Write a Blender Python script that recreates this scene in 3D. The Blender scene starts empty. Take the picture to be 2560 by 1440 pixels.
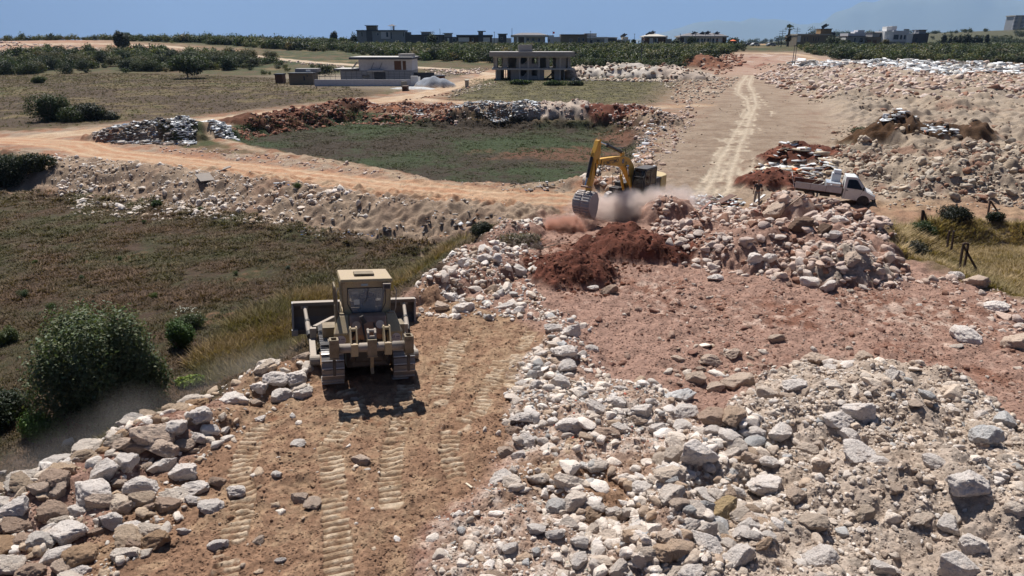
import bpy, bmesh, math, random, time
import numpy as np
from mathutils import Vector, Matrix, Euler
T0 = time.time()
SC = bpy.context.scene
COL = SC.collection
R = math.radians
random.seed(7)
RNG = np.random.default_rng(11)

# ------------------------------------------------------------------ camera
PITCH = R(19.84); CAMZ = 10.0; FPX = 1707.0        # focal length in photograph pixels (2560 wide)
cam_d = bpy.data.cameras.new('camera'); cam = bpy.data.objects.new('camera', cam_d); COL.objects.link(cam)
cam_d.sensor_width = 36.0; cam_d.lens = 24.0; cam_d.clip_start = 0.3; cam_d.clip_end = 60000
cam.location = (0, 0, CAMZ); cam.rotation_euler = (R(90) - PITCH, 0, 0)
SC.camera = cam

# ------------------------------------------------------------------ sky, sun, exposure
SUN_EL = 59.0; SUN_AZ = -22.0                        # azimuth from +Y towards +X
world = bpy.data.worlds.new('World'); SC.world = world; world.use_nodes = True
wn = world.node_tree.nodes; wl = world.node_tree.links
sky = wn.new('ShaderNodeTexSky'); sky.sky_type = 'NISHITA'; sky.sun_disc = False
sky.sun_elevation = R(SUN_EL); sky.sun_rotation = R(SUN_AZ)
sky.altitude = 50; sky.air_density = 0.75; sky.dust_density = 0.3; sky.ozone_density = 5.0
wn['Background'].inputs['Strength'].default_value = 0.05
tcw = wn.new('ShaderNodeTexCoord'); vadd = wn.new('ShaderNodeVectorMath'); vadd.operation = 'ADD'; vadd.inputs[1].default_value = (0, 0, 0.5)
vn = wn.new('ShaderNodeVectorMath'); vn.operation = 'NORMALIZE'; wl.new(tcw.outputs['Generated'], vadd.inputs[0]); wl.new(vadd.outputs[0], vn.inputs[0]); wl.new(vn.outputs[0], sky.inputs['Vector'])
wl.new(sky.outputs['Color'], wn['Background'].inputs['Color'])
sl = bpy.data.lights.new('sun', 'SUN'); sl.energy = 5.0; sl.angle = R(0.53); sl.color = (1.0, 0.955, 0.89)
so = bpy.data.objects.new('sun', sl); COL.objects.link(so)
sdir = Vector((math.sin(R(SUN_AZ)) * math.cos(R(SUN_EL)), math.cos(R(SUN_AZ)) * math.cos(R(SUN_EL)), math.sin(R(SUN_EL))))
so.rotation_euler = sdir.to_track_quat('Z', 'Y').to_euler(); so.location = (-20, 60, 80)
HAZE = 0.00006
SC.view_settings.view_transform = 'Standard'; SC.view_settings.look = 'None'
SC.view_settings.exposure = 0.62; SC.view_settings.gamma = 1.0
SC.view_settings.use_curve_mapping = False
SC.cycles.volume_bounces = 3; SC.cycles.volume_step_rate = 1.0; SC.cycles.max_bounces = 10

# ------------------------------------------------------------------ tags and mesh helpers
def tag(o, label=None, cat=None, group=None, kind=None):
    if label: o['label'] = label
    if cat: o['category'] = cat
    if group: o['group'] = group
    if kind: o['kind'] = kind
    return o
def empty(name, loc, rz=0.0, rx=0.0, ry=0.0):
    o = bpy.data.objects.new(name, None); COL.objects.link(o)
    o.empty_display_size = 0.3; o.location = loc; o.rotation_euler = (rx, ry, rz); return o
def npmesh(name, V, F, mat, col=None, smooth=False, parent=None, link=True):
    """V (n,3); F list of int arrays (m,k) (k 3 or 4)."""
    if not isinstance(F, (list, tuple)): F = [F]
    F = [np.asarray(f, dtype=np.int32) for f in F if len(f)]
    me = bpy.data.meshes.new(name)
    me.vertices.add(len(V)); me.vertices.foreach_set('co', np.ascontiguousarray(V, dtype=np.float32).ravel())
    li = np.concatenate([f.ravel() for f in F]); tot = np.concatenate([np.full(len(f), f.shape[1], dtype=np.int32) for f in F])
    st = np.concatenate([[0], np.cumsum(tot)[:-1]]).astype(np.int32)
    me.loops.add(len(li)); me.loops.foreach_set('vertex_index', li)
    me.polygons.add(len(tot)); me.polygons.foreach_set('loop_start', st); me.polygons.foreach_set('loop_total', tot)
    if smooth: me.polygons.foreach_set('use_smooth', np.ones(len(tot), dtype=bool))
    me.update(calc_edges=True)
    if col is not None:
        a = me.color_attributes.new('Col', 'FLOAT_COLOR', 'POINT')
        c = np.ones((len(V), 4), dtype=np.float32); c[:, :3] = col; a.data.foreach_set('color', c.ravel())
    if mat: me.materials.append(mat)
    o = bpy.data.objects.new(name, me)
    if link: COL.objects.link(o)
    if parent: o.parent = parent
    return o

class MB:
    """collects shapes; build() links them as ONE mesh object"""
    def __init__(s): s.v = []; s.f = []
    def add(s, vs, fs):
        b = len(s.v); s.v += [tuple(v) for v in vs]; s.f += [tuple(i + b for i in f) for f in fs]; return s
    def box(s, c, d, rot=None, top=None):
        hx, hy, hz = d[0] / 2, d[1] / 2, d[2] / 2; tx, ty = (hx, hy) if top is None else (hx * top[0], hy * top[1])
        vs = [(-hx, -hy, -hz), (hx, -hy, -hz), (hx, hy, -hz), (-hx, hy, -hz), (-tx, -ty, hz), (tx, -ty, hz), (tx, ty, hz), (-tx, ty, hz)]
        if rot is not None:
            m = Euler(rot).to_matrix(); vs = [m @ Vector(v) for v in vs]
        vs = [(v[0] + c[0], v[1] + c[1], v[2] + c[2]) for v in vs]
        return s.add(vs, [(0, 3, 2, 1), (4, 5, 6, 7), (0, 1, 5, 4), (1, 2, 6, 5), (2, 3, 7, 6), (3, 0, 4, 7)])
    def bb(s, a, b): return s.box(((a[0]+b[0])/2, (a[1]+b[1])/2, (a[2]+b[2])/2), (abs(b[0]-a[0]), abs(b[1]-a[1]), abs(b[2]-a[2])))
    def cyl(s, p0, p1, r0, r1=None, n=14, cap=True):
        r1 = r0 if r1 is None else r1
        p0 = Vector(p0); p1 = Vector(p1); d = (p1 - p0)
        q = d.normalized().to_track_quat('Z', 'Y'); vs = []
        for p, r in ((p0, r0), (p1, r1)):
            for i in range(n):
                a = 2 * math.pi * i / n; vs.append(p + q @ Vector((r * math.cos(a), r * math.sin(a), 0)))
        fs = [(i, (i + 1) % n, n + (i + 1) % n, n + i) for i in range(n)]
        if cap: fs += [tuple(reversed(range(n))), tuple(range(n, 2 * n))]
        return s.add(vs, fs)
    def tube(s, pts, r, n=8):
        for a, b in zip(pts[:-1], pts[1:]): s.cyl(a, b, r, r, n)
        return s
    def prism(s, poly, axis, a, b):
        """poly: 2D points; axis 'x': (y,z) at x=a..b; 'y': (x,z); 'z': (x,y)"""
        def P(p, t): return {'x': (t, p[0], p[1]), 'y': (p[0], t, p[1]), 'z': (p[0], p[1], t)}[axis]
        n = len(poly); vs = [P(p, a) for p in poly] + [P(p, b) for p in poly]
        fs = [(i, (i + 1) % n, n + (i + 1) % n, n + i) for i in range(n)] + [tuple(reversed(range(n))), tuple(range(n, 2 * n))]
        return s.add(vs, fs)
    def beam(s, p0, p1, w, h, up=(0, 0, 1)):
        """rectangular bar from p0 to p1: w across, h along up"""
        p0 = Vector(p0); p1 = Vector(p1); d = (p1 - p0).normalized(); u = Vector(up)
        sd = d.cross(u).normalized(); u = sd.cross(d).normalized(); vs = []
        for p in (p0, p1):
            for a, b in ((-1, -1), (1, -1), (1, 1), (-1, 1)): vs.append(p + sd * (a * w / 2) + u * (b * h / 2))
        return s.add(vs, [(0, 3, 2, 1), (4, 5, 6, 7), (0, 1, 5, 4), (1, 2, 6, 5), (2, 3, 7, 6), (3, 0, 4, 7)])
    def loft(s, rings, cap=True, closed=True):
        n = len(rings[0]); vs = [p for r in rings for p in r]; fs = []
        for k in range(len(rings) - 1):
            for i in range(n if closed else n - 1):
                j = (i + 1) % n; fs.append((k * n + i, k * n + j, (k + 1) * n + j, (k + 1) * n + i))
        if cap: fs += [tuple(reversed(range(n))), tuple(range((len(rings) - 1) * n, len(rings) * n))]
        return s.add(vs, fs)
    def build(s, name, mat, parent=None, bevel=0.0, smooth=False, loc=None, seg=2):
        me = bpy.data.meshes.new(name); me.from_pydata([tuple(map(float, v)) for v in s.v], [], s.f)
        bm = bmesh.new(); bm.from_mesh(me); bmesh.ops.recalc_face_normals(bm, faces=bm.faces); bm.to_mesh(me); bm.free()
        me.materials.append(mat)
        if smooth:
            for p in me.polygons: p.use_smooth = True
        o = bpy.data.objects.new(name, me); COL.objects.link(o)
        if parent: o.parent = parent
        if loc: o.location = loc
        if bevel > 0:
            m = o.modifiers.new('bevel', 'BEVEL'); m.width = bevel; m.segments = seg; m.limit_method = 'ANGLE'; m.angle_limit = R(35)
            m.harden_normals = False
        return o

# ------------------------------------------------------------------ noise
def _hash(ix, iy, iz, seed):
    h = (ix.astype(np.uint32) * np.uint32(374761393) + iy.astype(np.uint32) * np.uint32(668265263)
         + iz.astype(np.uint32) * np.uint32(2147483647 - 1640531) + np.uint32((seed * 2654435761) & 0xffffffff))
    h = (h ^ (h >> np.uint32(13))) * np.uint32(1274126177)
    h = h ^ (h >> np.uint32(16)); return h
def pn2(x, y, seed=0):
    """gradient noise, about -1..1"""
    x = np.asarray(x, dtype=np.float64); y = np.asarray(y, dtype=np.float64)
    ix = np.floor(x).astype(np.int64); iy = np.floor(y).astype(np.int64); fx = (x - ix).astype(np.float32); fy = (y - iy).astype(np.float32)
    u = fx * fx * fx * (fx * (fx * 6 - 15) + 10); v = fy * fy * fy * (fy * (fy * 6 - 15) + 10)
    z = np.zeros_like(ix)
    def g(dx, dy):
        a = _hash(ix + dx, iy + dy, z, seed).astype(np.float32) * np.float32(2 * math.pi / 4294967296.0)
        return np.cos(a) * (fx - dx) + np.sin(a) * (fy - dy)
    a = g(0, 0); b = g(1, 0); c = g(0, 1); d = g(1, 1)
    return ((a + u * (b - a)) + v * ((c + u * (d - c)) - (a + u * (b - a)))) * 1.5
def pn3(p, seed=0):
    ip = np.floor(p).astype(np.int64); f = p - ip; w = f * f * f * (f * (f * 6 - 15) + 10); out = 0
    for dx in (0, 1):
        for dy in (0, 1):
            for dz in (0, 1):
                h = _hash(ip[:, 0] + dx, ip[:, 1] + dy, ip[:, 2] + dz, seed)
                gx = (h & 1023).astype(float) / 511.5 - 1; gy = ((h >> 10) & 1023).astype(float) / 511.5 - 1; gz = ((h >> 20) & 1023).astype(float) / 511.5 - 1
                d = gx * (f[:, 0] - dx) + gy * (f[:, 1] - dy) + gz * (f[:, 2] - dz)
                wx = w[:, 0] if dx else 1 - w[:, 0]; wy = w[:, 1] if dy else 1 - w[:, 1]; wz = w[:, 2] if dz else 1 - w[:, 2]
                out = out + d * wx * wy * wz
    return out
def fbm2(x, y, scale, octs=4, seed=0, gain=0.5, spacing=None):
    """scale = longest wavelength; spacing fades octaves finer than the grid"""
    o = 0; a = 1.0; s = scale
    for k in range(octs):
        n = pn2(x / s + 17.3 * k, y / s - 9.1 * k, seed + k)
        if spacing is not None: n = n * np.clip(s / (spacing * 2.0) - 1.0, 0, 1)
        o = o + a * n; a *= gain; s *= 0.5
    return o
def S(t): t = np.clip(t, 0, 1); return t * t * (3 - 2 * t)

# ------------------------------------------------------------------ picture point -> place
CP, SP = math.cos(PITCH), math.sin(PITCH)
def ray(u, v):
    a = (u - 1280) / FPX; b = (720 - v) / FPX
    return np.array([a, CP + b * SP, -SP + b * CP])
def B0(x, y):
    """the lie of the land without heaps and hollows"""
    x = np.asarray(x, dtype=float); y = np.asarray(y, dtype=float)
    h = 1.8 * S((y - 60) / 100) + 6.3 * S((y - 165) / 165)
    h = h - np.clip(0.03 * (y - 430), 0, 32)
    h = h + 19 * np.exp(-((x - 470) / 210) ** 2 - ((y - 680) / 150) ** 2) + 48 * np.exp(-((x - 780) / 420) ** 2 - ((y - 1500) / 220) ** 2)
    h = h + 2.6 * np.exp(-((x + 190) / 80) ** 2 - ((y - 320) / 60) ** 2)
    return h
def hit(u, v, z=0.0):
    d = ray(u, v); t0, t1 = 3.0, None; t = 3.0
    while t < 6000:
        p = d * t
        if CAMZ + p[2] < float(B0(p[0], p[1])) + z: t1 = t; break
        t0 = t; t *= 1.03
    if t1 is None: t1 = t0 = 6000
    for _ in range(30):
        m = (t0 + t1) / 2; p = d * m
        if CAMZ + p[2] < float(B0(p[0], p[1])) + z: t1 = m
        else: t0 = m
    p = d * t1; return (p[0], p[1])
def hits(pts, z=0.0): return np.array([hit(u, v, z) for u, v in pts])
def at(u, v, y):
    """the point at depth y (along +Y) seen at u, v"""
    d = ray(u, v); t = y / d[1]; return Vector((d[0] * t, y, CAMZ + d[2] * t))
def sdpoly(X, Y, P):
    """signed distance, positive inside"""
    d2 = np.full(X.shape, 1e18); ins = np.zeros(X.shape, dtype=bool); n = len(P)
    for i in range(n):
        ax, ay = P[i]; bx, by = P[(i + 1) % n]; ex, ey = bx - ax, by - ay
        t = np.clip(((X - ax) * ex + (Y - ay) * ey) / (ex * ex + ey * ey + 1e-12), 0, 1)
        d2 = np.minimum(d2, (X - ax - t * ex) ** 2 + (Y - ay - t * ey) ** 2)
        c = (ay > Y) != (by > Y)
        with np.errstate(divide='ignore', invalid='ignore'): xi = ax + (Y - ay) * ex / (ey if abs(ey) > 1e-12 else 1e-12)
        ins ^= c & (X < xi)
    d = np.sqrt(d2); return np.where(ins, d, -d)
def sdline(X, Y, P):
    """distance, arc length, signed side offset"""
    best = np.full(X.shape, 1e9); arc = np.zeros(X.shape); side = np.zeros(X.shape); L = 0
    for i in range(len(P) - 1):
        ax, ay = P[i]; bx, by = P[i + 1]; ex, ey = bx - ax, by - ay; l = math.hypot(ex, ey)
        t = np.clip(((X - ax) * ex + (Y - ay) * ey) / (l * l), 0, 1)
        qx = X - ax - t * ex; qy = Y - ay - t * ey; d = np.hypot(qx, qy); m = d < best
        best = np.where(m, d, best); arc = np.where(m, L + t * l, arc); side = np.where(m, (ex * qy - ey * qx) / l, side); L += l
    return best, arc, side
# ------------------------------------------------------------------ materials
def newmat(name):
    m = bpy.data.materials.new(name); m.use_nodes = True; nt = m.node_tree
    return m, nt, nt.nodes, nt.links, nt.nodes['Principled BSDF']
def coords(nt, kind='Object'):
    t = nt.nodes.new('ShaderNodeTexCoord'); return t.outputs[kind]
def noise(nt, vec, scale, detail=4, rough=0.6):
    n = nt.nodes.new('ShaderNodeTexNoise'); n.inputs['Scale'].default_value = scale; n.inputs['Detail'].default_value = detail
    n.inputs['Roughness'].default_value = rough; nt.links.new(vec, n.inputs['Vector']); return n.outputs['Fac']
def ramp(nt, fac, pts):
    r = nt.nodes.new('ShaderNodeValToRGB'); nt.links.new(fac, r.inputs['Fac']); e = r.color_ramp.elements
    while len(e) < len(pts): e.new(0.5)
    for el, (p, c) in zip(e, pts):
        el.position = p; el.color = (c, c, c, 1) if not hasattr(c, '__len__') else (*c, 1)
    return r.outputs['Color']
def mixc(nt, fac, a, b, mode='MIX'):
    m = nt.nodes.new('ShaderNodeMix'); m.data_type = 'RGBA'; m.blend_type = mode
    for sock, x in ((m.inputs[0], fac), (m.inputs[6], a), (m.inputs[7], b)):
        if hasattr(x, 'is_linked') or hasattr(x, 'links'): nt.links.new(x, sock)
        elif hasattr(x, '__len__'): sock.default_value = (*x, 1) if len(x) == 3 else x
        else: sock.default_value = x
    return m.outputs[2]
def math_(nt, op, a, b=0.0, clamp=False):
    m = nt.nodes.new('ShaderNodeMath'); m.operation = op; m.use_clamp = clamp
    for sock, x in ((m.inputs[0], a), (m.inputs[1], b)):
        if hasattr(x, 'links'): nt.links.new(x, sock)
        else: sock.default_value = x
    return m.outputs[0]
def bump(nt, h, strength, dist, bs):
    b = nt.nodes.new('ShaderNodeBump'); b.inputs['Strength'].default_value = strength; b.inputs['Distance'].default_value = dist
    nt.links.new(h, b.inputs['Height']); nt.links.new(b.outputs['Normal'], bs.inputs['Normal'])
def paint(name, col, rough=0.55, metal=0.0, dirt=0.35, dcol=(0.36, 0.28, 0.21), scale=3.0, var=0.12, top=0.0):
    """a worn, dusty painted or bare surface; top = extra settled dust on upward faces"""
    m, nt, N, L, bs = newmat(name); c = coords(nt)
    n1 = noise(nt, c, scale, 6, 0.65); n2 = noise(nt, c, scale * 7, 4, 0.6)
    base = mixc(nt, ramp(nt, n2, [(0.3, 0.0), (0.75, 1.0)]), [x * (1 - var) for x in col], [min(1, x * (1 + var)) for x in col])
    f = ramp(nt, n1, [(0.42, 0.0), (0.68, 1.0)]); f = math_(nt, 'MULTIPLY', f, dirt)
    if top > 0:
        g = nt.nodes.new('ShaderNodeNewGeometry'); sx = nt.nodes.new('ShaderNodeSeparateXYZ'); L.new(g.outputs['Normal'], sx.inputs[0])
        t = math_(nt, 'MULTIPLY', ramp(nt, sx.outputs['Z'], [(0.35, 0.0), (0.9, 1.0)]), top); f = math_(nt, 'ADD', f, t, True)
    L.new(mixc(nt, f, base, dcol), bs.inputs['Base Color'])
    rr = nt.nodes.new('ShaderNodeMapRange'); L.new(f, rr.inputs[0]); rr.inputs[3].default_value = rough; rr.inputs[4].default_value = 0.92
    L.new(rr.outputs[0], bs.inputs['Roughness']); bs.inputs['Metallic'].default_value = metal
    bump(nt, n2, 0.15, 0.01, bs)
    return m
def glass(name, col=(0.03, 0.04, 0.05), alpha=0.35, rough=0.05):
    m, nt, N, L, bs = newmat(name); bs.inputs['Base Color'].default_value = (*col, 1); bs.inputs['Roughness'].default_value = rough
    bs.inputs['Alpha'].default_value = alpha; return m

def attr(nt, name):
    a = nt.nodes.new('ShaderNodeAttribute'); a.attribute_name = name; return a.outputs['Color']
def ground_mat(name):
    m, nt, N, L, bs = newmat(name); c = coords(nt); col = attr(nt, 'Col')
    n1 = noise(nt, c, 9.0, 8, 0.7); n2 = noise(nt, c, 60.0, 4, 0.65)
    v = ramp(nt, n1, [(0.28, 0.60), (0.72, 1.30)]); v2 = ramp(nt, n2, [(0.3, 0.85), (0.7, 1.15)])
    k = mixc(nt, 1.0, mixc(nt, 1.0, col, v, 'MULTIPLY'), v2, 'MULTIPLY'); L.new(k, bs.inputs['Base Color'])
    bs.inputs['Roughness'].default_value = 0.97; bs.inputs['Specular IOR Level'].default_value = 0.15
    h = math_(nt, 'ADD', n1, math_(nt, 'MULTIPLY', n2, 0.35)); bump(nt, h, 1.0, 0.07, bs)
    return m
def rock_mat(name, src):
    m, nt, N, L, bs = newmat(name); c = coords(nt)
    if src == 'object':
        oi = nt.nodes.new('ShaderNodeObjectInfo'); col = oi.outputs['Color']; s = 1.0
    else: col = attr(nt, 'Col'); s = 2.2
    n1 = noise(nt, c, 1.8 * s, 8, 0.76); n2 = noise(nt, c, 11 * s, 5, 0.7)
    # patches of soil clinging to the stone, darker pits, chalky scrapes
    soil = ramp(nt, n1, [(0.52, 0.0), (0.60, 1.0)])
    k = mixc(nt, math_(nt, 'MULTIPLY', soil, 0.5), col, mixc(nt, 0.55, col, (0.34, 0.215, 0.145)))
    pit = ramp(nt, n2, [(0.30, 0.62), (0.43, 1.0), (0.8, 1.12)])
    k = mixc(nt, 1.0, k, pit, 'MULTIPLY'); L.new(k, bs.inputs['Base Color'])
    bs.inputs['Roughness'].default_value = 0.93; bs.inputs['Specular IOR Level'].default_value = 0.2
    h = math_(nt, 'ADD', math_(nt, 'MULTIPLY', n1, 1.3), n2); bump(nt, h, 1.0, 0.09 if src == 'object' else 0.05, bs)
    return m
def leaf_mat(name, trans=0.25, rough=0.6):
    m, nt, N, L, bs = newmat(name); col = attr(nt, 'Col'); L.new(col, bs.inputs['Base Color'])
    bs.inputs['Roughness'].default_value = rough; bs.inputs['Specular IOR Level'].default_value = 0.25
    tr = nt.nodes.new('ShaderNodeBsdfTranslucent'); mx = nt.nodes.new('ShaderNodeMixShader'); mx.inputs[0].default_value = trans
    L.new(mixc(nt, 1.0, col, (1.15, 1.25, 0.6), 'MULTIPLY'), tr.inputs['Color'])
    out = nt.nodes['Material Output']; L.new(bs.outputs[0], mx.inputs[1]); L.new(tr.outputs[0], mx.inputs[2]); L.new(mx.outputs[0], out.inputs['Surface'])
    return m
M = {}
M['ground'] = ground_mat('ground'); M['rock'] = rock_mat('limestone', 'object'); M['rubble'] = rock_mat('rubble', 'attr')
M['leaf'] = leaf_mat('foliage'); M['grass'] = leaf_mat('grass', 0.2, 0.8)
M['bark'] = paint('bark', (0.16, 0.13, 0.10), 0.9, dirt=0.2)
m, nt, N, L, bs = newmat('debris'); L.new(attr(nt, 'Col'), bs.inputs['Base Color']); bs.inputs['Roughness'].default_value = 0.95; bs.inputs['Specular IOR Level'].default_value = .1; M['debris'] = m
# ------------------------------------------------------------------ terrain
C_DRY = np.array((.100, .070, .042)); C_DRY2 = np.array((.150, .108, .060)); C_GRN = np.array((.062, .068, .030)); C_RED = np.array((.235, .105, .062))
C_TAN = np.array((.285, .170, .108)); C_PLAT = np.array((.33, .205, .158)); C_PLAIN = np.array((.315, .24, .178)); C_TRK = np.array((.53, .44, .335))
C_ROAD = np.array((.38, .255, .165)); C_GREY = np.array((.49, .40, .33)); C_RHEAP = np.array((.125, .046, .030)); C_WHITE = np.array((.56, .50, .44))
PX = dict(
 nearfield=[(-900,370),(0,388),(140,408),(300,414),(500,430),(700,454),(850,477),(1000,494),(1150,510),(1280,522),(1330,545),(1250,568),(1190,612),(1100,682),(1040,742),(900,805),(790,890),(620,955),(450,1035),(200,1165),(0,1250),(-400,1440),(-1200,1900)],
 greenfield=[(560,318),(700,303),(880,278),(960,286),(1130,294),(1350,300),(1520,301),(1600,312),(1625,350),(1590,400),(1480,450),(1300,462),(1100,455),(1000,432),(900,412),(760,390),(640,368),(560,345)],
 leftfield=[(-700,180),(0,188),(250,182),(420,185),(700,195),(780,205),(900,222),(930,240),(800,255),(600,278),(400,298),(200,314),(0,322),(-700,345)],
 midfield=[(1180,196),(1440,196),(1640,200),(1700,212),(1660,240),(1640,262),(1500,262),(1300,258),(1110,250)],
 rightgrass=[(2225,640),(2205,590),(2240,560),(2300,547),(2400,543),(2560,552),(3300,570),(3300,860),(2700,790),(2560,748),(2480,722),(2400,695),(2320,655)],
 plain=[(1660,330),(1720,290),(1750,250),(1815,215),(1850,190),(1900,188),(1960,215),(2010,250),(2045,300),(2075,350),(2060,370),(1930,395),(1880,430),(1870,500),(1780,510),(1650,500),(1640,420),(1660,370)],
 roadR=[(1420,495),(1700,470),(1850,470),(1880,500),(2000,505),(2180,505),(2560,515),(3300,525),(3300,548),(2560,548),(2300,552),(2230,560),(2150,545),(2000,530),(1850,530),(1650,520)],
 mounds=[(1880,165),(2000,158),(2560,165),(3300,170),(3300,540),(2560,525),(2200,510),(2180,480),(2100,470),(1990,420),(2080,370),(2090,340),(2050,290),(2010,240),(1950,205)],
 farplain=[(1790,140),(1860,132),(1990,134),(2040,160),(1990,165),(1940,186),(1840,186),(1800,170)],
 plateau=[(0,1250),(200,1165),(450,1035),(620,955),(790,890),(900,805),(1040,742),(1100,682),(1190,612),(1250,568),(1330,545),(1500,525),(1900,525),(2230,560),(2205,590),(2225,640),(2320,655),(2480,722),(2700,790),(3300,860),(3300,2100),(-1000,2100)],
 tansoil=[(600,965),(800,880),(1000,800),(1060,740),(1180,760),(1300,800),(1370,850),(1340,960),(1300,1040),(1270,1150),(1180,1250),(1050,1330),(1020,1500),(60,1500),(300,1250),(500,1130)],
 greymound=[(1780,1080),(1880,980),(2000,920),(2150,905),(2300,930),(2450,1000),(2600,1100),(2800,1300),(2700,1600),(1700,1600),(1560,1400),(1680,1200)],
 whitefield=[(1280,900),(1360,870),(1480,950),(1640,960),(1760,1060),(1850,1100),(1750,1300),(1700,1600),(1050,1600),(1080,1340),(1250,1200),(1290,1050)],
 brushbase=[(-700,90),(3200,90),(3200,160),(2560,160),(2100,150),(2040,160),(1990,134),(1860,132),(1790,140),(1740,165),(1640,168),(1440,165),(1000,160),(800,170),(700,190),(400,180),(-700,185)],
 bankneart=[(140,400),(300,412),(500,428),(700,452),(850,475),(1000,492),(1150,508),(1280,520),(1290,548),(1200,530),(900,535),(640,528),(400,518),(200,502),(130,470)],
 hillbare=[(-300,100),(100,101),(300,104),(440,112),(600,128),(560,134),(380,128),(240,122),(0,135),(-300,136)],
 worksite=[(1280,462),(1460,440),(1600,330),(1640,290),(1640,262),(1690,215),(1760,165),(1850,140),(3300,150),(3300,565),(2240,575),(1280,565)],
 villayard=[(700,190),(780,185),(1080,190),(1130,200),(1130,222),(1000,222),(780,214)],
)
ZREF = dict(nearfield=0, greenfield=0, bankneart=-0.9)
WP = {k: hits(v, ZREF.get(k, 0)) for k, v in PX.items()}
ROADS = [
 ([(-500,345),(-100,350),(60,345),(250,325),(400,312),(600,292),(800,266),(950,250),(1050,237),(1150,212),(1235,184),(1300,172)], 3.0),
 ([(-300,352),(0,347),(90,352),(190,360),(250,380),(400,397),(600,418),(800,444),(1000,470),(1150,484),(1300,492),(1450,494)], 2.6),
 ([(1235,184),(1120,172),(1030,167),(900,163),(850,159),(780,155),(700,147),(600,135),(500,122),(400,114),(250,109),(100,110),(-200,112)], 3.0),
 ([(950,252),(1050,247),(1130,254),(1300,258),(1450,262),(1600,268),(1760,262)], 2.2),
 ([(2000,165),(2040,158),(2035,148),(2010,138),(1960,132),(1850,132)], 3.0),
]
ROADW = [(hits(p), w) for p, w in ROADS]
# tyre and crawler trails on the plain (pale, pressed dust)
RUTS = [([(1868,188),(1850,210),(1845,232),(1868,250),(1872,275),(1850,310),(1832,340),(1822,360),(1800,395),(1790,430),(1770,465),(1740,500)], 1.0),
        ([(1880,188),(1872,212),(1885,235),(1890,262),(1872,300),(1862,335),(1850,360),(1838,400),(1825,430),(1820,470),(1800,495)], 1.0),
        ([(1838,350),(1808,385),(1775,420),(1760,450)], .35), ([(1860,360),(1885,395),(1880,420),(1845,440)], .35), ([(1820,360),(1788,345)], .3),
        ([(1895,240),(1930,280),(1925,292)], .3), ([(1765,465),(1700,500),(1620,505)], .5), ([(1830,440),(1855,470)], .4), ([(1868,300),(1910,330)], .25)]
RUTW = [(hits(p), w) for p, w in RUTS]
# crawler prints near the bulldozer: picture path, half width
TRK = [([(1015,958),(1012,1000),(1000,1050),(985,1110),(975,1190),(978,1260)], .28), ([(1330,830),(1290,900),(1275,960)], .25),
       ([(862,975),(885,1005),(880,1050),(850,1085),(822,1125),(833,1180),(836,1260),(843,1340),(850,1460)], .30),
       ([(655,1060),(625,1110),(600,1180),(610,1250),(590,1320),(570,1380),(555,1470)], .28),
       ([(1150,840),(1135,880),(1120,930),(1095,1000)], .32), ([(1255,900),(1230,960),(1210,1010),(1160,1060)], .32),
       ([(1130,1080),(1120,1130),(1140,1190)], .28), ([(1440,1100),(1390,1160),(1340,1215)], .22)]
TRKW = [(hits(p), w) for p, w in TRK]
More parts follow.
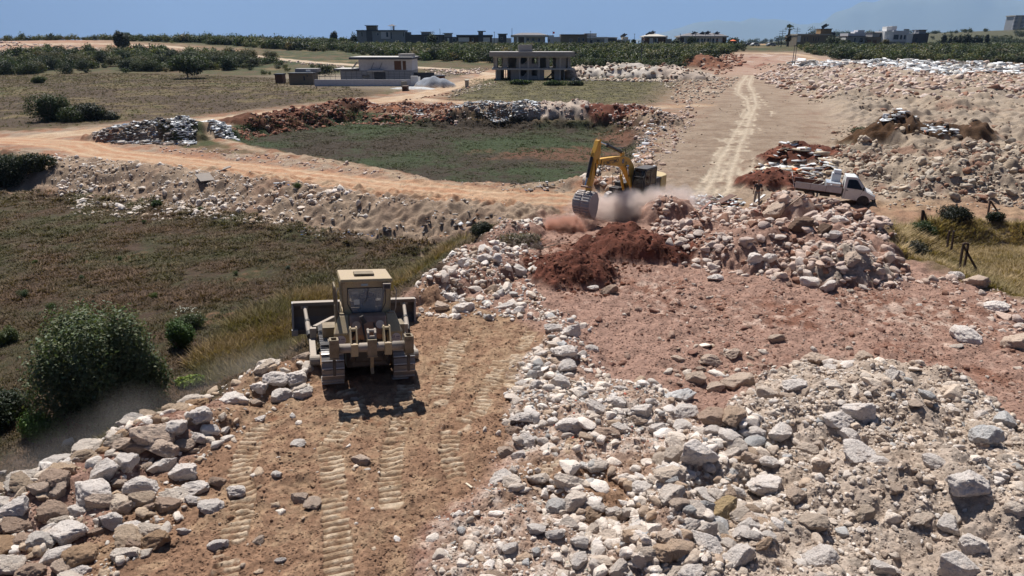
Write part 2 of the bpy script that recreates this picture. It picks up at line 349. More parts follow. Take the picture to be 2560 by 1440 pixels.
# heaps: picture foot point, half sizes in metres (x, y), turn, height, colour or None, power
HEAPS = [((1440,712), 2.2, 2.0, 0.2, 1.0, C_RHEAP), ((1600,655), 3.0, 1.8, -0.1, 1.1, C_RHEAP), ((1500,640), 1.6, 1.2, 0, .8, C_RHEAP),
 ((1770,630), 3.2, 2.4, 0, 1.2, None), ((1920,660), 4.2, 2.8, 0, 1.45, None), ((2080,660), 4.2, 2.8, 0, 1.35, None), ((2150,610), 3.4, 2.6, 0, 1.2, None),
 ((1680,560), 2.4, 1.6, 0, 1.2, None), ((2120,705), 2.5, 1.6, 0, 1.3, C_GREY * .9), ((1250,690), 2.6, 1.6, .7, .8, None),
 ((1990,560), 2.2, 1.6, 0, 1.6, None), ((2150,1110), 3.0, 2.4, 0, .55, None), ((2420,1330), 2.6, 1.8, 0, .6, None),
 ((2010,415), 3.6, 3.2, 0, 1.5, C_RHEAP * 1.15), ((1940,470), 3.0, 2.0, .3, 1.1, C_RHEAP * 1.4), ((1560,600), 1.5, 1.0, 0, .8, C_RHEAP),
 ((2020,545), 3.0, 1.4, 0, 1.0, None), ((380,1130), 2.4, 1.1, .75, .5, None), ((150,1250), 2.0, 1.0, .8, .45, None), ((690,970), 1.8, .9, .6, .45, None), ((1090,745), 2.2, 1.1, .8, .7, None), ((1190,665), 2.4, 1.2, .9, .75, None), ((1280,605), 2.4, 1.3, .8, .8, None), ((1420,900), .9, 2.2, .2, .3, None),
 ((1085,218), 4.2, 2.6, 0, 1.9, np.array((.30, .32, .36))), ((1035,223), 4.5, 1.6, 0, .35, np.array((.50, .50, .50))),
 # rubble bank round the green field and debris heaps
 ((620,312), 5, 2.0, .1, .9, C_RED * .6), ((680,306), 4, 2.0, .1, .8, C_RED * .6), ((740,298), 5, 2.2, .12, 1.0, C_RED * .55), ((800,288), 5, 2.2, .12, 1.1, C_RED * .5), ((850,280), 5, 2.2, .12, 1.3, C_RED * .5), ((890,275), 3, 2.2, 0, 1.3, C_RED * .5),
 ((330,352), 5.2, 2.6, 0, 1.4, None), ((400,350), 5.5, 2.6, 0, 1.9, None), ((440,350), 4.2, 2.6, 0, 2.0, None), ((515,346), 3.2, 3.0, -.4, 1.3, None),
 ((1010,282), 6, 2.4, 0, 1.0, C_RED * 1.1), ((1100,285), 6, 2.6, 0, 1.1, C_RED * .9), ((1220,294), 7, 3.0, 0, 1.7, None), ((1310,296), 6, 3.0, 0, 1.9, None),
 ((1380,297), 6, 3.0, 0, 2.0, C_GREY), ((1440,297), 6, 3.0, 0, 1.9, C_GREY * .95), ((1490,298), 4, 3.0, 0, 1.7, C_GREY), ((1570,302), 6.0, 3.0, 0, 1.8, C_RHEAP * 1.3), ((1635,312), 4.5, 3.4, -.5, 1.4, None),
 ((1500,475), 3.2, 1.6, 0, .7, None), ((1530,440), 3.0, 1.8, 0, .5, None),
 # pale heaps behind the shell building
 ((1470,196), 8, 5, 0, 2.6, C_GREY * 1.2), ((1570,197), 11, 5, 0, 3.2, C_WHITE), ((1660,199), 12, 5, 0, 2.8, C_WHITE * .9), ((1720,200), 8, 5, 0, 2.0, C_GREY),
 ((1762,168), 7, 6, 0, 3.0, C_RED * 1.1), ((1790,170), 6, 8, 0, 1.6, C_RED * .9),
 ((2290,372), 6.5, 4.0, 0, 1.5, np.array((.085, .045, .022))), ((2390,378), 5.0, 3.0, 0, 1.1, np.array((.10, .058, .034))),
]
HEAPW = [(hit(*h[0]), *h[1:]) for h in HEAPS]

NA, NR1, NR2, R0 = 1460, 1790, 110, 5.6
AMAX = R(60)
ang = np.linspace(-AMAX, AMAX, NA)
rad = np.concatenate([R0 * (440 / R0) ** (np.arange(NR1) / (NR1 - 1)), 440 * (14000 / 440) ** (np.arange(1, NR2 + 1) / NR2)])
NR = len(rad)
GA, GR = np.meshgrid(ang, rad)                    # (NR, NA)
GX = GR * np.sin(GA); GY = GR * np.cos(GA)
SPC = np.gradient(rad)[:, None] * np.ones((1, NA))
# coarse fields, then resampled
ci = np.unique(np.concatenate([np.arange(0, NR, 4), [NR - 1]])); cj = np.unique(np.concatenate([np.arange(0, NA, 4), [NA - 1]]))
CX, CY = GX[np.ix_(ci, cj)], GY[np.ix_(ci, cj)]
def up(F):
    """bilinear resample of a coarse field onto the full grid"""
    a = np.empty((len(ci), NA)); 
    for r in range(len(ci)): a[r] = np.interp(np.arange(NA), cj, F[r])
    idx = np.clip(np.searchsorted(ci, np.arange(NR), side='right') - 1, 0, len(ci) - 2)
    t = ((np.arange(NR) - ci[idx]) / (ci[idx + 1] - ci[idx]))[:, None]
    return a[idx] * (1 - t) + a[idx + 1] * t
SD = {k: up(sdpoly(CX, CY, p)) for k, p in WP.items()}
RD = [(up(sdline(CX, CY, p)[0]), w) for p, w in ROADW]
print('fields', round(time.time() - T0, 1))
# edge wobble, larger farther away
wob = fbm2(GX, GY, 2.6, 4, 3, .6, SPC) * np.clip(GR / 55, .12, 1.6)
wob2 = fbm2(GX, GY, 9.0, 3, 9, .6, SPC) * np.clip(GR / 60, .2, 3)
def msk(k, w=.5, n=1.0): return S((SD[k] + wob * n) / (w * np.clip(GR / 40, .4, 4)) * .5 + .5)

Z = B0(GX, GY)
rough0 = fbm2(GX, GY, 1.3, 5, 53, .62, SPC)
Z -= 1.8 * S((SD['nearfield'] + wob * .5) / 4.2)
Z -= 1.0 * S((SD['greenfield'] + wob * .5) / 3.0)
Z -= 1.2 * S((SD['rightgrass'] + wob * .3) / 2.6)
fld0 = np.clip(msk('nearfield') + msk('rightgrass'), 0, 1)
# windrow along the inner edge of the lower road and the field banks
ridge = np.exp(-((SD['greenfield'] + 1.0) / 1.0) ** 2); Z += ridge * .16 * np.clip(1 + .5 * wob + rough0, .2, 2)
mm = S((SD['mounds'] + wob2 * .4) / 6)
nb = fbm2(GX, GY, 11, 3, 21, .55); nb2 = fbm2(GX, GY, 3.4, 4, 25, .6, SPC)
Z += msk('plateau', 2) * (GR > 14) * (1 - fld0) * (.09 * fbm2(GX, GY, 2.3, 4, 171, .6, SPC) + .05 * (.5 - np.abs(fbm2(GX, GY, .7, 3, 175, .6, SPC))))
Z += mm * (.35 + 1.25 * np.abs(nb) + .42 * nb2)
# levee of bulldozed rubble beside the truck road
Z += .8 * np.exp(-((SD['mounds'] - 4) / 3) ** 2) * (GX > 24) * (GY < 60) * (1 + .4 * nb2)
Z -= .5 * msk('plain', 2) * 0
gm = msk('greymound', .8); wf = msk('whitefield', .8)
Z += gm * (.28 + .30 * fbm2(GX, GY, 2.2, 5, 31, .6, SPC)) + wf * (.10 + .17 * fbm2(GX, GY, 1.5, 5, 35, .6, SPC))
hm_list = []
HN = fbm2(GX, GY, 1.9, 6, 41, .66, SPC)
HP = np.zeros_like(Z)
for (hx, hy), rx, ry, rot, hh, hc in HEAPW:
    r_ = max(rx, ry) * 1.5
    j0, j1 = np.searchsorted(rad, [max(R0, math.hypot(hx, hy) - r_), math.hypot(hx, hy) + r_]); a_ = math.atan2(hx, hy); da = r_ / math.hypot(hx, hy)
    i0, i1 = np.searchsorted(ang, [a_ - da, a_ + da]); sl_ = (slice(j0, j1), slice(i0, i1))
    dx, dy = GX[sl_] - hx, GY[sl_] - (hy + ry * .55)
    c_, s_ = math.cos(rot), math.sin(rot); q = ((dx * c_ + dy * s_) / rx) ** 2 + ((-dx * s_ + dy * c_) / ry) ** 2
    q = q * (1 + .45 * HN[sl_]); f = np.clip(1 - q, 0, 1)
    HP[sl_] = np.maximum(HP[sl_], hh * f ** .9 * (1 + .22 * HN[sl_]))
    hm_list.append((sl_, S(f * 4), hc))
Z += HP
rough_z = fbm2(GX, GY, .9, 6, 51, .62, SPC)
bank = S((5 - np.abs(SD['nearfield'] - 2.2)) / 1.2) * (GY > 38) * (GX < 3)
cr1 = .5 - np.abs(fbm2(GX, GY, 1.7, 4, 151, .6, SPC)); cr2 = .5 - np.abs(fbm2(GX + 50, GY, .55, 3, 155, .6, SPC)); Z += (mm + .55 * bank) * (.34 * cr1 + .14 * cr2) + np.clip(HP * 2, 0, 1) * (.16 * cr1 + .10 * cr2)
fld = np.clip(msk('nearfield') + msk('rightgrass') + msk('greenfield') + msk('leftfield') + msk('midfield'), 0, 1)
Z += rough_z * (.085 * (1 - fld) + .05 * fld) * np.clip(GR / 25, .8, 1.6) * (1 - .35 * msk('plain')) * (1 + 2.2 * mm + 2.0 * S((5 - np.abs(SD['nearfield'] - 2.2)) / 1.2) * (GY > 38) * (GX < 3))
clod = np.abs(fbm2(GX, GY, .28, 4, 61, .6, SPC)); Z += (clod * .05 * (1 - fld)) * (GR < 70)
for rd, w in RD:
    k = S((w + .8 - rd) / 1.2) ; Z -= k * rough_z * .06 + k * .08

# ---- crawler prints
TRKM = np.zeros_like(Z); jn = np.searchsorted(rad, 34); sub = (slice(0, jn), slice(0, NA)); xs, ys = GX[sub], GY[sub]
pn_ = fbm2(xs, ys, .8, 3, 71); pm = fbm2(xs, ys, .35, 3, 75)
for p, w in TRKW:
    b = (xs > p[:, 0].min() - 1) & (xs < p[:, 0].max() + 1) & (ys > p[:, 1].min() - 1) & (ys < p[:, 1].max() + 1)
    if not b.any(): continue
    d, arc, side = sdline(xs[b], ys[b], p); k = S((w * 1.08 - d + .05 * pm[b]) / .05) * S((pn_[b] + .62 + .5 * pm[b]) * 2.4)
    ph = (arc / .21 + .06 * pm[b] + side * .1) % 1.0; bar = S((ph - .04) / .12) * (1 - S((ph - .62) / .14))
    zz = Z[sub]; zb = zz[b]; zb += k * (bar * .07 - .05) - k * (rough_z[sub][b] * .085 + clod[sub][b] * .045); zz[b] = zb
    t_ = TRKM[sub]; tb = t_[b]; tb[:] = np.maximum(tb, k * (.25 + .75 * bar)); t_[b] = tb

# ---- colour
n_big = fbm2(GX, GY, 14, 4, 81, .6, SPC); n_mid = fbm2(GX, GY, 3.0, 5, 85, .65, SPC); n_sm = fbm2(GX, GY, .5, 5, 91, .7, SPC); n_far = fbm2(GX, GY, 45, 5, 95, .6, SPC)
def mx(a, b, f): return a + (b - a) * f[..., None]
def cc(c): return np.ones(Z.shape + (3,)) * np.asarray(c)
K = cc(C_DRY)
K = mx(K, cc(C_DRY2), S(.5 + .6 * n_mid)); K = mx(K, cc(C_GRN), S(.25 + .9 * n_big + .35 * n_mid))
K = mx(K, cc((.050, .062, .028)), msk('brushbase', 6) * S(.75 + .8 * n_mid + .6 * n_big)); K = mx(K, cc((.19, .135, .075)), msk('brushbase', 6) * S(n_big * 1.4 - .25))
hb_ = msk('hillbare', 4); K = mx(K, mx(cc((.36, .24, .17)), cc((.27, .135, .085)), S(.3 + .9 * n_mid + .4 * n_big)), hb_)
lf = msk('leftfield', 2); K = mx(K, mx(cc((.095, .068, .048)), cc((.185, .14, .075)), S(.25 + 1.1 * n_big + .6 * n_mid + .3 * pn2(GX / 12, GY / 2.5, 33))), lf); K = mx(K, cc((.078, .080, .036)), lf * S(n_big * 1.2 - .35 + .4 * n_mid))
md = msk('midfield', 1.5); K = mx(K, mx(cc((.095, .082, .048)), cc((.16, .14, .07)), S(.4 + 1.1 * n_mid)), md)
gf = msk('greenfield', .6); K = mx(K, mx(cc((.060, .046, .034)), cc((.054, .072, .034)), S(.42 + 1.0 * n_big + .5 * n_mid)), gf)
px, py = hit(1400, 385, -1); K = mx(K, cc((.155, .080, .052)), gf * S(1.6 - np.hypot((GX - px) / 8.5, (GY - py) / 5.0) * 1.4 + n_mid * .6)); px, py = hit(1560, 345, -1)
K = mx(K, cc((.17, .085, .055)), gf * S(1.4 - np.hypot((GX - px) / 4.5, (GY - py) / 9) * 1.4 + n_mid * .5))
nf = msk('nearfield', .4); K = mx(K, mx(cc((.088, .058, .040)), cc((.066, .064, .032)), S(.38 + .8 * n_mid + .4 * n_big)), nf); K = mx(K, cc((.21, .115, .07)), nf * S(n_mid * 1.1 + n_big * .5 - .55)); K = mx(K, cc((.042, .032, .022)), nf * S(n_sm * 1.4 - .2))
rg = msk('rightgrass', .5); K = mx(K, mx(cc((.26, .185, .095)), cc((.15, .12, .06)), S(.3 + .9 * n_mid)), rg)
# disturbed ground
ws_ = msk('worksite', 2) * (1 - gf); K = mx(K, mx(cc((.36, .27, .20)), cc((.30, .18, .125)), S(.3 + .8 * n_mid + .5 * n_big)), ws_)
bk = np.clip(S((5.2 - np.abs(SD['nearfield'] - 2.2)) / 1.2) * (GY > 38) * (GR < 75) * (GX < 3), 0, 1)
soilmix = mx(mx(cc((.37, .275, .20)), cc((.27, .14, .09)), S(n_big * 1.5 + n_mid * .5 - .1)), cc((.33, .235, .17)), S(.4 + n_mid))
apr = S((7.5 - np.minimum(np.minimum(RD[0][0], RD[1][0]), RD[3][0]) + wob * 1.5) / 2.5) * (1 - gf) * (1 - lf) * (1 - nf) * (1 - md)
K = mx(K, mx(cc((.30, .165, .105)), cc(C_PLAIN), S(.4 + .9 * n_mid)), apr)
K = mx(K, soilmix, bk * S((5.0 - SD['nearfield'] + wob) / .8))
K = mx(K, mx(cc((.36, .27, .19)), cc((.29, .16, .10)), S(.3 + .9 * n_mid)), S(ridge * 1.6 - .3))
mo = msk('mounds', 2)
mcol = mx(mx(cc((.41, .325, .245)), cc((.35, .285, .225)), S(.5 + .9 * n_mid)), cc((.25, .125, .085)), S(n_far * 1.1 + n_mid * .9 + n_big * .6 - .85)); mcol = mx(mcol, cc((.33, .215, .155)), S(n_big + n_mid * .6 - .2))
K = mx(K, mcol, mo); K = mx(K, cc((.105, .085, .045)), mo * S(1.5 - np.hypot((GX - hit(2170, 362)[0]) / 7, (GY - hit(2170, 362)[1]) / 4) * 1.3 + n_mid * .8))
fp = msk('farplain', 6); K = mx(K, mx(cc((.38, .24, .18)), cc((.22, .085, .055)), S(n_mid * 1.2 + n_big - .1)), fp); K = mx(K, cc((.50, .42, .36)), fp * S(n_far + n_mid))
K = mx(K, mx(cc(C_ROAD), cc((.33, .20, .13)), S(.4 + n_mid)), msk('roadR', .8))
pl = msk('plain', 2.2); K = mx(K, mx(cc(C_PLAIN), cc((.25, .18, .13)), S(.35 + .8 * n_mid + .7 * n_sm + .6 * pn2(GX / 5, GY / .9, 34))), pl)
pt = msk('plateau', .8) * (1 - nf) * (1 - rg); K = mx(K, mx(mx(cc(C_PLAT), cc((.235, .115, .078)), S(n_mid * 1.1 + n_big * .6 - .12)), cc((.43, .315, .255)), S(n_big * .8 + n_sm * .9 + n_mid * .4 - .38)), pt * (1 - pl))
K = mx(K, mx(cc(C_TAN), cc((.36, .25, .16)), S(.3 + .7 * n_mid + .5 * n_sm)), msk('tansoil', .7) * (1 - nf)); K = mx(K, cc((.20, .105, .062)), msk('tansoil', .7) * (1 - nf) * S(n_mid * .9 + n_sm * .7 - .35))
K = mx(K, mx(cc(C_GREY), cc((.40, .315, .25)), S(.4 + .7 * n_mid + .5 * n_sm)), gm); K = mx(K, mx(cc((.39, .27, .205)), cc((.53, .44, .375)), S(.25 + n_sm + .4 * n_mid)), wf)
px, py = hit(1500, 1230); K = mx(K, cc((.30, .175, .10)), S(1.5 - np.hypot((GX - px) / 2.6, (GY - py) / 1.3) * 1.3 + n_mid * .9) * pt * .8)
vy = msk('villayard', 3); K = mx(K, cc((.30, .25, .20)), vy * .7)
for i, (rd, w) in enumerate(RD):
    far_ = np.clip(GR / 60, .5, 2.0); k = S((w - rd + wob * .35) / (.6 * far_))
    if i == 2: k = k * (1 - .0 * k)
    cr = mx(cc(C_ROAD if i != 2 else (.44, .35, .26)), cc((.46, .35, .25)), S(.45 + .8 * n_mid)) if i != 1 else mx(cc((.40, .22, .13)), cc((.43, .28, .18)), S(.5 + .8 * n_mid))
    K = mx(K, cr, k)
    if i in (0, 1):
        st_ = .5 + .5 * np.cos(rd * 4.2 + n_mid * .8); K = mx(K, cc((.50, .38, .26)), k * S(st_ * 1.6 - .8) * .75)
for i, (p, w) in enumerate(RUTW):
    b = (GX > p[:, 0].min() - 3) & (GX < p[:, 0].max() + 3) & (GY > p[:, 1].min() - 3) & (GY < p[:, 1].max() + 3)
    d, arc, side = sdline(GX[b], GY[b], p); k = S((w * .8 - d + wob[b] * .45) / .35) * (.72 + .28 * np.clip(n_sm[b] + n_mid[b] + .6, 0, 1)) * (.75 + .25 * np.cos(side * 9))
    K[b] = K[b] + (C_TRK - K[b]) * k[:, None]; zb = Z[b]; zb -= .07 * k; Z[b] = zb
# fine tread trails wandering over the plain
arcs = S(np.cos(fbm2(GX, GY, 26, 2, 131, .5) * 26 + n_mid * .8) * 6 - 5.2) * pl; K = mx(K, cc((.30, .225, .16)), arcs * .4)
for sl_, f, hc in hm_list:
    if hc is not None:
        k = f * (1 - 0 * f); c = np.ones(k.shape + (3,)) * hc * (1 + .35 * n_sm[sl_] + .25 * n_mid[sl_])[..., None]; K[sl_] = K[sl_] + (c - K[sl_]) * k[..., None]
K = mx(K, mx(cc((.44, .31, .20)), cc((.52, .42, .31)), S(.5 + n_sm)), np.clip(TRKM * 1.15 - .25, 0, 1) * .85); K = mx(K, cc((.17, .095, .055)), S(1 - np.abs(TRKM - .28) / .06) * .6)
# far land
fa = S((GY - 430) / 260); K = mx(K, mx(cc((.085, .080, .050)), cc((.23, .185, .13)), S(n_far * .9 + n_big * .5 - .05)), fa)
K = K * (1 - .16 * fld)[..., None] * (1 - .12 * ws_ * (1 - pt))[..., None]
K = np.clip(K * (1 + .22 * n_sm * (GR < 120))[..., None], .012, .75)
V = np.stack([GX, GY, Z], -1).reshape(-1, 3)
idx = np.arange(NR * NA).reshape(NR, NA); F = np.stack([idx[:-1, :-1], idx[:-1, 1:], idx[1:, 1:], idx[1:, :-1]], -1).reshape(-1, 4)
ground = npmesh('ground', V, F, M['ground'], K.reshape(-1, 3).astype(np.float32), smooth=True)
tag(ground, 'rough bare earth, weedy fields and dirt tracks of the quarry site', kind='structure')
lr = np.log(rad[:NR1]); dlr = lr[1] - lr[0]
def ZG(x, y):
    """ground height under x, y"""
    x = np.asarray(x, dtype=float); y = np.asarray(y, dtype=float); r = np.hypot(x, y); a = np.arctan2(x, y)
    fj = np.clip((np.log(np.clip(r, R0, 439)) - lr[0]) / dlr, 0, NR1 - 1.001); fi = np.clip((a + AMAX) / (2 * AMAX) * (NA - 1), 0, NA - 1.001)
    j = fj.astype(int); i = fi.astype(int); tj = fj - j; ti = fi - i
    z = (Z[j, i] * (1 - ti) + Z[j, i + 1] * ti) * (1 - tj) + (Z[j + 1, i] * (1 - ti) + Z[j + 1, i + 1] * ti) * tj
    return np.where(r > 439, B0(x, y), z)
def zg(x, y): return float(ZG(np.array([x]), np.array([y]))[0])
def hitg(u, v):
    """picture point -> point on the finished ground"""
    d = ray(u, v); t = 6.0; t0 = t
    while t < 3000:
        if CAMZ + d[2] * t < zg(d[0] * t, d[1] * t): break
        t0 = t; t *= 1.01
    t1 = t
    for _ in range(14):
        m = (t0 + t1) / 2
        if CAMZ + d[2] * m < zg(d[0] * m, d[1] * m): t1 = m
        else: t0 = m
    return Vector((d[0] * t1, d[1] * t1, zg(d[0] * t1, d[1] * t1)))
print('terrain', round(time.time() - T0, 1))
# ------------------------------------------------------------------ rocks
def ico(sub):
    bm = bmesh.new(); bmesh.ops.create_icosphere(bm, subdivisions=sub, radius=1.0)
    v = np.array([x.co[:] for x in bm.verts]); f = np.array([[a.index for a in p.verts] for p in bm.faces]); bm.free(); return v, f
ICO = {k: ico(k) for k in (1, 2, 3, 5)}
def rock_shape(sub, seed, flat=None):
    r = np.random.default_rng(seed); v, f = ICO[sub]; v = v.copy()
    rd_ = r.uniform(0, .07) if sub >= 5 else -.03
    for _ in range(r.integers(11, 24)):
        n = r.normal(size=3); n /= np.linalg.norm(n); d = r.uniform(.46, .80) + rd_; t = v @ n; k = t > d
        v[k] -= np.outer((t[k] - d) * r.uniform(.93, 1.0), n)
    v += .10 * pn3(v * 1.3 + seed, seed)[:, None] * v
    if sub >= 3:
        nn = v / np.linalg.norm(v, axis=1)[:, None]
        v += nn * (.075 * pn3(v * 3.1 + seed, seed + 1) + .07 * pn3(v * 7 + seed, seed + 2))[:, None]
        if sub >= 5:
            p = pn3(v * 4.5 + 3 * seed, seed + 3); v -= nn * (.16 * np.clip(p - .10, 0, 1) ** .8)[:, None]
            v += nn * (.040 * pn3(v * 12 + seed, seed + 4) + .022 * pn3(v * 30, seed + 5))[:, None]
    else: v *= (1 + .10 * r.normal(size=len(v)))[:, None]
    v *= np.array([1.0, r.uniform(.55, .95), r.uniform(.42, .85)]) / np.abs(v[:, 0]).max()
    v[:, 2] -= 0; return v, f
PROTO = {1: [rock_shape(1, 100 + k) for k in range(10)], 2: [rock_shape(2, 200 + k) for k in range(12)], 3: [rock_shape(3, 300 + k) for k in range(10)]}
HI = []
for k in range(14):
    v, f = rock_shape(5, 500 + k); me_o = npmesh('boulder', v, f, M['rock'], smooth=True, link=False); HI.append(me_o.data); bpy.data.objects.remove(me_o)
def merge_scatter(protos, pos, scale, rot, tilt, cols, pick, jit=.08):
    """copies of small prototypes as one vertex / face array"""
    VV, FF, CC, b = [], [], [], 0
    for k in np.unique(pick):
        v, f = protos[k][:2]; m = pick == k; n = m.sum(); c, s = np.cos(rot[m]), np.sin(rot[m])
        ct, st = np.cos(tilt[m]), np.sin(tilt[m]); w = v[None] * scale[m][:, None, :]
        x, y, z = w[..., 0], w[..., 1], w[..., 2]
        y, z = y * ct[:, None] - z * st[:, None], y * st[:, None] + z * ct[:, None]
        x, y = x * c[:, None] - y * s[:, None], x * s[:, None] + y * c[:, None]
        w = np.stack([x, y, z], -1) + pos[m][:, None, :]; VV.append(w.reshape(-1, 3).astype(np.float32))
        FF.append((f[None] + (b + np.arange(n) * len(v))[:, None, None]).reshape(-1, f.shape[1])); b += n * len(v)
        pc = protos[k][2] if len(protos[k]) > 2 else np.ones((len(v), 1))
        cx = cols[m][:, None, :] * pc[None]
        CC.append(cx.reshape(-1, 3).astype(np.float32))
    return np.concatenate(VV), np.concatenate(FF), np.concatenate(CC)
PAL = dict(
 white=[((.78, .71, .65), 5), ((.64, .56, .49), 3), ((.46, .35, .265), 1.5), ((.47, .46, .45), .7)],
 tanw=[((.66, .58, .50), 3), ((.50, .39, .29), 2.2), ((.36, .25, .165), .6), ((.73, .67, .61), 4)],
 grey=[((.60, .51, .43), 4), ((.72, .65, .59), 2.5), ((.46, .37, .30), 1.6), ((.42, .42, .42), .5)],
 pink=[((.56, .44, .38), 4), ((.60, .51, .45), 2.5), ((.29, .165, .12), 1.5)],
 red=[((.24, .10, .065), 4), ((.33, .19, .13), 2), ((.42, .33, .27), 1)],
 soil=[((.26, .15, .09), 4), ((.33, .21, .13), 3), ((.45, .37, .30), 1.2), ((.55, .50, .45), .7)],
 rsoil=[((.115, .042, .026), 5), ((.19, .08, .05), 2), ((.40, .30, .24), .35)],
 plat=[((.25, .135, .10), 4), ((.36, .25, .20), 3), ((.52, .45, .39), 1.3)],
 mound=[((.33, .265, .20), 5), ((.42, .36, .29), 2.5), ((.26, .15, .105), 2), ((.20, .16, .13), 1)],
 far=[((.50, .425, .34), 4), ((.50, .44, .37), 3), ((.30, .17, .12), 1.6), ((.22, .19, .16), .5)])
def capc(c, m=.80):
    c = np.asarray(c, float); return c * np.minimum(1, m / np.maximum(c.max(-1, keepdims=True), 1e-6))
def pick_cols(name, n):
    p = PAL[name]; w = np.array([a[1] for a in p], float); k = RNG.choice(len(p), n, p=w / w.sum())
    c = np.array([a[0] for a in p])[k]; q = RNG.uniform(-1, 1, n); return capc(c * RNG.uniform(.80, 1.12, (n, 1)) * np.stack([1.02 + .03 * q, np.ones(n), .98 - .04 * q], -1))
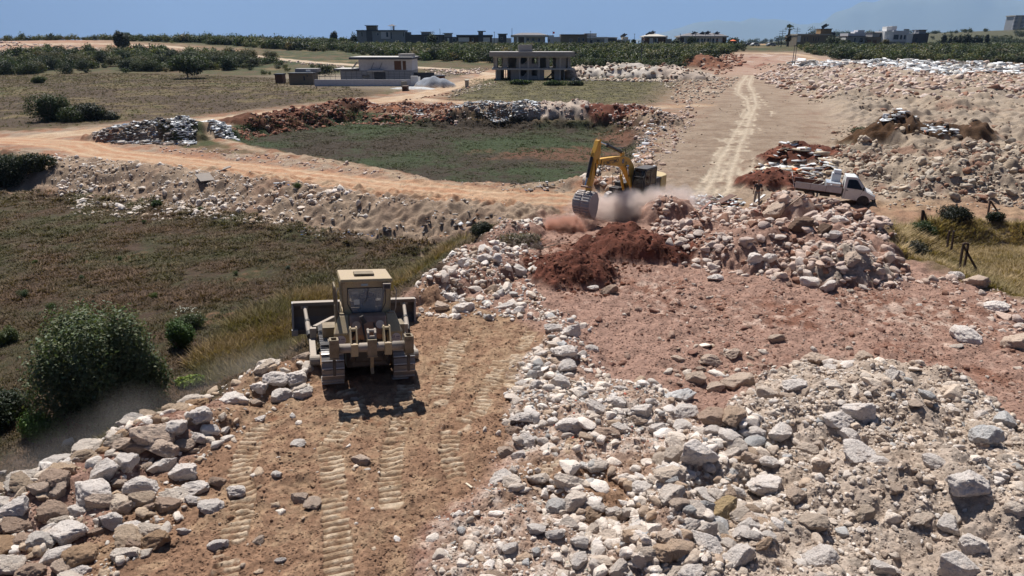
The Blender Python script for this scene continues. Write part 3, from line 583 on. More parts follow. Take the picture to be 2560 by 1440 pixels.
# picture outline, reference height, rocks per m2, smallest, largest radius, falloff, palette, sink
ZN = [
 ([(-150,1250),(200,1150),(330,1075),(450,1015),(560,970),(700,915),(790,905),(820,975),(700,1015),(620,1050),(570,1130),(640,1185),(560,1250),(420,1320),(280,1460),(-150,1460)], 0, 60, .03, .42, 1.5, 'tanw', .3),
 ([(-150,1260),(200,1150),(330,1075),(450,1010),(560,965),(700,915),(790,905),(810,960),(700,1005),(600,1050),(520,1130),(600,1185),(500,1260),(300,1400),(-150,1420)], 0, 9, .13, .42, 1.0, 'tanw', .3),
 ([(1040,745),(1100,670),(1190,605),(1260,562),(1345,570),(1330,650),(1320,720),(1400,790),(1330,800),(1200,790),(1060,790)], 0, 55, .045, .36, 1.5, 'white', .2),
 ([(1370,770),(1440,800),(1450,900),(1520,950),(1640,960),(1630,1020),(1280,1020),(1300,930),(1370,900)], 0, 50, .04, .26, 1.7, 'white', .3),
 (PX['whitefield'], 0, 85, .025, .42, 1.75, 'white', .3),
 (PX['greymound'], 0, 120, .022, .36, 1.85, 'grey', .35),
 ([(1350,1230),(1600,1200),(1780,1080),(1900,1100),(1960,1300),(1900,1460),(1500,1460),(1450,1330)], 0, 22, .09, .46, 1.5, 'white', .2),
 ([(1640,600),(1640,520),(1740,515),(1860,525),(2000,540),(2150,535),(2240,575),(2220,640),(2280,700),(2200,725),(2000,710),(1900,690),(1720,670),(1660,640)], 0, 38, .07, .42, 1.35, 'pink', .2),
 ([(2340,690),(2440,690),(2520,750),(2700,800),(2700,960),(2560,900),(2440,830),(2360,740)], 0, 22, .05, .42, 1.5, 'pink', .3),
 ([(1380,870),(1500,800),(1700,700),(2250,720),(2700,900),(2700,1010),(2400,980),(2150,900),(1900,960),(1750,1000),(1600,930)], 0, 26, .022, .24, 2.1, 'plat', .4),
 ([(1650,850),(1900,860),(1960,950),(1760,980),(1660,930)], 0, 3, .10, .30, 1.5, 'tanw', .3),
 ([(1380,600),(1460,560),(1640,575),(1720,640),(1690,670),(1570,690),(1560,740),(1420,750),(1310,680),(1320,630)], 0, 26, .04, .22, 1.7, 'rsoil', .4),
 ([(600,1000),(830,960),(1060,950),(1060,760),(1350,860),(1260,1150),(1100,1300),(1060,1460),(420,1460),(640,1200)], 0, 7, .02, .13, 2.0, 'soil', .35),
 ([(640,1050),(830,1000),(1060,1000),(1300,1050),(1100,1300),(1060,1460),(300,1460),(560,1200)], 0, 1.0, .06, .17, 1.6, 'tanw', .3),
 ([(140,405),(300,414),(500,430),(700,454),(850,477),(1000,494),(1150,510),(1280,522),(1300,545),(1200,532),(900,537),(640,530),(400,520),(200,506),(130,470)], -.9, 8, .07, .36, 1.8, 'tanw', .3),
 ([(150,470),(400,500),(640,518),(900,525),(1200,525),(1290,548),(900,545),(640,538),(400,530),(180,510)], -1.7, 10, .10, .42, 1.5, 'white', .3),
 ([(380,395),(800,440),(1150,480),(1400,488),(1400,470),(1250,462),(1000,440),(760,398),(600,380),(400,360)], 0, 9, .05, .3, 2.0, 'pink', .3),
 ([(2180,520),(2560,528),(3000,530),(3000,440),(2560,400),(2300,430),(2150,440),(2190,500)], 0, 22, .05, .18, 1.6, 'far', .3),
 ([(140,405),(500,428),(850,475),(1280,520),(1300,545),(900,530),(500,520),(200,500)], -.9, 16, .05, .16, 1.8, 'tanw', .3),
 (PX['greymound'], 0, 48, .05, .17, 1.5, 'grey', .3),
 (PX['whitefield'], 0, 18, .05, .14, 1.6, 'white', .3),
 ([(1380,870),(1500,800),(1700,700),(2250,720),(2700,900),(2700,1010),(2400,980),(2150,900),(1900,960),(1750,1000),(1600,930)], 0, 7, .05, .22, 1.5, 'plat', .35),
 ([(1455,492),(1462,440),(1500,425),(1580,420),(1590,480),(1540,492)], 0, 8, .12, .5, 1.4, 'white', .25),
 (PX['plain'], 0, 3.0, .035, .18, 2.2, 'mound', .3),
 ([(1280,900),(1500,960),(1640,960),(1760,1060),(1900,1100),(1960,1300),(1900,1460),(1400,1460),(1400,1300),(1250,1200),(1290,1050)], 0, 14, .10, .30, 1.5, 'white', .25),
 (PX['mounds'], 0, 2.4, .10, .75, 2.0, 'mound', .35),
 ([(2050,470),(2180,470),(2190,500),(2560,520),(3000,530),(3000,440),(2560,400),(2300,430),(2100,380)], 0, 18, .09, .50, 1.6, 'far', .25),
 ([(1890,420),(1930,385),(2060,360),(2110,400),(2080,430),(1990,500),(1880,480)], 0, 6, .08, .3, 1.7, 'rsoil', .3),
 ([(1460,430),(1590,400),(1600,330),(1700,300),(1720,250),(1740,300),(1650,420),(1640,480),(1480,490)], 0, 5, .09, .45, 1.7, 'pink', .3),
 ([(560,322),(880,262),(940,262),(1130,275),(1130,296),(880,292),(700,312),(600,335)], 0, 14, .10, .5, 1.6, 'red', .3),
 ([(880,270),(960,262),(1230,272),(1400,280),(1500,285),(1640,290),(1700,310),(1600,325),(1520,302),(1130,296),(960,288)], 0, 7, .1, .42, 1.7, 'pink', .3),
 ([(1500,285),(1600,285),(1640,310),(1560,310)], 0, 5, .15, .5, 1.6, 'rsoil', .3),
 ([(1430,178),(1500,172),(1740,178),(1760,196),(1660,206),(1430,202)], 0, 1.6, .3, .9, 1.6, 'far', .3),
 ([(1640,200),(1760,190),(1850,195),(1800,240),(1740,260),(1690,265),(1680,230)], 0, 1.3, .18, .6, 1.8, 'far', .3),
 ([(1880,190),(1990,165),(2560,170),(2560,260),(2000,250)], 0, .9, .35, 1.0, 1.6, 'pink', .3),
 ([(1740,165),(1780,140),(1860,135),(1860,160),(1800,190)], 0, .4, .4, 1.2, 1.7, 'red', .3),
 ([(1130,228),(1240,205),(1240,215),(1120,245)], 0, 2, .15, .45, 1.8, 'far', .3),
 ([(1000,240),(1110,228),(1120,238),(1010,250)], 0, 4, .15, .45, 1.7, 'rsoil', .3),
 ([(380,120),(560,128),(760,156),(860,164),(860,172),(640,150),(380,132)], 0, .5, .3, .8, 1.8, 'pink', .3),
 ([(0,105),(130,112),(280,125),(280,135),(0,132)], 0, .4, .3, .9, 1.8, 'pink', .3),
 ([(1060,172),(1220,172),(1200,184),(1120,190),(1070,186)], 0, 1.5, .2, .6, 1.8, 'pink', .3),
]
P_, S_, C_, K_ = [], [], [], []
for poly, zr, dens, smin, smax, al, pal, sink in ZN:
    w = hits(poly, zr); x0, y0 = w.min(0); x1, y1 = w.max(0); x0 = max(x0, -220); x1 = min(x1, 190); y1 = min(y1, 330)
    if x1 <= x0 or y1 <= y0: continue
    area = (x1 - x0) * (y1 - y0); n = int(min(area * dens, 260000)); x = RNG.uniform(x0, x1, n); y = RNG.uniform(y0, y1, n)
    if n == 0: continue
    r = np.hypot(x, y); k = (sdpoly(x, y, w) > -.15 + .6 * pn2(x * .8, y * .8, 5)) & (np.abs(np.arctan2(x, y)) < AMAX * .98) & (r > 9.2)
    if pal == 'mound' and len(poly) > 7: k &= (pn2(x / 16, y / 16, 61) + .4 * pn2(x / 6, y / 6, 62) > -.08)
    cl = .55 + .9 * pn2(x / 1.3, y / 1.3, 8) + .5 * pn2(x / 5, y / 5, 9); k &= RNG.uniform(size=n) < np.clip(cl, .06, 1)
    x, y, r = x[k], y[k], r[k]; s = smin * (1 - RNG.uniform(size=len(x)) * (1 - (smin / smax) ** al)) ** (-1 / al)
    k = s > r * .0009; x, y, s = x[k], y[k], s[k]
    onr = (sdline(x, y, ROADW[0][0])[0] < 3.0) | (sdline(x, y, ROADW[1][0])[0] < 2.7); k = ~onr | ((s < .07) & (RNG.uniform(size=len(x)) < .1)); x, y, s = x[k], y[k], s[k]
    P_.append(np.stack([x, y, ZG(x, y) + s * (.38 - sink)], -1)); S_.append(s); C_.append(pick_cols(pal, len(x))); K_ += [pal] * len(x)
# loose clods and pebbles on the near ground
w = hits(PX['plateau']); n = 90000; r = 9.3 + 26 * RNG.uniform(size=n) ** 1.3; a = RNG.uniform(-AMAX * .95, AMAX * .95, n); x, y = r * np.sin(a), r * np.cos(a)
k = (sdpoly(x, y, w) > 0); x, y, r = x[k], y[k], r[k]; s = .012 + .028 * RNG.uniform(size=len(x)) ** 3 + r * .0006
jj = ZG(x, y); P_.append(np.stack([x, y, jj], -1)); S_.append(s)
fi = np.clip((np.arctan2(x, y) + AMAX) / (2 * AMAX) * (NA - 1), 0, NA - 1).astype(int); fj = np.clip((np.log(r) - lr[0]) / dlr, 0, NR1 - 1).astype(int)
C_.append(np.clip(K[fj, fi] * RNG.uniform(.75, 1.25, (len(x), 1)), 0, .6)); K_ += ['soil'] * len(x)
P_ = np.concatenate(P_); S_ = np.concatenate(S_); C_ = np.concatenate(C_); K_ = np.array(K_)
fi = np.clip((np.arctan2(P_[:, 0], P_[:, 1]) + AMAX) / (2 * AMAX) * (NA - 1), 0, NA - 1).astype(int); fj = np.clip((np.log(np.hypot(P_[:, 0], P_[:, 1])) - lr[0]) / dlr, 0, NR1 - 1).astype(int)
k = (TRKM[fj, fi] < .15) | (RNG.uniform(size=len(P_)) < .08); P_, S_, C_, K_ = P_[k], S_[k], C_[k], K_[k]
# keep the machines' and the lorry's footprints clear
DOZ = Vector((*hit(925, 962), 0)); DOZ_YAW = R(15)
EXC = Vector((*hit(1590, 515), 0)); EXC_YAW = math.atan2(-.62, .78) + math.pi     # heading towards (-.62,-.78)
TRU = hit(2085, 505)
def clear(cx, cy, yaw, hx, hy, P, off=(0, 0)):
    dx, dy = P[:, 0] - cx, P[:, 1] - cy; c, s = math.cos(yaw), math.sin(yaw); lx, ly = dx * c + dy * s - off[0], -dx * s + dy * c - off[1]
    return (np.abs(lx) < hx) & (np.abs(ly) < hy)
bad = clear(DOZ.x, DOZ.y, DOZ_YAW, 1.65, 2.6, P_, (0, 2.2)) | clear(EXC.x, EXC.y, 0, 2.3, 2.0, P_) & (S_ > .1) | clear(TRU[0], TRU[1], R(-23), 3.0, 1.4, P_, (0, .4))
bad &= S_ > .03
P_, S_, C_, K_ = P_[~bad], S_[~bad], C_[~bad], K_[~bad]

# boulders one can point to: picture centre, picture width, tone
HB = [(494,1031,75,'w'),(472,1050,38,'b'),(375,1076,105,'t'),(435,1062,60,'w'),(406,1108,85,'t'),(338,1112,60,'b'),(300,1104,60,'t'),(497,1086,52,'w'),(460,1106,45,'t'),(315,1149,68,'w'),
 (266,1162,72,'w'),(406,1158,64,'w'),(462,1171,78,'w'),(362,1162,35,'t'),(228,1214,112,'w'),(147,1186,90,'b'),(97,1214,52,'t'),(144,1220,48,'t'),(353,1208,85,'w'),(301,1202,34,'t'),
 (481,1211,74,'w'),(256,1246,78,'t'),(315,1262,50,'t'),(372,1266,36,'b'),(416,1252,64,'b'),(281,1292,74,'w'),(325,1318,72,'w'),(169,1318,100,'w'),(187,1270,58,'w'),(125,1274,88,'b'),
 (40,1268,90,'w'),(50,1302,72,'b'),(62,1340,60,'b'),(147,1377,84,'w'),(200,1419,56,'w'),(237,1326,38,'b'),(162,1412,60,'t'),(75,1424,70,'b'),(337,1349,58,'b'),(459,1324,34,'w'),
 (481,1246,40,'w'),(528,1258,58,'w'),(587,1221,58,'w'),(694,1182,30,'w'),(750,1241,48,'t'),(785,1254,42,'t'),(544,1196,48,'b'),(547,1354,50,'w'),(644,1349,34,'t'),(700,1398,28,'w'),
 (745,1104,34,'w'),(562,1074,28,'w'),(650,1045,30,'w'),(590,992,76,'w'),(650,962,58,'w'),(690,940,58,'w'),(735,940,62,'w'),(700,985,56,'w'),(760,978,48,'w'),(640,1004,38,'t'),
 (755,886,46,'t'),(905,1143,54,'t'),(888,994,20,'t'),(1265,762,44,'w'),(1160,762,52,'w'),(1130,740,44,'w'),(1100,760,40,'t'),(1425,824,54,'w'),(1382,816,46,'w'),(1410,872,64,'w'),
 (1420,908,50,'w'),(1482,868,38,'w'),(1452,882,28,'w'),(1305,957,40,'w'),(1342,957,38,'w'),(1402,950,54,'w'),(1346,930,30,'w'),(1550,968,36,'w'),(1602,1018,66,'w'),(1540,1002,48,'w'),
 (1490,1012,56,'w'),(1592,1044,46,'t'),(1700,984,74,'g'),(1712,1022,58,'w'),(1778,1036,84,'b'),(1702,1062,52,'w'),(1646,1067,46,'w'),(1818,1082,64,'w'),(1306,1036,60,'w'),(1426,1052,70,'w'),
 (1515,1076,58,'b'),(1286,1069,46,'b'),(1315,1096,42,'w'),(1262,1126,38,'t'),(1300,1132,40,'w'),(1742,1116,112,'w'),(1882,1142,52,'t'),(1924,1148,58,'w'),(1766,1162,42,'w'),(1612,1212,66,'w'),
 (1682,1200,38,'g'),(1766,1232,58,'w'),(1842,1226,44,'w'),(1700,1252,56,'t'),(1806,1268,84,'y'),(1580,1322,84,'w'),(1916,1200,84,'w'),(1988,1232,54,'t'),(1872,1292,60,'t'),(1762,1348,76,'w'),
 (1842,1384,84,'w'),(1732,1420,74,'w'),(1852,1328,54,'w'),(1662,1342,56,'t'),(1452,1352,50,'w'),(1340,1316,46,'w'),(1386,1326,48,'w'),(1276,1362,42,'w'),(1342,1372,32,'g'),(1468,1332,38,'g'),
 (2142,1016,84,'w'),(2090,1044,74,'w'),(2230,932,44,'w'),(2080,916,42,'w'),(1986,956,58,'w'),(1970,986,46,'t'),(2126,1086,60,'w'),(1896,1076,48,'w'),(1944,1074,66,'w'),(2146,1122,74,'w'),
 (2198,1152,64,'w'),(2332,1146,56,'w'),(2420,1192,114,'w'),(2052,1152,46,'t'),(2242,1216,44,'t'),(2370,1302,60,'w'),(2430,1348,90,'w'),(2396,1402,112,'w'),(2202,1412,58,'w'),(2050,1382,74,'w'),
 (1922,1336,44,'w'),(2462,1082,78,'g'),(2502,1042,70,'g'),(2312,982,44,'g'),(1776,896,58,'t'),(1696,893,36,'t'),(1826,881,42,'t'),(1875,893,20,'t'),(1842,946,78,'t'),(1740,938,48,'t'),
 (1790,961,48,'t'),(1752,920,26,'t'),(1940,841,38,'t'),(2042,892,68,'t'),(2162,887,58,'t'),(2420,832,80,'w'),(2552,852,88,'t'),(2436,702,58,'t'),(2392,684,44,'w'),(2484,762,58,'w'),
 (2130,640,52,'t'),(2086,582,44,'w'),(1938,518,54,'t'),(2004,556,56,'d'),(2062,566,40,'d'),(2100,545,36,'w'),(1522,722,44,'b'),(1482,716,28,'w'),(1890,640,44,'w'),(1925,640,38,'w'),(2020,700,48,'w'),(2070,712,38,'w'),
 (1790,690,46,'w'),(1165,650,42,'w'),(1215,640,40,'w'),(1296,668,44,'w'),(538,936,36,'g'),(172,1102,30,'w'),(8,1178,22,'w'),(1890,512,22,'t'),(2155,498,36,'b'),(1560,455,34,'w'),(1530,470,36,'t')]
TONE = dict(w=((.78, .715, .665), 'white'), t=((.56, .445, .36), 'tan'), b=((.42, .31, .24), 'brown'), g=((.57, .565, .56), 'grey'), y=((.50, .375, .215), 'yellowish'), d=((.17, .115, .085), 'dark brown'))
AREAS = [('behind', (1020, 400, 2300, 735), 'big heap before the white truck'),
 ('rim', (-300, 1000, 640, 1500), 'bank below the big olive bush'),
 ('bulldozer', (-300, 860, 845, 1020), 'rocks left of the bulldozer'),
 ('row', (1020, 735, 1360, 800), 'row right of the bulldozer'),
 ('soil', (-300, 900, 1200, 1500), 'brown soil behind the bulldozer'),
 ('row2', (1240, 760, 1680, 1010), 'row down the middle of the site'),
 ('flat', (1640, 735, 2250, 975), 'reddish flat ground'),
 ('edge', (2250, 600, 2900, 960), 'rocks beside the straw grass'),
 ('mound', (1930, 880, 2900, 1500), 'grey mound at lower right'),
 ('field', (1000, 980, 1960, 1500), 'rock field at bottom middle')]
def to_px(p):
    d = p[1] * CP + (CAMZ - p[2]) * SP; return 1280 + FPX * p[0] / d, 720 - FPX * ((p[1]) * SP - (CAMZ - p[2]) * CP) / d, d
bl = []
for u, v, w, t in HB:
    p = hitg(u, v + w * .22); d = p.y * CP + (CAMZ - p.z) * SP; s = w / FPX * d / 2 * 1.16
    bl.append((p.x, p.y, p.z + s * .14, s, TONE[t][0], TONE[t][1], u, v))
hbp = np.array([(b[0], b[1], b[3]) for b in bl])
# the largest-looking scattered rocks become single boulders too
dpt = P_[:, 1] * CP + (CAMZ - P_[:, 2]) * SP; appar = S_ / dpt
U = 1280 + FPX * P_[:, 0] / dpt; Vv = 720 - FPX * (P_[:, 1] * SP - (CAMZ - P_[:, 2]) * CP) / dpt
vis = (U > -20) & (U < 2580) & (Vv < 1460) & (dpt < 60)
for bx, by, bs in hbp:                                     # no twins on top of a placed boulder
    if bs > .12:
        k = (np.hypot(P_[:, 0] - bx, P_[:, 1] - by) < bs * .75) & (S_ > .10); S_[k] = 0
order = np.argsort(-np.where(vis, S_ / dpt, 0)); extra = order[:max(0, 296 - len(bl))]
for i in extra:
    c = C_[i]; lum = c.mean(); name = 'white' if lum > .46 else 'tan' if lum > .33 else 'brown'
    if c[0] > 2.2 * c[2] and lum < .3: name = 'reddish'
    bl.append((P_[i, 0], P_[i, 1], P_[i, 2], S_[i], tuple(c), name, U[i], Vv[i]))
S_[extra] = 0
def ordinal(i):
    w = ['', 'second', 'third', 'fourth', 'fifth', 'sixth', 'seventh', 'eighth', 'ninth', 'tenth', 'eleventh', 'twelfth', 'thirteenth', 'fourteenth', 'fifteenth', 'sixteenth', 'seventeenth', 'eighteenth', 'nineteenth']
    if i < 19: return w[i]
    t = ['twent', 'thirt', 'fort', 'fift', 'sixt', 'sevent', 'eight', 'ninet'][(i + 1) // 10 - 2]; r = (i + 1) % 10
    return t + 'ieth' if r == 0 else t + 'y-' + ['', 'first', 'second', 'third', 'fourth', 'fifth', 'sixth', 'seventh', 'eighth', 'ninth'][r]
ORD = ['Largest', 'Second largest', 'Third largest', 'Fourth largest', 'Fifth largest', 'Sixth largest', 'Seventh largest', 'Eighth largest']
groups = {}
for n_, b in enumerate(bl):
    ar = next((a for a in AREAS if a[1][0] <= b[6] <= a[1][2] and a[1][1] <= b[7] <= a[1][3]), None)
    phrase = ar[2] if ar else 'strip by the dirt roads'
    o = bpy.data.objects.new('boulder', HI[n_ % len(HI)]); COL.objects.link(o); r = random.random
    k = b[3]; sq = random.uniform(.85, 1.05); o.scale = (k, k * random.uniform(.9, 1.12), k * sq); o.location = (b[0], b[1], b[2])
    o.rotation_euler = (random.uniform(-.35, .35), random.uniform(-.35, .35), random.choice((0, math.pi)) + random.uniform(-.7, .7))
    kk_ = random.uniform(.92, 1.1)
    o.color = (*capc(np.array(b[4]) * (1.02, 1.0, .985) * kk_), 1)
    o['category'] = 'boulder' if b[3] > .14 else 'rock'; groups.setdefault((phrase, b[5]), []).append((b[3], o, phrase))
for (phrase, tone), l in groups.items():
    l.sort(key=lambda q: -q[0])
    for i, (sz, o, _) in enumerate(l):
        g = 'the ' + phrase; o['group'] = f'{tone} boulders of {g}'; lab = f'{ordinal(i)} largest {tone} boulder in {g}' if i else f'largest {tone} limestone boulder in {g}'
        o['label'] = lab
k = S_ > 0; P_, S_, C_ = P_[k], S_[k], C_[k]; dpt = P_[:, 1] * CP + (CAMZ - P_[:, 2]) * SP; pxs = S_ / dpt * 683 * 2
print('rubble', len(P_), 'boulders', len(bl))
VV, FF, CC, b0 = [], [], [], 0
for lod, lo, hi in ((3, 11, 1e9), (2, 4.5, 11), (1, 0, 4.5)):
    m = (pxs >= lo) & (pxs < hi); n = m.sum()
    if n == 0: continue
    sc = S_[m][:, None] * RNG.uniform(.8, 1.15, (n, 3))
    a, f, c = merge_scatter(PROTO[lod], P_[m], sc, RNG.uniform(0, 6.28, n), RNG.uniform(-.6, .6, n), C_[m], RNG.integers(0, len(PROTO[lod]), n))
    VV.append(a); FF.append(f + b0); CC.append(c); b0 += len(a); print('lod', lod, n, len(f))
rub = npmesh('rubble', np.concatenate(VV), np.concatenate(FF), M['rubble'], np.concatenate(CC))
tag(rub, 'broken limestone rubble, stones and clods strewn over the site', 'rubble', kind='stuff')
print('rocks', round(time.time() - T0, 1))
# ------------------------------------------------------------------ vegetation
def leaves(cent, rad3, n, size, seed, up=.3, var=.35, inner=.55, lng=1.5):
    """n leaf-clump quads over lumpy blobs; cent (k,3) rad3 (k,3)"""
    r = np.random.default_rng(seed); k = r.choice(len(cent), n, p=(rad3.prod(1) ** .67) / (rad3.prod(1) ** .67).sum())
    d = r.normal(size=(n, 3)); d /= np.linalg.norm(d, axis=1)[:, None]
    lump = 1 + .22 * pn3(d * 2.6 + k[:, None] * 3.1, seed) ; p = cent[k] + d * rad3[k] * (r.uniform(inner, 1.06, n) * lump)[:, None]
    nrm = d + r.normal(size=(n, 3)) * .75; nrm[:, 2] += up; nrm /= np.linalg.norm(nrm, axis=1)[:, None]
    t = np.cross(nrm, r.normal(size=(n, 3))); t /= np.linalg.norm(t, axis=1)[:, None]; b = np.cross(nrm, t); s = size * r.uniform(.55, 1.35, n)[:, None]
    V = np.stack([p - t * s * lng * .5, p - b * s * .36 + nrm * s * .1, p + t * s * lng * .5, p + b * s * .36 + nrm * s * .1], 1).reshape(-1, 3)
    F = np.arange(4 * n).reshape(n, 4); clump = 1 + var * pn3(p * 1.7 / max(rad3.max(), .4) * 2, seed + 5)
    C = np.repeat((clump * r.uniform(1 - var, 1 + var, n))[:, None] * np.ones((1, 3)), 4, 0)
    C[:, 0] *= np.repeat(r.uniform(.85, 1.2, n), 4); return V, F, C
def bush_blobs(seed, n=7, flat=.75, spread=.62):
    r = np.random.default_rng(seed); c = np.zeros((n, 3)); rd = np.zeros((n, 3))
    for i in range(n):
        a = r.uniform(0, 6.28); q = r.uniform(0, spread) if i else 0; s = r.uniform(.34, .55) * (1.25 if i == 0 else 1)
        c[i] = (q * math.cos(a), q * math.sin(a), r.uniform(.30, .62) * (1 if i else .9)); rd[i] = (s, s, s * r.uniform(.75, 1.1))
    c[:, 2] *= flat * 1.35; return c, rd
def bush_proto(seed, n, size, **k):
    c, rd = bush_blobs(seed, **k); V, F, C = leaves(c, rd, n, size, seed, inner=.45); V[:, 2] = np.maximum(V[:, 2], -.05); return V, F, C
BF = [bush_proto(700 + k, 300, .15) for k in range(8)]
GREENS = np.array([(.052, .066, .026), (.040, .058, .024), (.066, .078, .030), (.048, .060, .034), (.034, .046, .022), (.085, .082, .040)])
# --- maquis scrub: the belts that read as one mass
def belt(poly, zr, dens, smin, smax, thr=-.15, wl_=14):
    w = hits(poly, zr); x0, y0 = w.min(0); x1, y1 = w.max(0); y1 = min(y1, 345); x0 = max(x0, -290); x1 = min(x1, 300); n = int((x1 - x0) * (y1 - y0) * dens)
    x = RNG.uniform(x0, x1, n); y = RNG.uniform(y0, y1, n); k = (sdpoly(x, y, w) > 0) & (pn2(x / wl_, y / wl_, 77) + .5 * pn2(x / 5, y / 5, 78) > thr)
    k &= sdpoly(x, y, WP['hillbare']) < 0
    for P, wd in ROADW:
        k &= sdline(x, y, P)[0] > wd + 1.5
    x, y = x[k], y[k]; return np.stack([x, y, ZG(x, y) - .05], -1), RNG.uniform(smin, smax, len(x))
BL = [([(-900,104),(-100,102),(130,104),(200,104),(420,104),(880,112),(1000,112),(1860,116),(1860,128),(1790,140),(1745,158),(1640,160),(1440,160),(1250,158),(1000,148),(860,132),(700,124),(560,112),(400,106),(-900,112)], 0, .20, .8, 3.6, -.38, 9),
      ([(1990,118),(3100,118),(3100,160),(2560,160),(2300,157),(2100,150),(2050,140),(2020,132)], 0, .24, .8, 3.4, -.55, 9),
      ([(-900,128),(0,130),(250,128),(400,124),(560,134),(700,150),(720,160),(640,170),(560,176),(480,172),(400,182),(250,182),(0,188),(-900,186)], 0, .14, .8, 3.0, -.12, 9),
      ([(1250,160),(1740,160),(1740,168),(1640,171),(1250,170)], 0, .3, 1.2, 2.4, -.5, 12),
      ([(600,176),(720,165),(820,170),(860,185),(760,190),(660,188)], 0, .03, .6, 1.3, -.2, 12)]
P_b, S_b = [], []
for a in BL:
    p, s = belt(*a); P_b.append(p); S_b.append(s)
x = RNG.uniform(-290, -75, 330); y = RNG.uniform(316, 338, 330); kk = pn2(x / 16, y / 9, 71) > -.25; P_b.append(np.stack([x[kk], y[kk], ZG(x[kk], y[kk])], -1)); S_b.append(RNG.uniform(1.1, 3.0, kk.sum()))
P_b = np.concatenate(P_b); S_b = np.concatenate(S_b); n = len(P_b); kk = (P_b[:, 0] > -75) * 1.0; S_b *= np.where(P_b[:, 0] > -75, np.clip(1.3 - (P_b[:, 1] - 190) / 170, .42, 1), 1); kk = ~((P_b[:, 0] > -75) & (P_b[:, 1] > 322)); P_b, S_b = P_b[kk], S_b[kk]; n = len(P_b); print('scrub', n)
cb = np.array([(.030, .042, .018), (.045, .060, .024), (.070, .085, .032), (.040, .052, .030), (.095, .100, .042), (.055, .078, .024), (.13, .135, .055), (.16, .13, .075)])[RNG.choice(8, n, p=[.16, .16, .16, .14, .14, .12, .08, .04])] * RNG.uniform(.75, 1.3, (n, 1)) * (1 + .25 * pn2(P_b[:, 0] / 20, P_b[:, 1] / 20, 3))[:, None]
# single shrubs: those on the nearer left slope that can be told apart
me_b = [npmesh('shrub', *[BF[k][0], BF[k][1], M['leaf'], GREENS[k % 6] * BF[k][2] * 1.0], link=False) for k in range(8)]
BM = [bush_proto(760 + k, 2600, .062) for k in range(6)]
tone6 = ['olive green', 'dark green', 'light green', 'grey green', 'very dark', 'yellowish green']
mid_me = [npmesh('shrub', BM[k][0], BM[k][1], M['leaf'], GREENS[k % 6] * BM[k][2], link=False).data for k in range(6)]
for o in me_b: bpy.data.objects.remove(o)
d_ = np.hypot(P_b[:, 0], P_b[:, 1]); uu = 1280 + FPX * P_b[:, 0] / (P_b[:, 1] * CP + (CAMZ - P_b[:, 2]) * SP)
nearb = np.argsort(np.where((uu > 0) & (uu < 760) & (P_b[:, 1] < 235), d_ / S_b, 1e9))[:60]; keep = np.ones(n, bool)
sh = []
for i in nearb:
    if d_[i] > 280: continue
    keep[i] = False; k = int(RNG.integers(0, 6)); o = bpy.data.objects.new('shrub', mid_me[k]); COL.objects.link(o); s = float(S_b[i]) * 1.25
    o.location = P_b[i]; o.scale = (s, s, s * random.uniform(.85, 1.15)); o.rotation_euler.z = random.uniform(0, 6.28)
    o['category'] = 'shrub'; sh.append((s, o, tone6[k], uu[i]))
def bylabel(lst, place, group):
    g = {}
    for s, o, t, u in lst: g.setdefault((t, 0 if u < 260 else 1 if u < 480 else 2), []).append((s, o))
    wh = ['at the far left of', 'in the middle of', 'at the right end of']
    for (t, q), l in g.items():
        l.sort(key=lambda a: -a[0])
        for i, (s, o) in enumerate(l):
            o['group'] = group
            o['label'] = f'{ORD[i]} {t} shrub {wh[q]} {place}' if i < 8 else f'small {t} shrub {wh[q]} {place}'
bylabel(sh, 'the scrub below the hill road', 'shrubs on the slope below the hill road')
V_, F_, C__ = merge_scatter(BF, P_b[keep], S_b[keep][:, None] * RNG.uniform(.85, 1.2, (keep.sum(), 3)), RNG.uniform(0, 6.28, keep.sum()), np.zeros(keep.sum()), cb[keep], RNG.integers(0, 8, keep.sum()))
tag(npmesh('scrub', V_, F_, M['leaf'], C__), 'dense dark green maquis scrub covering the slopes below the houses', 'scrub', kind='stuff')

# far trees on the skyline and the right hand hill, one mass each
def far_mass(name, poly_xy, n, smin, smax, lab, seed):
    r = np.random.default_rng(seed); x = r.uniform(poly_xy[0], poly_xy[1], n); y = r.uniform(poly_xy[2], poly_xy[3], n)
    k = pn2(x / 70, y / 50, seed) > -.15; x, y = x[k], y[k]; n = len(x); z = B0(x, y) - .3
    V_, F_, C_ = merge_scatter([(b[0], b[1], b[2]) for b in BF], np.stack([x, y, z], -1), r.uniform(smin, smax, (n, 1)) * np.array([[1, 1, .95]]), r.uniform(0, 6.28, n), np.zeros(n), GREENS[r.integers(0, 5, n)] * .9, r.integers(0, 8, n))
    tag(npmesh(name, V_, F_, M['leaf'], C_), lab, 'trees', kind='stuff')
far_mass('hill_scrub', (230, 760, 470, 800), 1100, 1.2, 4.2, 'scattered bushes and trees on the rocky hill at the right', 5)
far_mass('distant_trees', (330, 1250, 1000, 1560), 900, 5, 12, 'distant tree cover on the low ridge beyond the houses', 6)

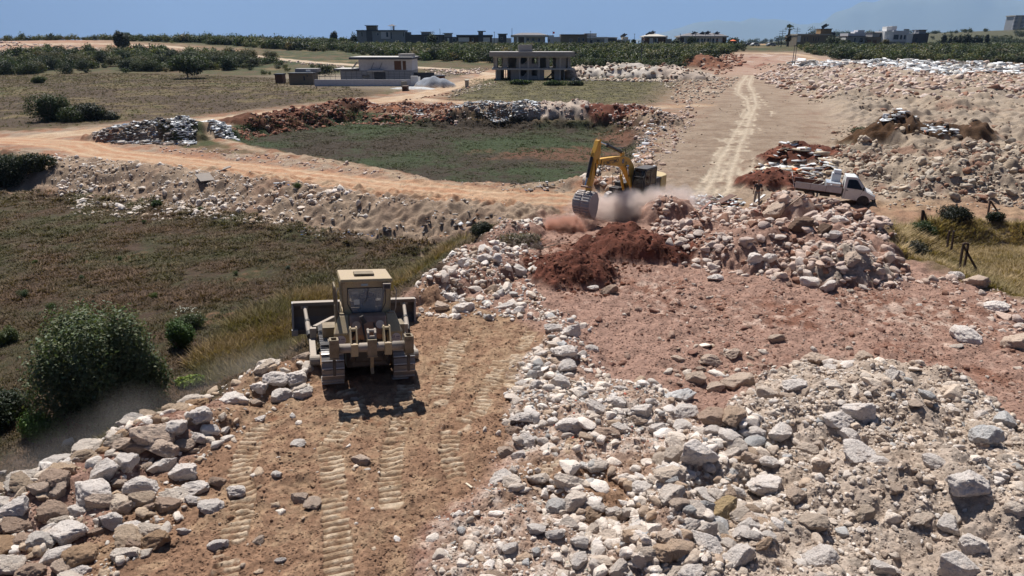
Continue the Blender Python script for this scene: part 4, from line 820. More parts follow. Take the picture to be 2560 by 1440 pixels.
# --- trees and bushes that stand alone
def branches(mb, base, h, spread, n, seed, r0=.07):
    r = random.Random(seed); b = Vector(base)
    for i in range(n):
        a = r.uniform(0, 6.28); t = Vector((math.cos(a) * spread * r.uniform(.3, 1), math.sin(a) * spread * r.uniform(.3, 1), h * r.uniform(.6, 1.0)))
        m1 = b + t * .45 + Vector((r.uniform(-.1, .1), r.uniform(-.1, .1), .08)) * spread
        mb.cyl(b, m1, r0, r0 * .6, 6); mb.cyl(m1, b + t, r0 * .6, r0 * .2, 5)
        for _ in range(2):
            e = m1 + Vector((r.uniform(-1, 1), r.uniform(-1, 1), r.uniform(.2, 1))) * spread * .4; mb.cyl(m1, e, r0 * .35, r0 * .1, 4)
def plant(name, pos, rx, ry, h, n, size, col, label, cat='bush', seed=1, nb=9, stem=True, group=None, lift=0.0, var=.35, spread=.62, th=.45):
    o = empty(name, pos); tag(o, label, cat, group); c, rd = bush_blobs(seed, nb, spread=spread); sc_ = np.array([rx, ry, h])
    c = c * sc_; rd = rd * sc_; c[:, 2] += lift; V, F, C = leaves(c, rd, n, size, seed, inner=.5, var=var); V[:, 2] = np.maximum(V[:, 2], 0.0 if lift == 0 else lift * .2)
    npmesh('crown' if cat == 'tree' else 'foliage', V, F, M['leaf'], np.asarray(col) * C, parent=o)
    if stem:
        mb = MB(); 
        if lift > 0: mb.cyl((0, 0, -.2), (0, 0, lift * 1.1), .10 * h * .5, .07 * h * .5, 8); branches(mb, (0, 0, lift), h * .7, rx * .6, 7, seed, .05 * h * .4)
        else: branches(mb, (0, 0, -.1), h * .75, rx * .7, 9, seed, .035 * h + .01)
        mb.build('trunk' if cat == 'tree' else 'stem', M['bark'], o)
    return o
def fieldpt(u, v, z=-1.8):
    x, y = hit(u, v, z)
    if abs(zg(x, y) - z) > .35 and u > 1000: q = hitg(u, v); return (q.x, q.y, q.z - .03)
    return (x, y, zg(x, y) - .03)
G1, G2, G3, G4 = (.040, .052, .028), (.055, .085, .022), (.085, .120, .025), (.034, .045, .026)
plant('olive_bush', fieldpt(250, 1030), 1.55, 1.4, 3.8, 52000, .080, (.105, .130, .066), 'large grey green olive bush beside the rock bank', seed=31, nb=30, spread=.95)
plant('olive_bush', fieldpt(345, 1015), 1.0, .9, 2.3, 12000, .080, (.078, .100, .050), 'grey green bush grown into the right side of the large olive bush', seed=37, nb=14, spread=.9)
plant('bush', fieldpt(20, 1050), 1.1, 1.0, 1.2, 12000, .07, (.028, .040, .020), 'very dark bush at the left picture edge by the olive bush', seed=32)
plant('bush', fieldpt(112, 1092), .72, .6, .85, 9000, .055, (.085, .145, .035), 'bright green round shrub in front of the large olive bush', seed=33)
plant('bush', fieldpt(262, 1062), 1.0, .7, .75, 9000, .06, (.060, .095, .035), 'low green shrub in the shade under the olive bush', seed=34)
plant('bush', fieldpt(448, 868), .78, .7, 1.15, 10000, .055, (.060, .110, .028), 'dark green shrub right of the large olive bush', seed=35)
plant('flowering_bush', fieldpt(470, 820), .75, .6, .7, 7000, .05, (.085, .110, .055), 'pale green shrub with white flower heads behind the dark shrub', seed=36)
plant('grass_tussock', fieldpt(470, 965), .75, .45, .42, 5200, .09, (.150, .200, .030), 'bright yellow green tussock below the dark green shrub', 'tussock', seed=38, stem=False)
plant('bush', fieldpt(20, 855), .5, .45, .65, 4000, .05, (.075, .095, .035), 'pale green shrub at the left edge behind the olive bush', seed=39, stem=False)
plant('bush', fieldpt(1205, 586), .95, .6, .7, 6000, .07, (.030, .038, .022), 'dark low bush at the far end of the rock bank', seed=40)
plant('bush', fieldpt(22, 470), 2.7, 1.8, 2.6, 15000, .13, (.034, .046, .024), 'big dark bush at the left edge by the lower road', seed=41, nb=11)
plant('bush', fieldpt(105, 468), 1.5, 1.2, 1.5, 7000, .12, (.042, .052, .028), 'smaller bush beside the big dark bush at the lower road', seed=42)
plant('bush', fieldpt(398, 520), .55, .5, .5, 1600, .08, (.050, .085, .025), 'small bright green bush at the foot of the rubble bank', seed=43, stem=False)
plant('bush', (*hit(128, 302), 0), 2.9, 2.2, 3.6, 12000, .16, (.046, .066, .026), 'tall bright green bush beside the upper dirt road', seed=44, nb=10)
plant('bush', (*hit(185, 303), 0), 2.0, 1.6, 2.3, 5000, .15, (.055, .075, .030), 'low green bush between the tall bush and the dark bush', seed=48)
plant('bush', (*hit(222, 300), 0), 3.0, 2.0, 2.4, 9000, .16, (.028, .038, .022), 'dark spreading bush right of the tall bright bush', seed=45, nb=10)
plant('bush', (*hit(275, 298), 0), 2.6, 1.4, 1.5, 4500, .15, (.038, .044, .028), 'low dull bush at the end of the row by the upper road', seed=46)
plant('fig_tree', (*hit(470, 196), zg(*hit(470, 196))), 5.2, 4.0, 3.6, 12000, .32, (.050, .070, .028), 'lone wide fig tree with its shadow in the left field', 'tree', seed=47, nb=12, lift=1.6)
plant('bush', (*hit(98, 208), zg(*hit(98, 208))), 1.7, 1.4, 1.4, 2500, .2, (.085, .105, .035), 'light green round bush in the left field', seed=50, stem=False)
plant('tree', (*hit(303, 122), zg(*hit(303, 122))), 3.6, 3.2, 5.2, 4500, .45, (.032, .042, .024), 'single dark round tree standing beside the hill road', 'tree', seed=49, lift=.8)
plant('pine_tree', (*at(836, 103, 330)[0:2], B0(0, 330)), 2.4, 2.2, 4.6, 2500, .5, (.028, .038, .024), 'dark pointed pine on the skyline left of the houses', 'tree', seed=51, lift=1.6, spread=.4)
plant('bush', fieldpt(2300, 590, -1.2), .95, .8, .95, 6000, .07, (.045, .070, .025), 'green bush in the dry grass by the fence posts', seed=52)
plant('bush', fieldpt(2275, 640, -1.2), 1.0, .8, .75, 5000, .07, (.070, .066, .050), 'grey brown dry bush below the green bush at the right', seed=53)
plant('bush', fieldpt(2385, 552, -1.2), 1.5, .8, .9, 8000, .075, (.028, .032, .022), 'dark flat bush under the farther fence posts', seed=54)
plant('bush', fieldpt(2490, 553, -1.2), .9, .6, .55, 3000, .075, (.036, .042, .024), 'low dark bush at the right end by the track', seed=57)
plant('dead_brushwood', (*hit(1300, 618), zg(*hit(1300, 618)) + .05), 1.2, .8, .75, 2600, .09, (.19, .165, .13), 'heap of dead grey brushwood on the rocks left of the red earth', 'brushwood', seed=55, var=.5)
plant('bush', (*hit(2155, 352), zg(*hit(2155, 352))), 2.2, 1.4, .8, 3000, .12, (.075, .080, .040), 'pale green weeds beside the brown earth mound', seed=56, stem=False)
for k, (u, v, w, lab) in enumerate([(1300, 212, 4.0, 'green weeds under the left half of the concrete shell'), (1385, 214, 3.2, 'green weeds at the middle of the concrete shell foot'), (1440, 214, 2.2, 'dark weeds at the right end of the concrete shell foot'), (810, 190, 5.0, 'green garden shrubs behind the villa wall')]):
    x, y = hit(u, v); plant('bush', (x, y, zg(x, y)), w, 1.2, 1.0 if k < 3 else 3.0, 2200, .2, (.060, .095, .030) if k < 2 else (.045, .060, .028), lab, seed=80 + k, stem=False)
# white flower heads on the flowering bush
fb = bpy.data.objects['flowering_bush']; mb = MB(); rr_ = random.Random(4)
for _ in range(46):
    a = rr_.uniform(0, 6.28); q = rr_.uniform(.2, .95); c = (math.cos(a) * q * .75, math.sin(a) * q * .6, .55 + .45 * (1 - q * q) + rr_.uniform(-.05, .12)); s = rr_.uniform(.012, .026); mb.box(c, (s * 2, s * 2, s * .6), rot=(rr_.uniform(-.5, .5), rr_.uniform(-.5, .5), a))
M['petal'] = paint('petal', (.42, .42, .34), .8, dirt=.1); mb.build('flower_heads', M['petal'], fb)

# palm tree, fan crowns with a skirt of dead fronds
def palm(u, vb, vt, y, lab, w=1.0):
    p0 = at(u, vb, y); z0 = zg(p0.x, y) ; top = at(u, vt, y).z; h = top - z0; o = empty('palm_tree', (p0.x, y, z0)); tag(o, lab, 'palm tree'); mb = MB(); mb.cyl((0, 0, -.3), (.1, 0, h * .84), .45 * w, .34 * w, 10); mb.build('trunk', M['bark'], o)
    r = np.random.default_rng(3)
    for nm, n, zc, droop, c in (('crown', 46, h * .86, .1, (.045, .058, .030)), ('dead_fronds', 60, h * .68, .9, (.14, .10, .06))):
        V, F, C = [], [], []
        for i in range(n):
            a = r.uniform(0, 6.28); L = h * .155 * r.uniform(.8, 1.2); e = r.uniform(-.3, 1.3) if nm == 'crown' else r.uniform(-1.35, -.6); d = np.array([math.cos(a) * math.cos(e), math.sin(a) * math.cos(e), math.sin(e)]); b = np.array([0, 0, zc - (0 if nm == 'crown' else r.uniform(0, h * .2))])
            tip = b + d * L; side = np.cross(d, [0, 0, 1]); side /= np.linalg.norm(side) + 1e-6; upv = np.cross(side, d)
            for q in range(9):
                t = (q - 4) * .33; dd = d * math.cos(t) + (side if q % 1 == 0 else side) * math.sin(t); m_ = tip + dd * L * .55 - np.array([0, 0, .12 * L]); s_ = side * .16 * w; k = len(V)
                V += [tip - s_ * .3, tip + s_ * .3, m_ + s_ * .8 + upv * .1, m_ - s_ * .8]; F.append((k, k + 1, k + 2, k + 3))
            k = len(V); V += [b - side * .05, b + side * .05, tip + side * .05, tip - side * .05]; F.append((k, k + 1, k + 2, k + 3))
        V = np.array(V); npmesh(nm, V, np.array(F), M['leaf'], np.ones((len(V), 3)) * np.array(c) * np.repeat(r.uniform(.7, 1.3, len(V) // 4), 4)[:, None], parent=o)
    return o

# --- grass and weeds of the fields (nobody could count them)
def tuft(seed, nb, w, lean):
    r = np.random.default_rng(seed); V, F = [], []
    for i in range(nb):
        a = r.uniform(0, 6.28); b = np.array([math.cos(a), math.sin(a), 0]) * r.uniform(0, .35); d = np.array([math.cos(a), math.sin(a), 0]) * r.uniform(.1, lean); s = np.array([-math.sin(a), math.cos(a), 0]) * w * r.uniform(.6, 1.3)
        k = len(V); h = r.uniform(.6, 1.1); V += [b - s, b + s, b + d + np.array([0, 0, h])]; F.append((k, k + 1, k + 2))
    return np.array(V), np.array(F), np.repeat(r.uniform(.75, 1.25, nb), 3)[:, None] * np.ones((1, 3))
TU = [tuft(900 + k, 7, .10, .9) for k in range(6)]; TG = [tuft(920 + k, 8, .035, .7) for k in range(6)]
def grow(name, wpoly, dens, hmin, hmax, protos, colf, lab, ymax=60, flt=None, far=1.0):
    x0, y0 = wpoly.min(0); x1, y1 = wpoly.max(0); x0 = max(x0, -75 if ymax < 120 else -150); x1 = min(x1, 80); y1 = min(y1, ymax); y0 = max(y0, 9); n = int((x1 - x0) * (y1 - y0) * dens); x = RNG.uniform(x0, x1, n); y = RNG.uniform(y0, y1, n)
    k = (sdpoly(x, y, wpoly) > .35) & (np.abs(np.arctan2(x, y)) < AMAX * .9)
    if flt is not None: k &= flt(x, y)
    x, y = x[k], y[k]; n = len(x); r = np.hypot(x, y); h = RNG.uniform(hmin, hmax, n) * (.8 + .5 * pn2(x / 3, y / 3, 55)) * (1 + far * r / 90)
    sc = np.stack([h * 1.1 * (1 + far * r / 40), h * 1.1 * (1 + far * r / 40), h], -1)
    V_, F_, C_ = merge_scatter(protos, np.stack([x, y, ZG(x, y) - .02], -1), sc, RNG.uniform(0, 6.28, n), np.zeros(n), colf(x, y), RNG.integers(0, len(protos), n))
    print(name, n); tag(npmesh(name, V_, F_, M['grass'], C_), lab, 'grass', kind='stuff')
def lerp(a, b, t): t = np.clip(t, 0, 1)[:, None]; return np.asarray(a) * (1 - t) + np.asarray(b) * t
def c_field(x, y):
    n1 = pn2(x / 3, y / 3, 85) + .5 * pn2(x / 1.2, y / 1.2, 12); n2_ = pn2(x / 9, y / 9, 13); c = lerp((.150, .096, .062), (.105, .096, .048), .45 + .7 * n1 + .5 * n2_)
    return c * RNG.uniform(.6, 1.45, (len(x), 1))
grow('field_weeds', WP['nearfield'], 95, .04, .15, TU, c_field, 'brown and green weeds covering the near field', 58, lambda x, y: RNG.uniform(size=len(x)) < np.clip(1.35 - np.hypot(x, y) / 62, .3, 1) * (pn2(x / 2.6, y / 2.6, 90) + .5 * pn2(x / .9, y / .9, 91) > -.55) * ((sdpoly(x, y, WP['nearfield']) > 3.6) | (y < 40)))
gold = hits([(560,800),(700,740),(860,700),(1000,680),(1120,640),(1200,605),(1140,680),(1040,742),(900,805),(790,890),(620,955),(500,960),(440,900),(500,860)], -1.6)
grow('dry_grass', gold, 150, .18, .46, TG, lambda x, y: lerp((.25, .175, .085), (.15, .13, .06), .35 + pn2(x / 2, y / 2, 14)) * RNG.uniform(.7, 1.35, (len(x), 1)), 'tall golden dry grass between the field and the rock bank', 60)
grow('straw_grass', WP['rightgrass'], 90, .12, .34, TG, lambda x, y: lerp((.37, .275, .155), (.22, .175, .085), .30 + pn2(x / 3, y / 3, 15)) * RNG.uniform(.75, 1.3, (len(x), 1)), 'tall straw coloured grass at the right behind the rocks', 60)
grow('meadow_grass', WP['greenfield'], 9, .04, .10, TU, lambda x, y: lerp((.085, .064, .046), (.072, .092, .044), .5 + 1.1 * pn2(x / 14, y / 14, 81)) * RNG.uniform(.7, 1.3, (len(x), 1)), 'low green and brown growth in the middle field', 100)
grow('left_field_grass', WP['leftfield'], 2.6, .05, .22, TU, lambda x, y: lerp((.12, .085, .055), (.11, .105, .048), .4 + .8 * pn2(x / 10, y / 10, 19)) * RNG.uniform(.6, 1.5, (len(x), 1)), 'dry brown and olive grass scattered over the far left field', 190, far=.25)
grow('middle_field_grass', WP['midfield'], 2.5, .05, .18, TU, lambda x, y: lerp((.13, .11, .06), (.09, .10, .04), .4 + .8 * pn2(x / 8, y / 8, 29)) * RNG.uniform(.6, 1.5, (len(x), 1)), 'yellow green grass in the field below the concrete shell', 190, far=.25)
# bright single weeds dotted in the near field
for k, (u, v, s, c) in enumerate([(385, 745, .28, G3), (830, 735, .2, G2), (850, 770, .26, (.05, .065, .04)), (650, 655, .16, (.05, .075, .05)), (720, 672, .22, (.08, .105, .085)), (130, 770, .3, G2), (590, 690, .2, G2), (205, 700, .25, (.06, .085, .04)), (90, 660, .22, G3), (360, 560, .25, G2), (500, 530, .4, G2), (750, 525, .45, G2), (60, 745, .35, (.07, .10, .05)), (300, 650, .22, G2)]):
    x, y = hit(u, v, -1.8); o = bpy.data.objects.new('weed', mid_me[k % 6].copy()); COL.objects.link(o)
    me = o.data; a = me.color_attributes['Col']; n = len(me.vertices); arr = np.ones((n, 4), np.float32); arr[:, :3] = np.array(c) * BM[k % 6][2]; a.data.foreach_set('color', arr.ravel())
    o.location = (x, y, zg(x, y)); o.scale = (s, s, s * 1.1); tag(o, None, 'weed', 'green weeds dotted over the near field')
    o['label'] = f"green weed clump in the near field, {['first', 'second', 'third', 'fourth', 'fifth', 'sixth', 'seventh', 'eighth', 'ninth', 'tenth', 'eleventh', 'twelfth', 'thirteenth', 'fourteenth'][sorted([385,830,850,650,720,130,590,205,90,360,500,750,60,300]).index(u)]} from the left"
print('veg', round(time.time() - T0, 1))
# ------------------------------------------------------------------ machines
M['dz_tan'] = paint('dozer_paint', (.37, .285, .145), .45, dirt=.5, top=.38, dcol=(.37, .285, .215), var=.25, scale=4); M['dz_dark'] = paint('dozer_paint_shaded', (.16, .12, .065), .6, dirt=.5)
M['dz_rust'] = paint('worn_tank', (.27, .15, .095), .55, dirt=.6, dcol=(.36, .27, .21)); M['steel'] = paint('bare_steel', (.30, .30, .31), .45, .4, dirt=.45, top=.3, dcol=(.44, .39, .34))
M['dz_dust'] = paint('dusty_steel', (.26, .235, .205), .6, .2, dirt=.55, top=.45, dcol=(.42, .35, .29), scale=5, var=.2); M['dark'] = paint('dark_steel', (.035, .032, .032), .6, .2, dirt=.25, dcol=(.2, .16, .13))
M['blade'] = paint('blade_steel', (.11, .10, .10), .5, .3, dirt=.5, dcol=(.20, .15, .12)); M['rubber'] = paint('rubber', (.022, .021, .021), .8, dirt=.4, dcol=(.18, .14, .11))
M['glass'] = glass('cab_glass', (.34, .35, .35), .42, .25); M['glass_d'] = glass('dark_glass', (.012, .014, .018), .8, .06)
M['sticker'] = paint('sticker_white', (.42, .40, .44), .5, dirt=.15); M['ink'] = paint('sticker_ink', (.06, .035, .12), .6, dirt=0)
def text_mesh(name, s, size, mat, parent, loc, rot, depth=.002, bold=False, sx=1.0):
    c = bpy.data.curves.new(name, 'FONT'); c.body = s; c.size = size; c.extrude = depth; c.align_x = 'CENTER'; c.align_y = 'CENTER'; c.offset = size * (.02 if bold else 0)
    t = bpy.data.objects.new(name, c); COL.objects.link(t); dg = bpy.context.evaluated_depsgraph_get(); me = bpy.data.meshes.new_from_object(t.evaluated_get(dg)); bpy.data.objects.remove(t)
    me.materials.clear(); me.materials.append(mat); o = bpy.data.objects.new(name, me); COL.objects.link(o); o.parent = parent; o.location = loc; o.rotation_euler = rot; o.scale = (sx, 1, 1); return o
M['worn_edge'] = paint('worn_steel_edge', (.50, .49, .48), .35, .5, dirt=.35, dcol=(.36, .30, .25)); M['shoe'] = paint('track_shoe', (.17, .165, .165), .5, .3, dirt=.5, dcol=(.27, .22, .18))
def loop_pts(y0, y1, z0, r0, z1, r1, n):
    """closed crawler path round a rear circle (y0,z0,r0) and a front circle (y1,z1,r1), n even steps with tangent"""
    P = []
    for i in range(25): a = R(90 + 180 * i / 24); P.append((y0 + r0 * math.cos(a), z0 + r0 * math.sin(a)))
    for i in range(25): a = R(-90 + 180 * i / 24); P.append((y1 + r1 * math.cos(a), z1 + r1 * math.sin(a)))
    P.append(P[0]); P = np.array(P); s = np.concatenate([[0], np.cumsum(np.hypot(*np.diff(P, axis=0).T))]); q = np.linspace(0, s[-1], n, endpoint=False)
    y = np.interp(q, s, P[:, 0]); z = np.interp(q, s, P[:, 1]); y2 = np.interp((q + .02) % s[-1], s, P[:, 0]); z2 = np.interp((q + .02) % s[-1], s, P[:, 1]); return [(a, b, math.atan2(d - b, c - a)) for a, b, c, d in zip(y, z, y2, z2)], s[-1] / n
def crawler(parent, xc, w, y0, y1, r0, r1, mat, grouser=.06, n=44, zoff=.0):
    mb = MB(); pts, st = loop_pts(y0, y1, r0 + zoff, r0, r1 + zoff, r1, n); edge = []
    for y, z, a in pts:
        mb.box((xc, y, z), (w, st * .93, .035), rot=(a, 0, 0)); ny, nz = math.sin(a), -math.cos(a)
        edge += list(range(len(mb.f), len(mb.f) + 6)); mb.box((xc, y + ny * grouser * .5 + math.cos(a) * st * .36, z + nz * grouser * .5 + math.sin(a) * st * .36), (w, .028, grouser), rot=(a, 0, 0))
        mb.box((xc, y - ny * .05, z - nz * .05), (w * .3, st * .8, .09), rot=(a, 0, 0))
    t = mb.build('track', mat, parent); t.data.materials.append(M['worn_edge'])
    for i in edge: t.data.polygons[i].material_index = 1
    return t
def dozer():
    o = empty('bulldozer', (DOZ.x + .05, DOZ.y - .25, zg(DOZ.x, DOZ.y - .25) + .06), R(17), R(-7.0), R(4.0)); tag(o, 'dusty tan bulldozer seen from behind, working at the embankment edge', 'bulldozer')
    for s in (-1, 1):
        t = crawler(o, s * 1.07, .66, .55, 3.75, .50, .46, M['shoe'], zoff=.05)
        f = MB(); f.box((s * 1.07, 2.15, .52), (.34, 3.1, .36)); f.box((s * 1.07, 2.2, .80), (.2, 2.2, .16))
        for i in range(7): f.cyl((s * 1.07 - .2, .98 + i * .38, .22), (s * 1.07 + .2, .98 + i * .38, .22), .13, n=12)
        f.build('track_frame', M['dz_dust'], t, .02)
        w = MB(); w.cyl((s * 1.07 - .09, .55, .55), (s * 1.07 + .09, .55, .55), .44, n=22); w.cyl((s * 1.07 - .2, .55, .55), (s * 1.07 + .2, .55, .55), .2, n=16); w.cyl((s * 1.07 - .09, 3.75, .51), (s * 1.07 + .09, 3.75, .51), .41, n=22); w.build('sprocket', M['dz_dust'], t, .01)
        # guard plate above the track, rear fender box with sloping back
        g = MB(); g.bb((s * .70, 1.0, 1.12), (s * 1.15, 3.2, 1.17)); g.add([(s * .56, .10, 1.28), (s * 1.02, .10, 1.28), (s * 1.02, .10, 1.66), (s * .56, .10, 1.66), (s * .56, .46, 2.14), (s * .86, .46, 2.14), (s * .56, .80, 2.14), (s * .86, .80, 2.14), (s * .56, .80, 1.28), (s * 1.0, .60, 1.28), (s * 1.0, .55, 1.66)], [(0, 1, 2, 3), (3, 2, 5, 4), (4, 5, 7, 6), (2, 10, 7, 5), (1, 9, 10, 2), (9, 8, 6, 7, 10), (0, 3, 4, 6, 8), (0, 8, 9, 1)]); fb_ = g.build('fender_box', M['dz_tan'], o, .025)
        st_ = MB(); st_.cyl((s * .82, .092, 1.47), (s * .82, .078, 1.47), .145, n=28); sk = st_.build('sticker', M['sticker'], fb_)
        text_mesh('lettering', '25 mt.', .10, M['ink'], fb_, (s * .82, .076, 1.50), (R(90), 0, 0), bold=True); text_mesh('lettering', 'HAKLARI', .052, M['ink'], fb_, (s * .82, .076, 1.42), (R(90), 0, 0), bold=True)
    b = MB(); b.bb((-.66, .35, .5), (.66, 3.9, 1.25)); b.bb((-.5, .1, .62), (.5, .5, 1.2)); b.prism([(.22, .55), (.05, .8), (.05, 1.15), (.3, 1.3), (.8, 1.3), (.8, .5)], 'x', -.42, .42); b.build('hull', M['dark'], o, .03)
    h = MB(); h.prism([(1.9, 1.2), (1.9, 2.02), (3.9, 1.86), (4.15, 1.75), (4.2, 1.1)], 'x', -.48, .48); h.bb((-.52, 4.16, .9), (.52, 4.3, 1.8)); hood = h.build('hood', M['dz_tan'], o, .03)
    e = MB(); e.cyl((.2, 3.0, 1.85), (.2, 3.0, 2.75), .07, n=12); e.cyl((-.2, 2.6, 1.85), (-.2, 2.6, 2.35), .12, n=14); e.build('exhaust_pipe', M['dark'], o)
    # fuel tank across the back
    t = MB(); t.prism([(.18, 1.42), (.10, 1.60), (.16, 1.98), (.28, 2.14), (.75, 2.16), (.75, 1.42)], 'x', -.545, .545); tank = t.build('fuel_tank', M['dz_rust'], o, .05, seg=3)
    for x in (-.36, .34):
        q = MB(); q.cyl((x, .135, 1.90), (x, .122, 1.90), .125, n=26); qq = q.build('faded_sticker', paint('faded_sticker', (.44, .35, .29) if x < 0 else (.56, .52, .48), .6, dirt=.5, dcol=(.42, .28, .2)), tank); qq.rotation_euler = (R(-9), 0, 0); qq.location = (0, -.0, .0)
        qq.location = (0, .135 - (.135 * math.cos(R(-9)) - 1.90 * math.sin(R(-9))) - .008, 1.90 - (.135 * math.sin(R(-9)) + 1.90 * math.cos(R(-9))))
    rc = MB(); rc.bb((-.56, .2, 1.18), (.56, .7, 1.44))
    for x in (-.44, -.2, .1, .3, .46): rc.cyl((x, .19, 1.25), (x, .19, 1.40), .03, n=8)
    rc.tube([(-.18, .14, 1.95), (-.16, .0, 1.75), (-.1, -.1, 1.45)], .03); rc.tube([(.16, .14, 1.95), (.18, .0, 1.75), (.2, -.08, 1.45)], .025); rc.cyl((-.22, .06, 2.2), (-.12, .06, 1.98), .07, n=10)
    rc.build('hydraulic_hoses', M['dark'], o)
    # cab: posts, walls, roof with hatch
    c = MB(); X, Y0, Y1, Z0, Z1 = .74, .62, 2.05, 1.95, 3.13
    def ring(y, xw0, xw1, z0, z1, hx0, hx1, hz0, hz1, t=.05):
        for (a, b_) in (((-xw1, z0), (-hx1, hz0)),): pass
        outer = [(-xw0, z0), (xw0, z0), (xw1, z1), (-xw1, z1)]; inner = [(-hx0, hz0), (hx0, hz0), (hx1, hz1), (-hx1, hz1)]
        for i in range(4):
            j = (i + 1) % 4; c.prism([outer[i], outer[j], inner[j], inner[i]], 'y', y, y + t)
    ring(Y0, .70, .76, Z0, Z1, .44, .575, Z0 + .20, Z1 - .19)
    c.prism([(-.44, Z0 + .20), (-.575, Z0 + .20 + .36), (-.575, Z0 + .3)], 'y', Y0 + .003, Y0 + .05)
    ring(Y1, .70, .76, Z0 - .2, Z1, .60, .66, Z0 + .25, Z1 - .12)
    for s in (-1, 1):
        for (ya, yb) in ((Y0, Y0 + .14), (Y1 - .1, Y1), (1.25, 1.36)): c.prism([(s * .70, Z0 - .1), (s * .64, Z0 - .1), (s * .70, Z1), (s * .76, Z1)], 'y', ya, yb)
        c.bb((s * .66, Y0, Z0 - .35), (s * .73, Y1, Z0 + .28)); c.bb((s * .70, Y0, Z1 - .12), (s * .765, Y1, Z1))
    cab = c.build('cab', M['dz_tan'], o, .012)
    rf = MB(); rf.box((0, 1.36, Z1 + .05), (1.60, 1.66, .10), top=(.96, .97)); roof = rf.build('roof', M['dz_tan'], cab, .02)
    ha = MB(); ha.box((-.03, 1.2, Z1 + .16), (.62, .50, .05), top=(.95, .92)); ha.box((-.03, 1.22, Z1 + .125), (.50, .40, .06)); ha.build('roof_hatch', M['dz_dark'], cab, .012)
    gl = MB(); gl.prism([(-.43, Z0 + .22), (.43, Z0 + .22), (.565, Z0 + .5), (.565, Z1 - .2), (-.565, Z1 - .2), (-.565, Z0 + .5)], 'y', Y0 + .02, Y0 + .028); gl.build('rear_window', M['glass'], cab)
    gf_ = MB()
    for y in (Y0 + .008,):
        pts = [(-.43, Z0 + .21), (.43, Z0 + .21), (.57, Z0 + .5), (.57, Z1 - .19), (-.57, Z1 - .19), (-.57, Z0 + .5), (-.43, Z0 + .21)]
        gf_.tube([(p[0], y, p[1]) for p in pts], .018, 6)
    gf_.build('window_seal', M['rubber'], cab)
    for s in (-1, 1):
        g2 = MB(); g2.prism([(s * .70, Z0 + .25), (s * .755, Z1 - .1), (s * .750, Z1 - .1), (s * .695, Z0 + .25)], 'y', Y0 + .12, Y1 - .1); g2.build('side_window', M['glass'], cab)
    fw = MB(); fw.bb((-.62, Y1 - .03, Z0 + .25), (.62, Y1 - .022, Z1 - .12)); fw.build('front_window', M['glass'], cab)
    # cab door swung open along the left side, rails, lamp, plate
    d = MB(); 
    for a, b_ in (((-.90, .50, 1.75), (-.95, .50, 3.0)), ((-.90, 1.25, 1.75), (-.95, 1.25, 3.0)), ((-.90, .50, 1.75), (-.90, 1.25, 1.75)), ((-.95, .50, 3.0), (-.95, 1.25, 3.0)), ((-.92, .50, 2.3), (-.92, 1.25, 2.3))): d.beam(a, b_, .05, .07)
    d.bb((-.935, .5, 1.3), (-.90, 1.25, 2.3)); door = d.build('door', M['dz_dark'], o, .01); dg_ = MB(); dg_.bb((-.935, .53, 2.3), (-.928, 1.22, 2.96)); dg_.build('door_glass', M['glass'], door)
    for s in (-1, 1):
        hr = MB(); hr.tube([(s * .83, .58, 2.15), (s * .87, .55, 2.3), (s * .90, .55, 2.85), (s * .84, .58, 2.98)], .018); hr.build('hand_rail', M['dz_dust'], o)
        ft = MB(); ft.box((s * .72, .56, 2.08), (.20, .16, .22)); ft.build('rear_box', M['dz_dark'], o, .015)
    lp = MB(); lp.box((.60, .50, 3.0), (.24, .14, .18)); lamp = lp.build('work_lamp', M['dz_dust'], o, .01); lf_ = MB(); lf_.box((.60, .425, 2.99), (.18, .012, .12)); lf_.build('lens', M['dark'], lamp)
    pl_ = MB(); pl_.box((-.06, .615, 3.035), (.20, .012, .06)); pl_.build('name_plate', paint('plate', (.30, .40, .45), .4, dirt=.2), o)
    st2 = MB(); st2.box((-.30, .632, 2.50), (.17, .004, .16)); st2.build('window_sticker', paint('paper', (.62, .60, .50), .7, dirt=.1), o)
    # seat seen through the glass
    se = MB(); se.box((.05, 1.15, 2.05), (.5, .5, .14)); se.box((.05, .95, 2.35), (.48, .12, .5)); se.build('seat', M['rubber'], o, .03)
    for s in (-1, 1):                                   # grilles, bolts and steps that break up the flat panels
        gr = MB()
        for i in range(5): gr.bb((s * .742, .80 + i * .11, 1.72), (s * .752, .86 + i * .11, 2.1))
        gr.build('side_grille', M['dark'], o)
        st_ = MB(); st_.bb((s * 1.12, .62, 1.17), (s * 1.40, .95, 1.20)); st_.bb((s * 1.12, 2.3, 1.17), (s * 1.40, 2.7, 1.20)); st_.bb((s * 1.14, .64, .92), (s * 1.17, 2.68, 1.17)); st_.build('step_plate', M['dark'], o)
        tk = MB(); tk.bb((s * .86, 1.5, 1.17), (s * 1.30, 2.2, 1.50)); tk.build('tool_box', M['dz_dark'], o, .02)
    bt = MB()
    for i in range(9): bt.cyl((-.50 + i * .125, .13, 1.47), (-.50 + i * .125, .10, 1.47), .014, n=6)
    bt.bb((-.545, .13, 1.66), (.545, .15, 1.672)); bt.build('tank_seam', M['dark'], tank)
    gt = MB(); gt.tube([(-.66, .60, 3.10), (-.66, .57, 3.16), (.62, .57, 3.16), (.62, .60, 3.10)], .012, 5); gt.build('roof_gutter', M['dark'], roof)
    wp = MB(); wp.tube([(.05, .60, 2.92), (.0, .59, 2.6), (-.10, .59, 2.45)], .010, 5); wp.build('wiper', M['dark'], cab)
    # ripper
    rp = MB(); rp.cyl((-1.10, -.72, 1.46), (1.10, -.72, 1.46), .135, n=22); beam = rp.build('ripper_beam', M['dz_dust'], o, .0, True)
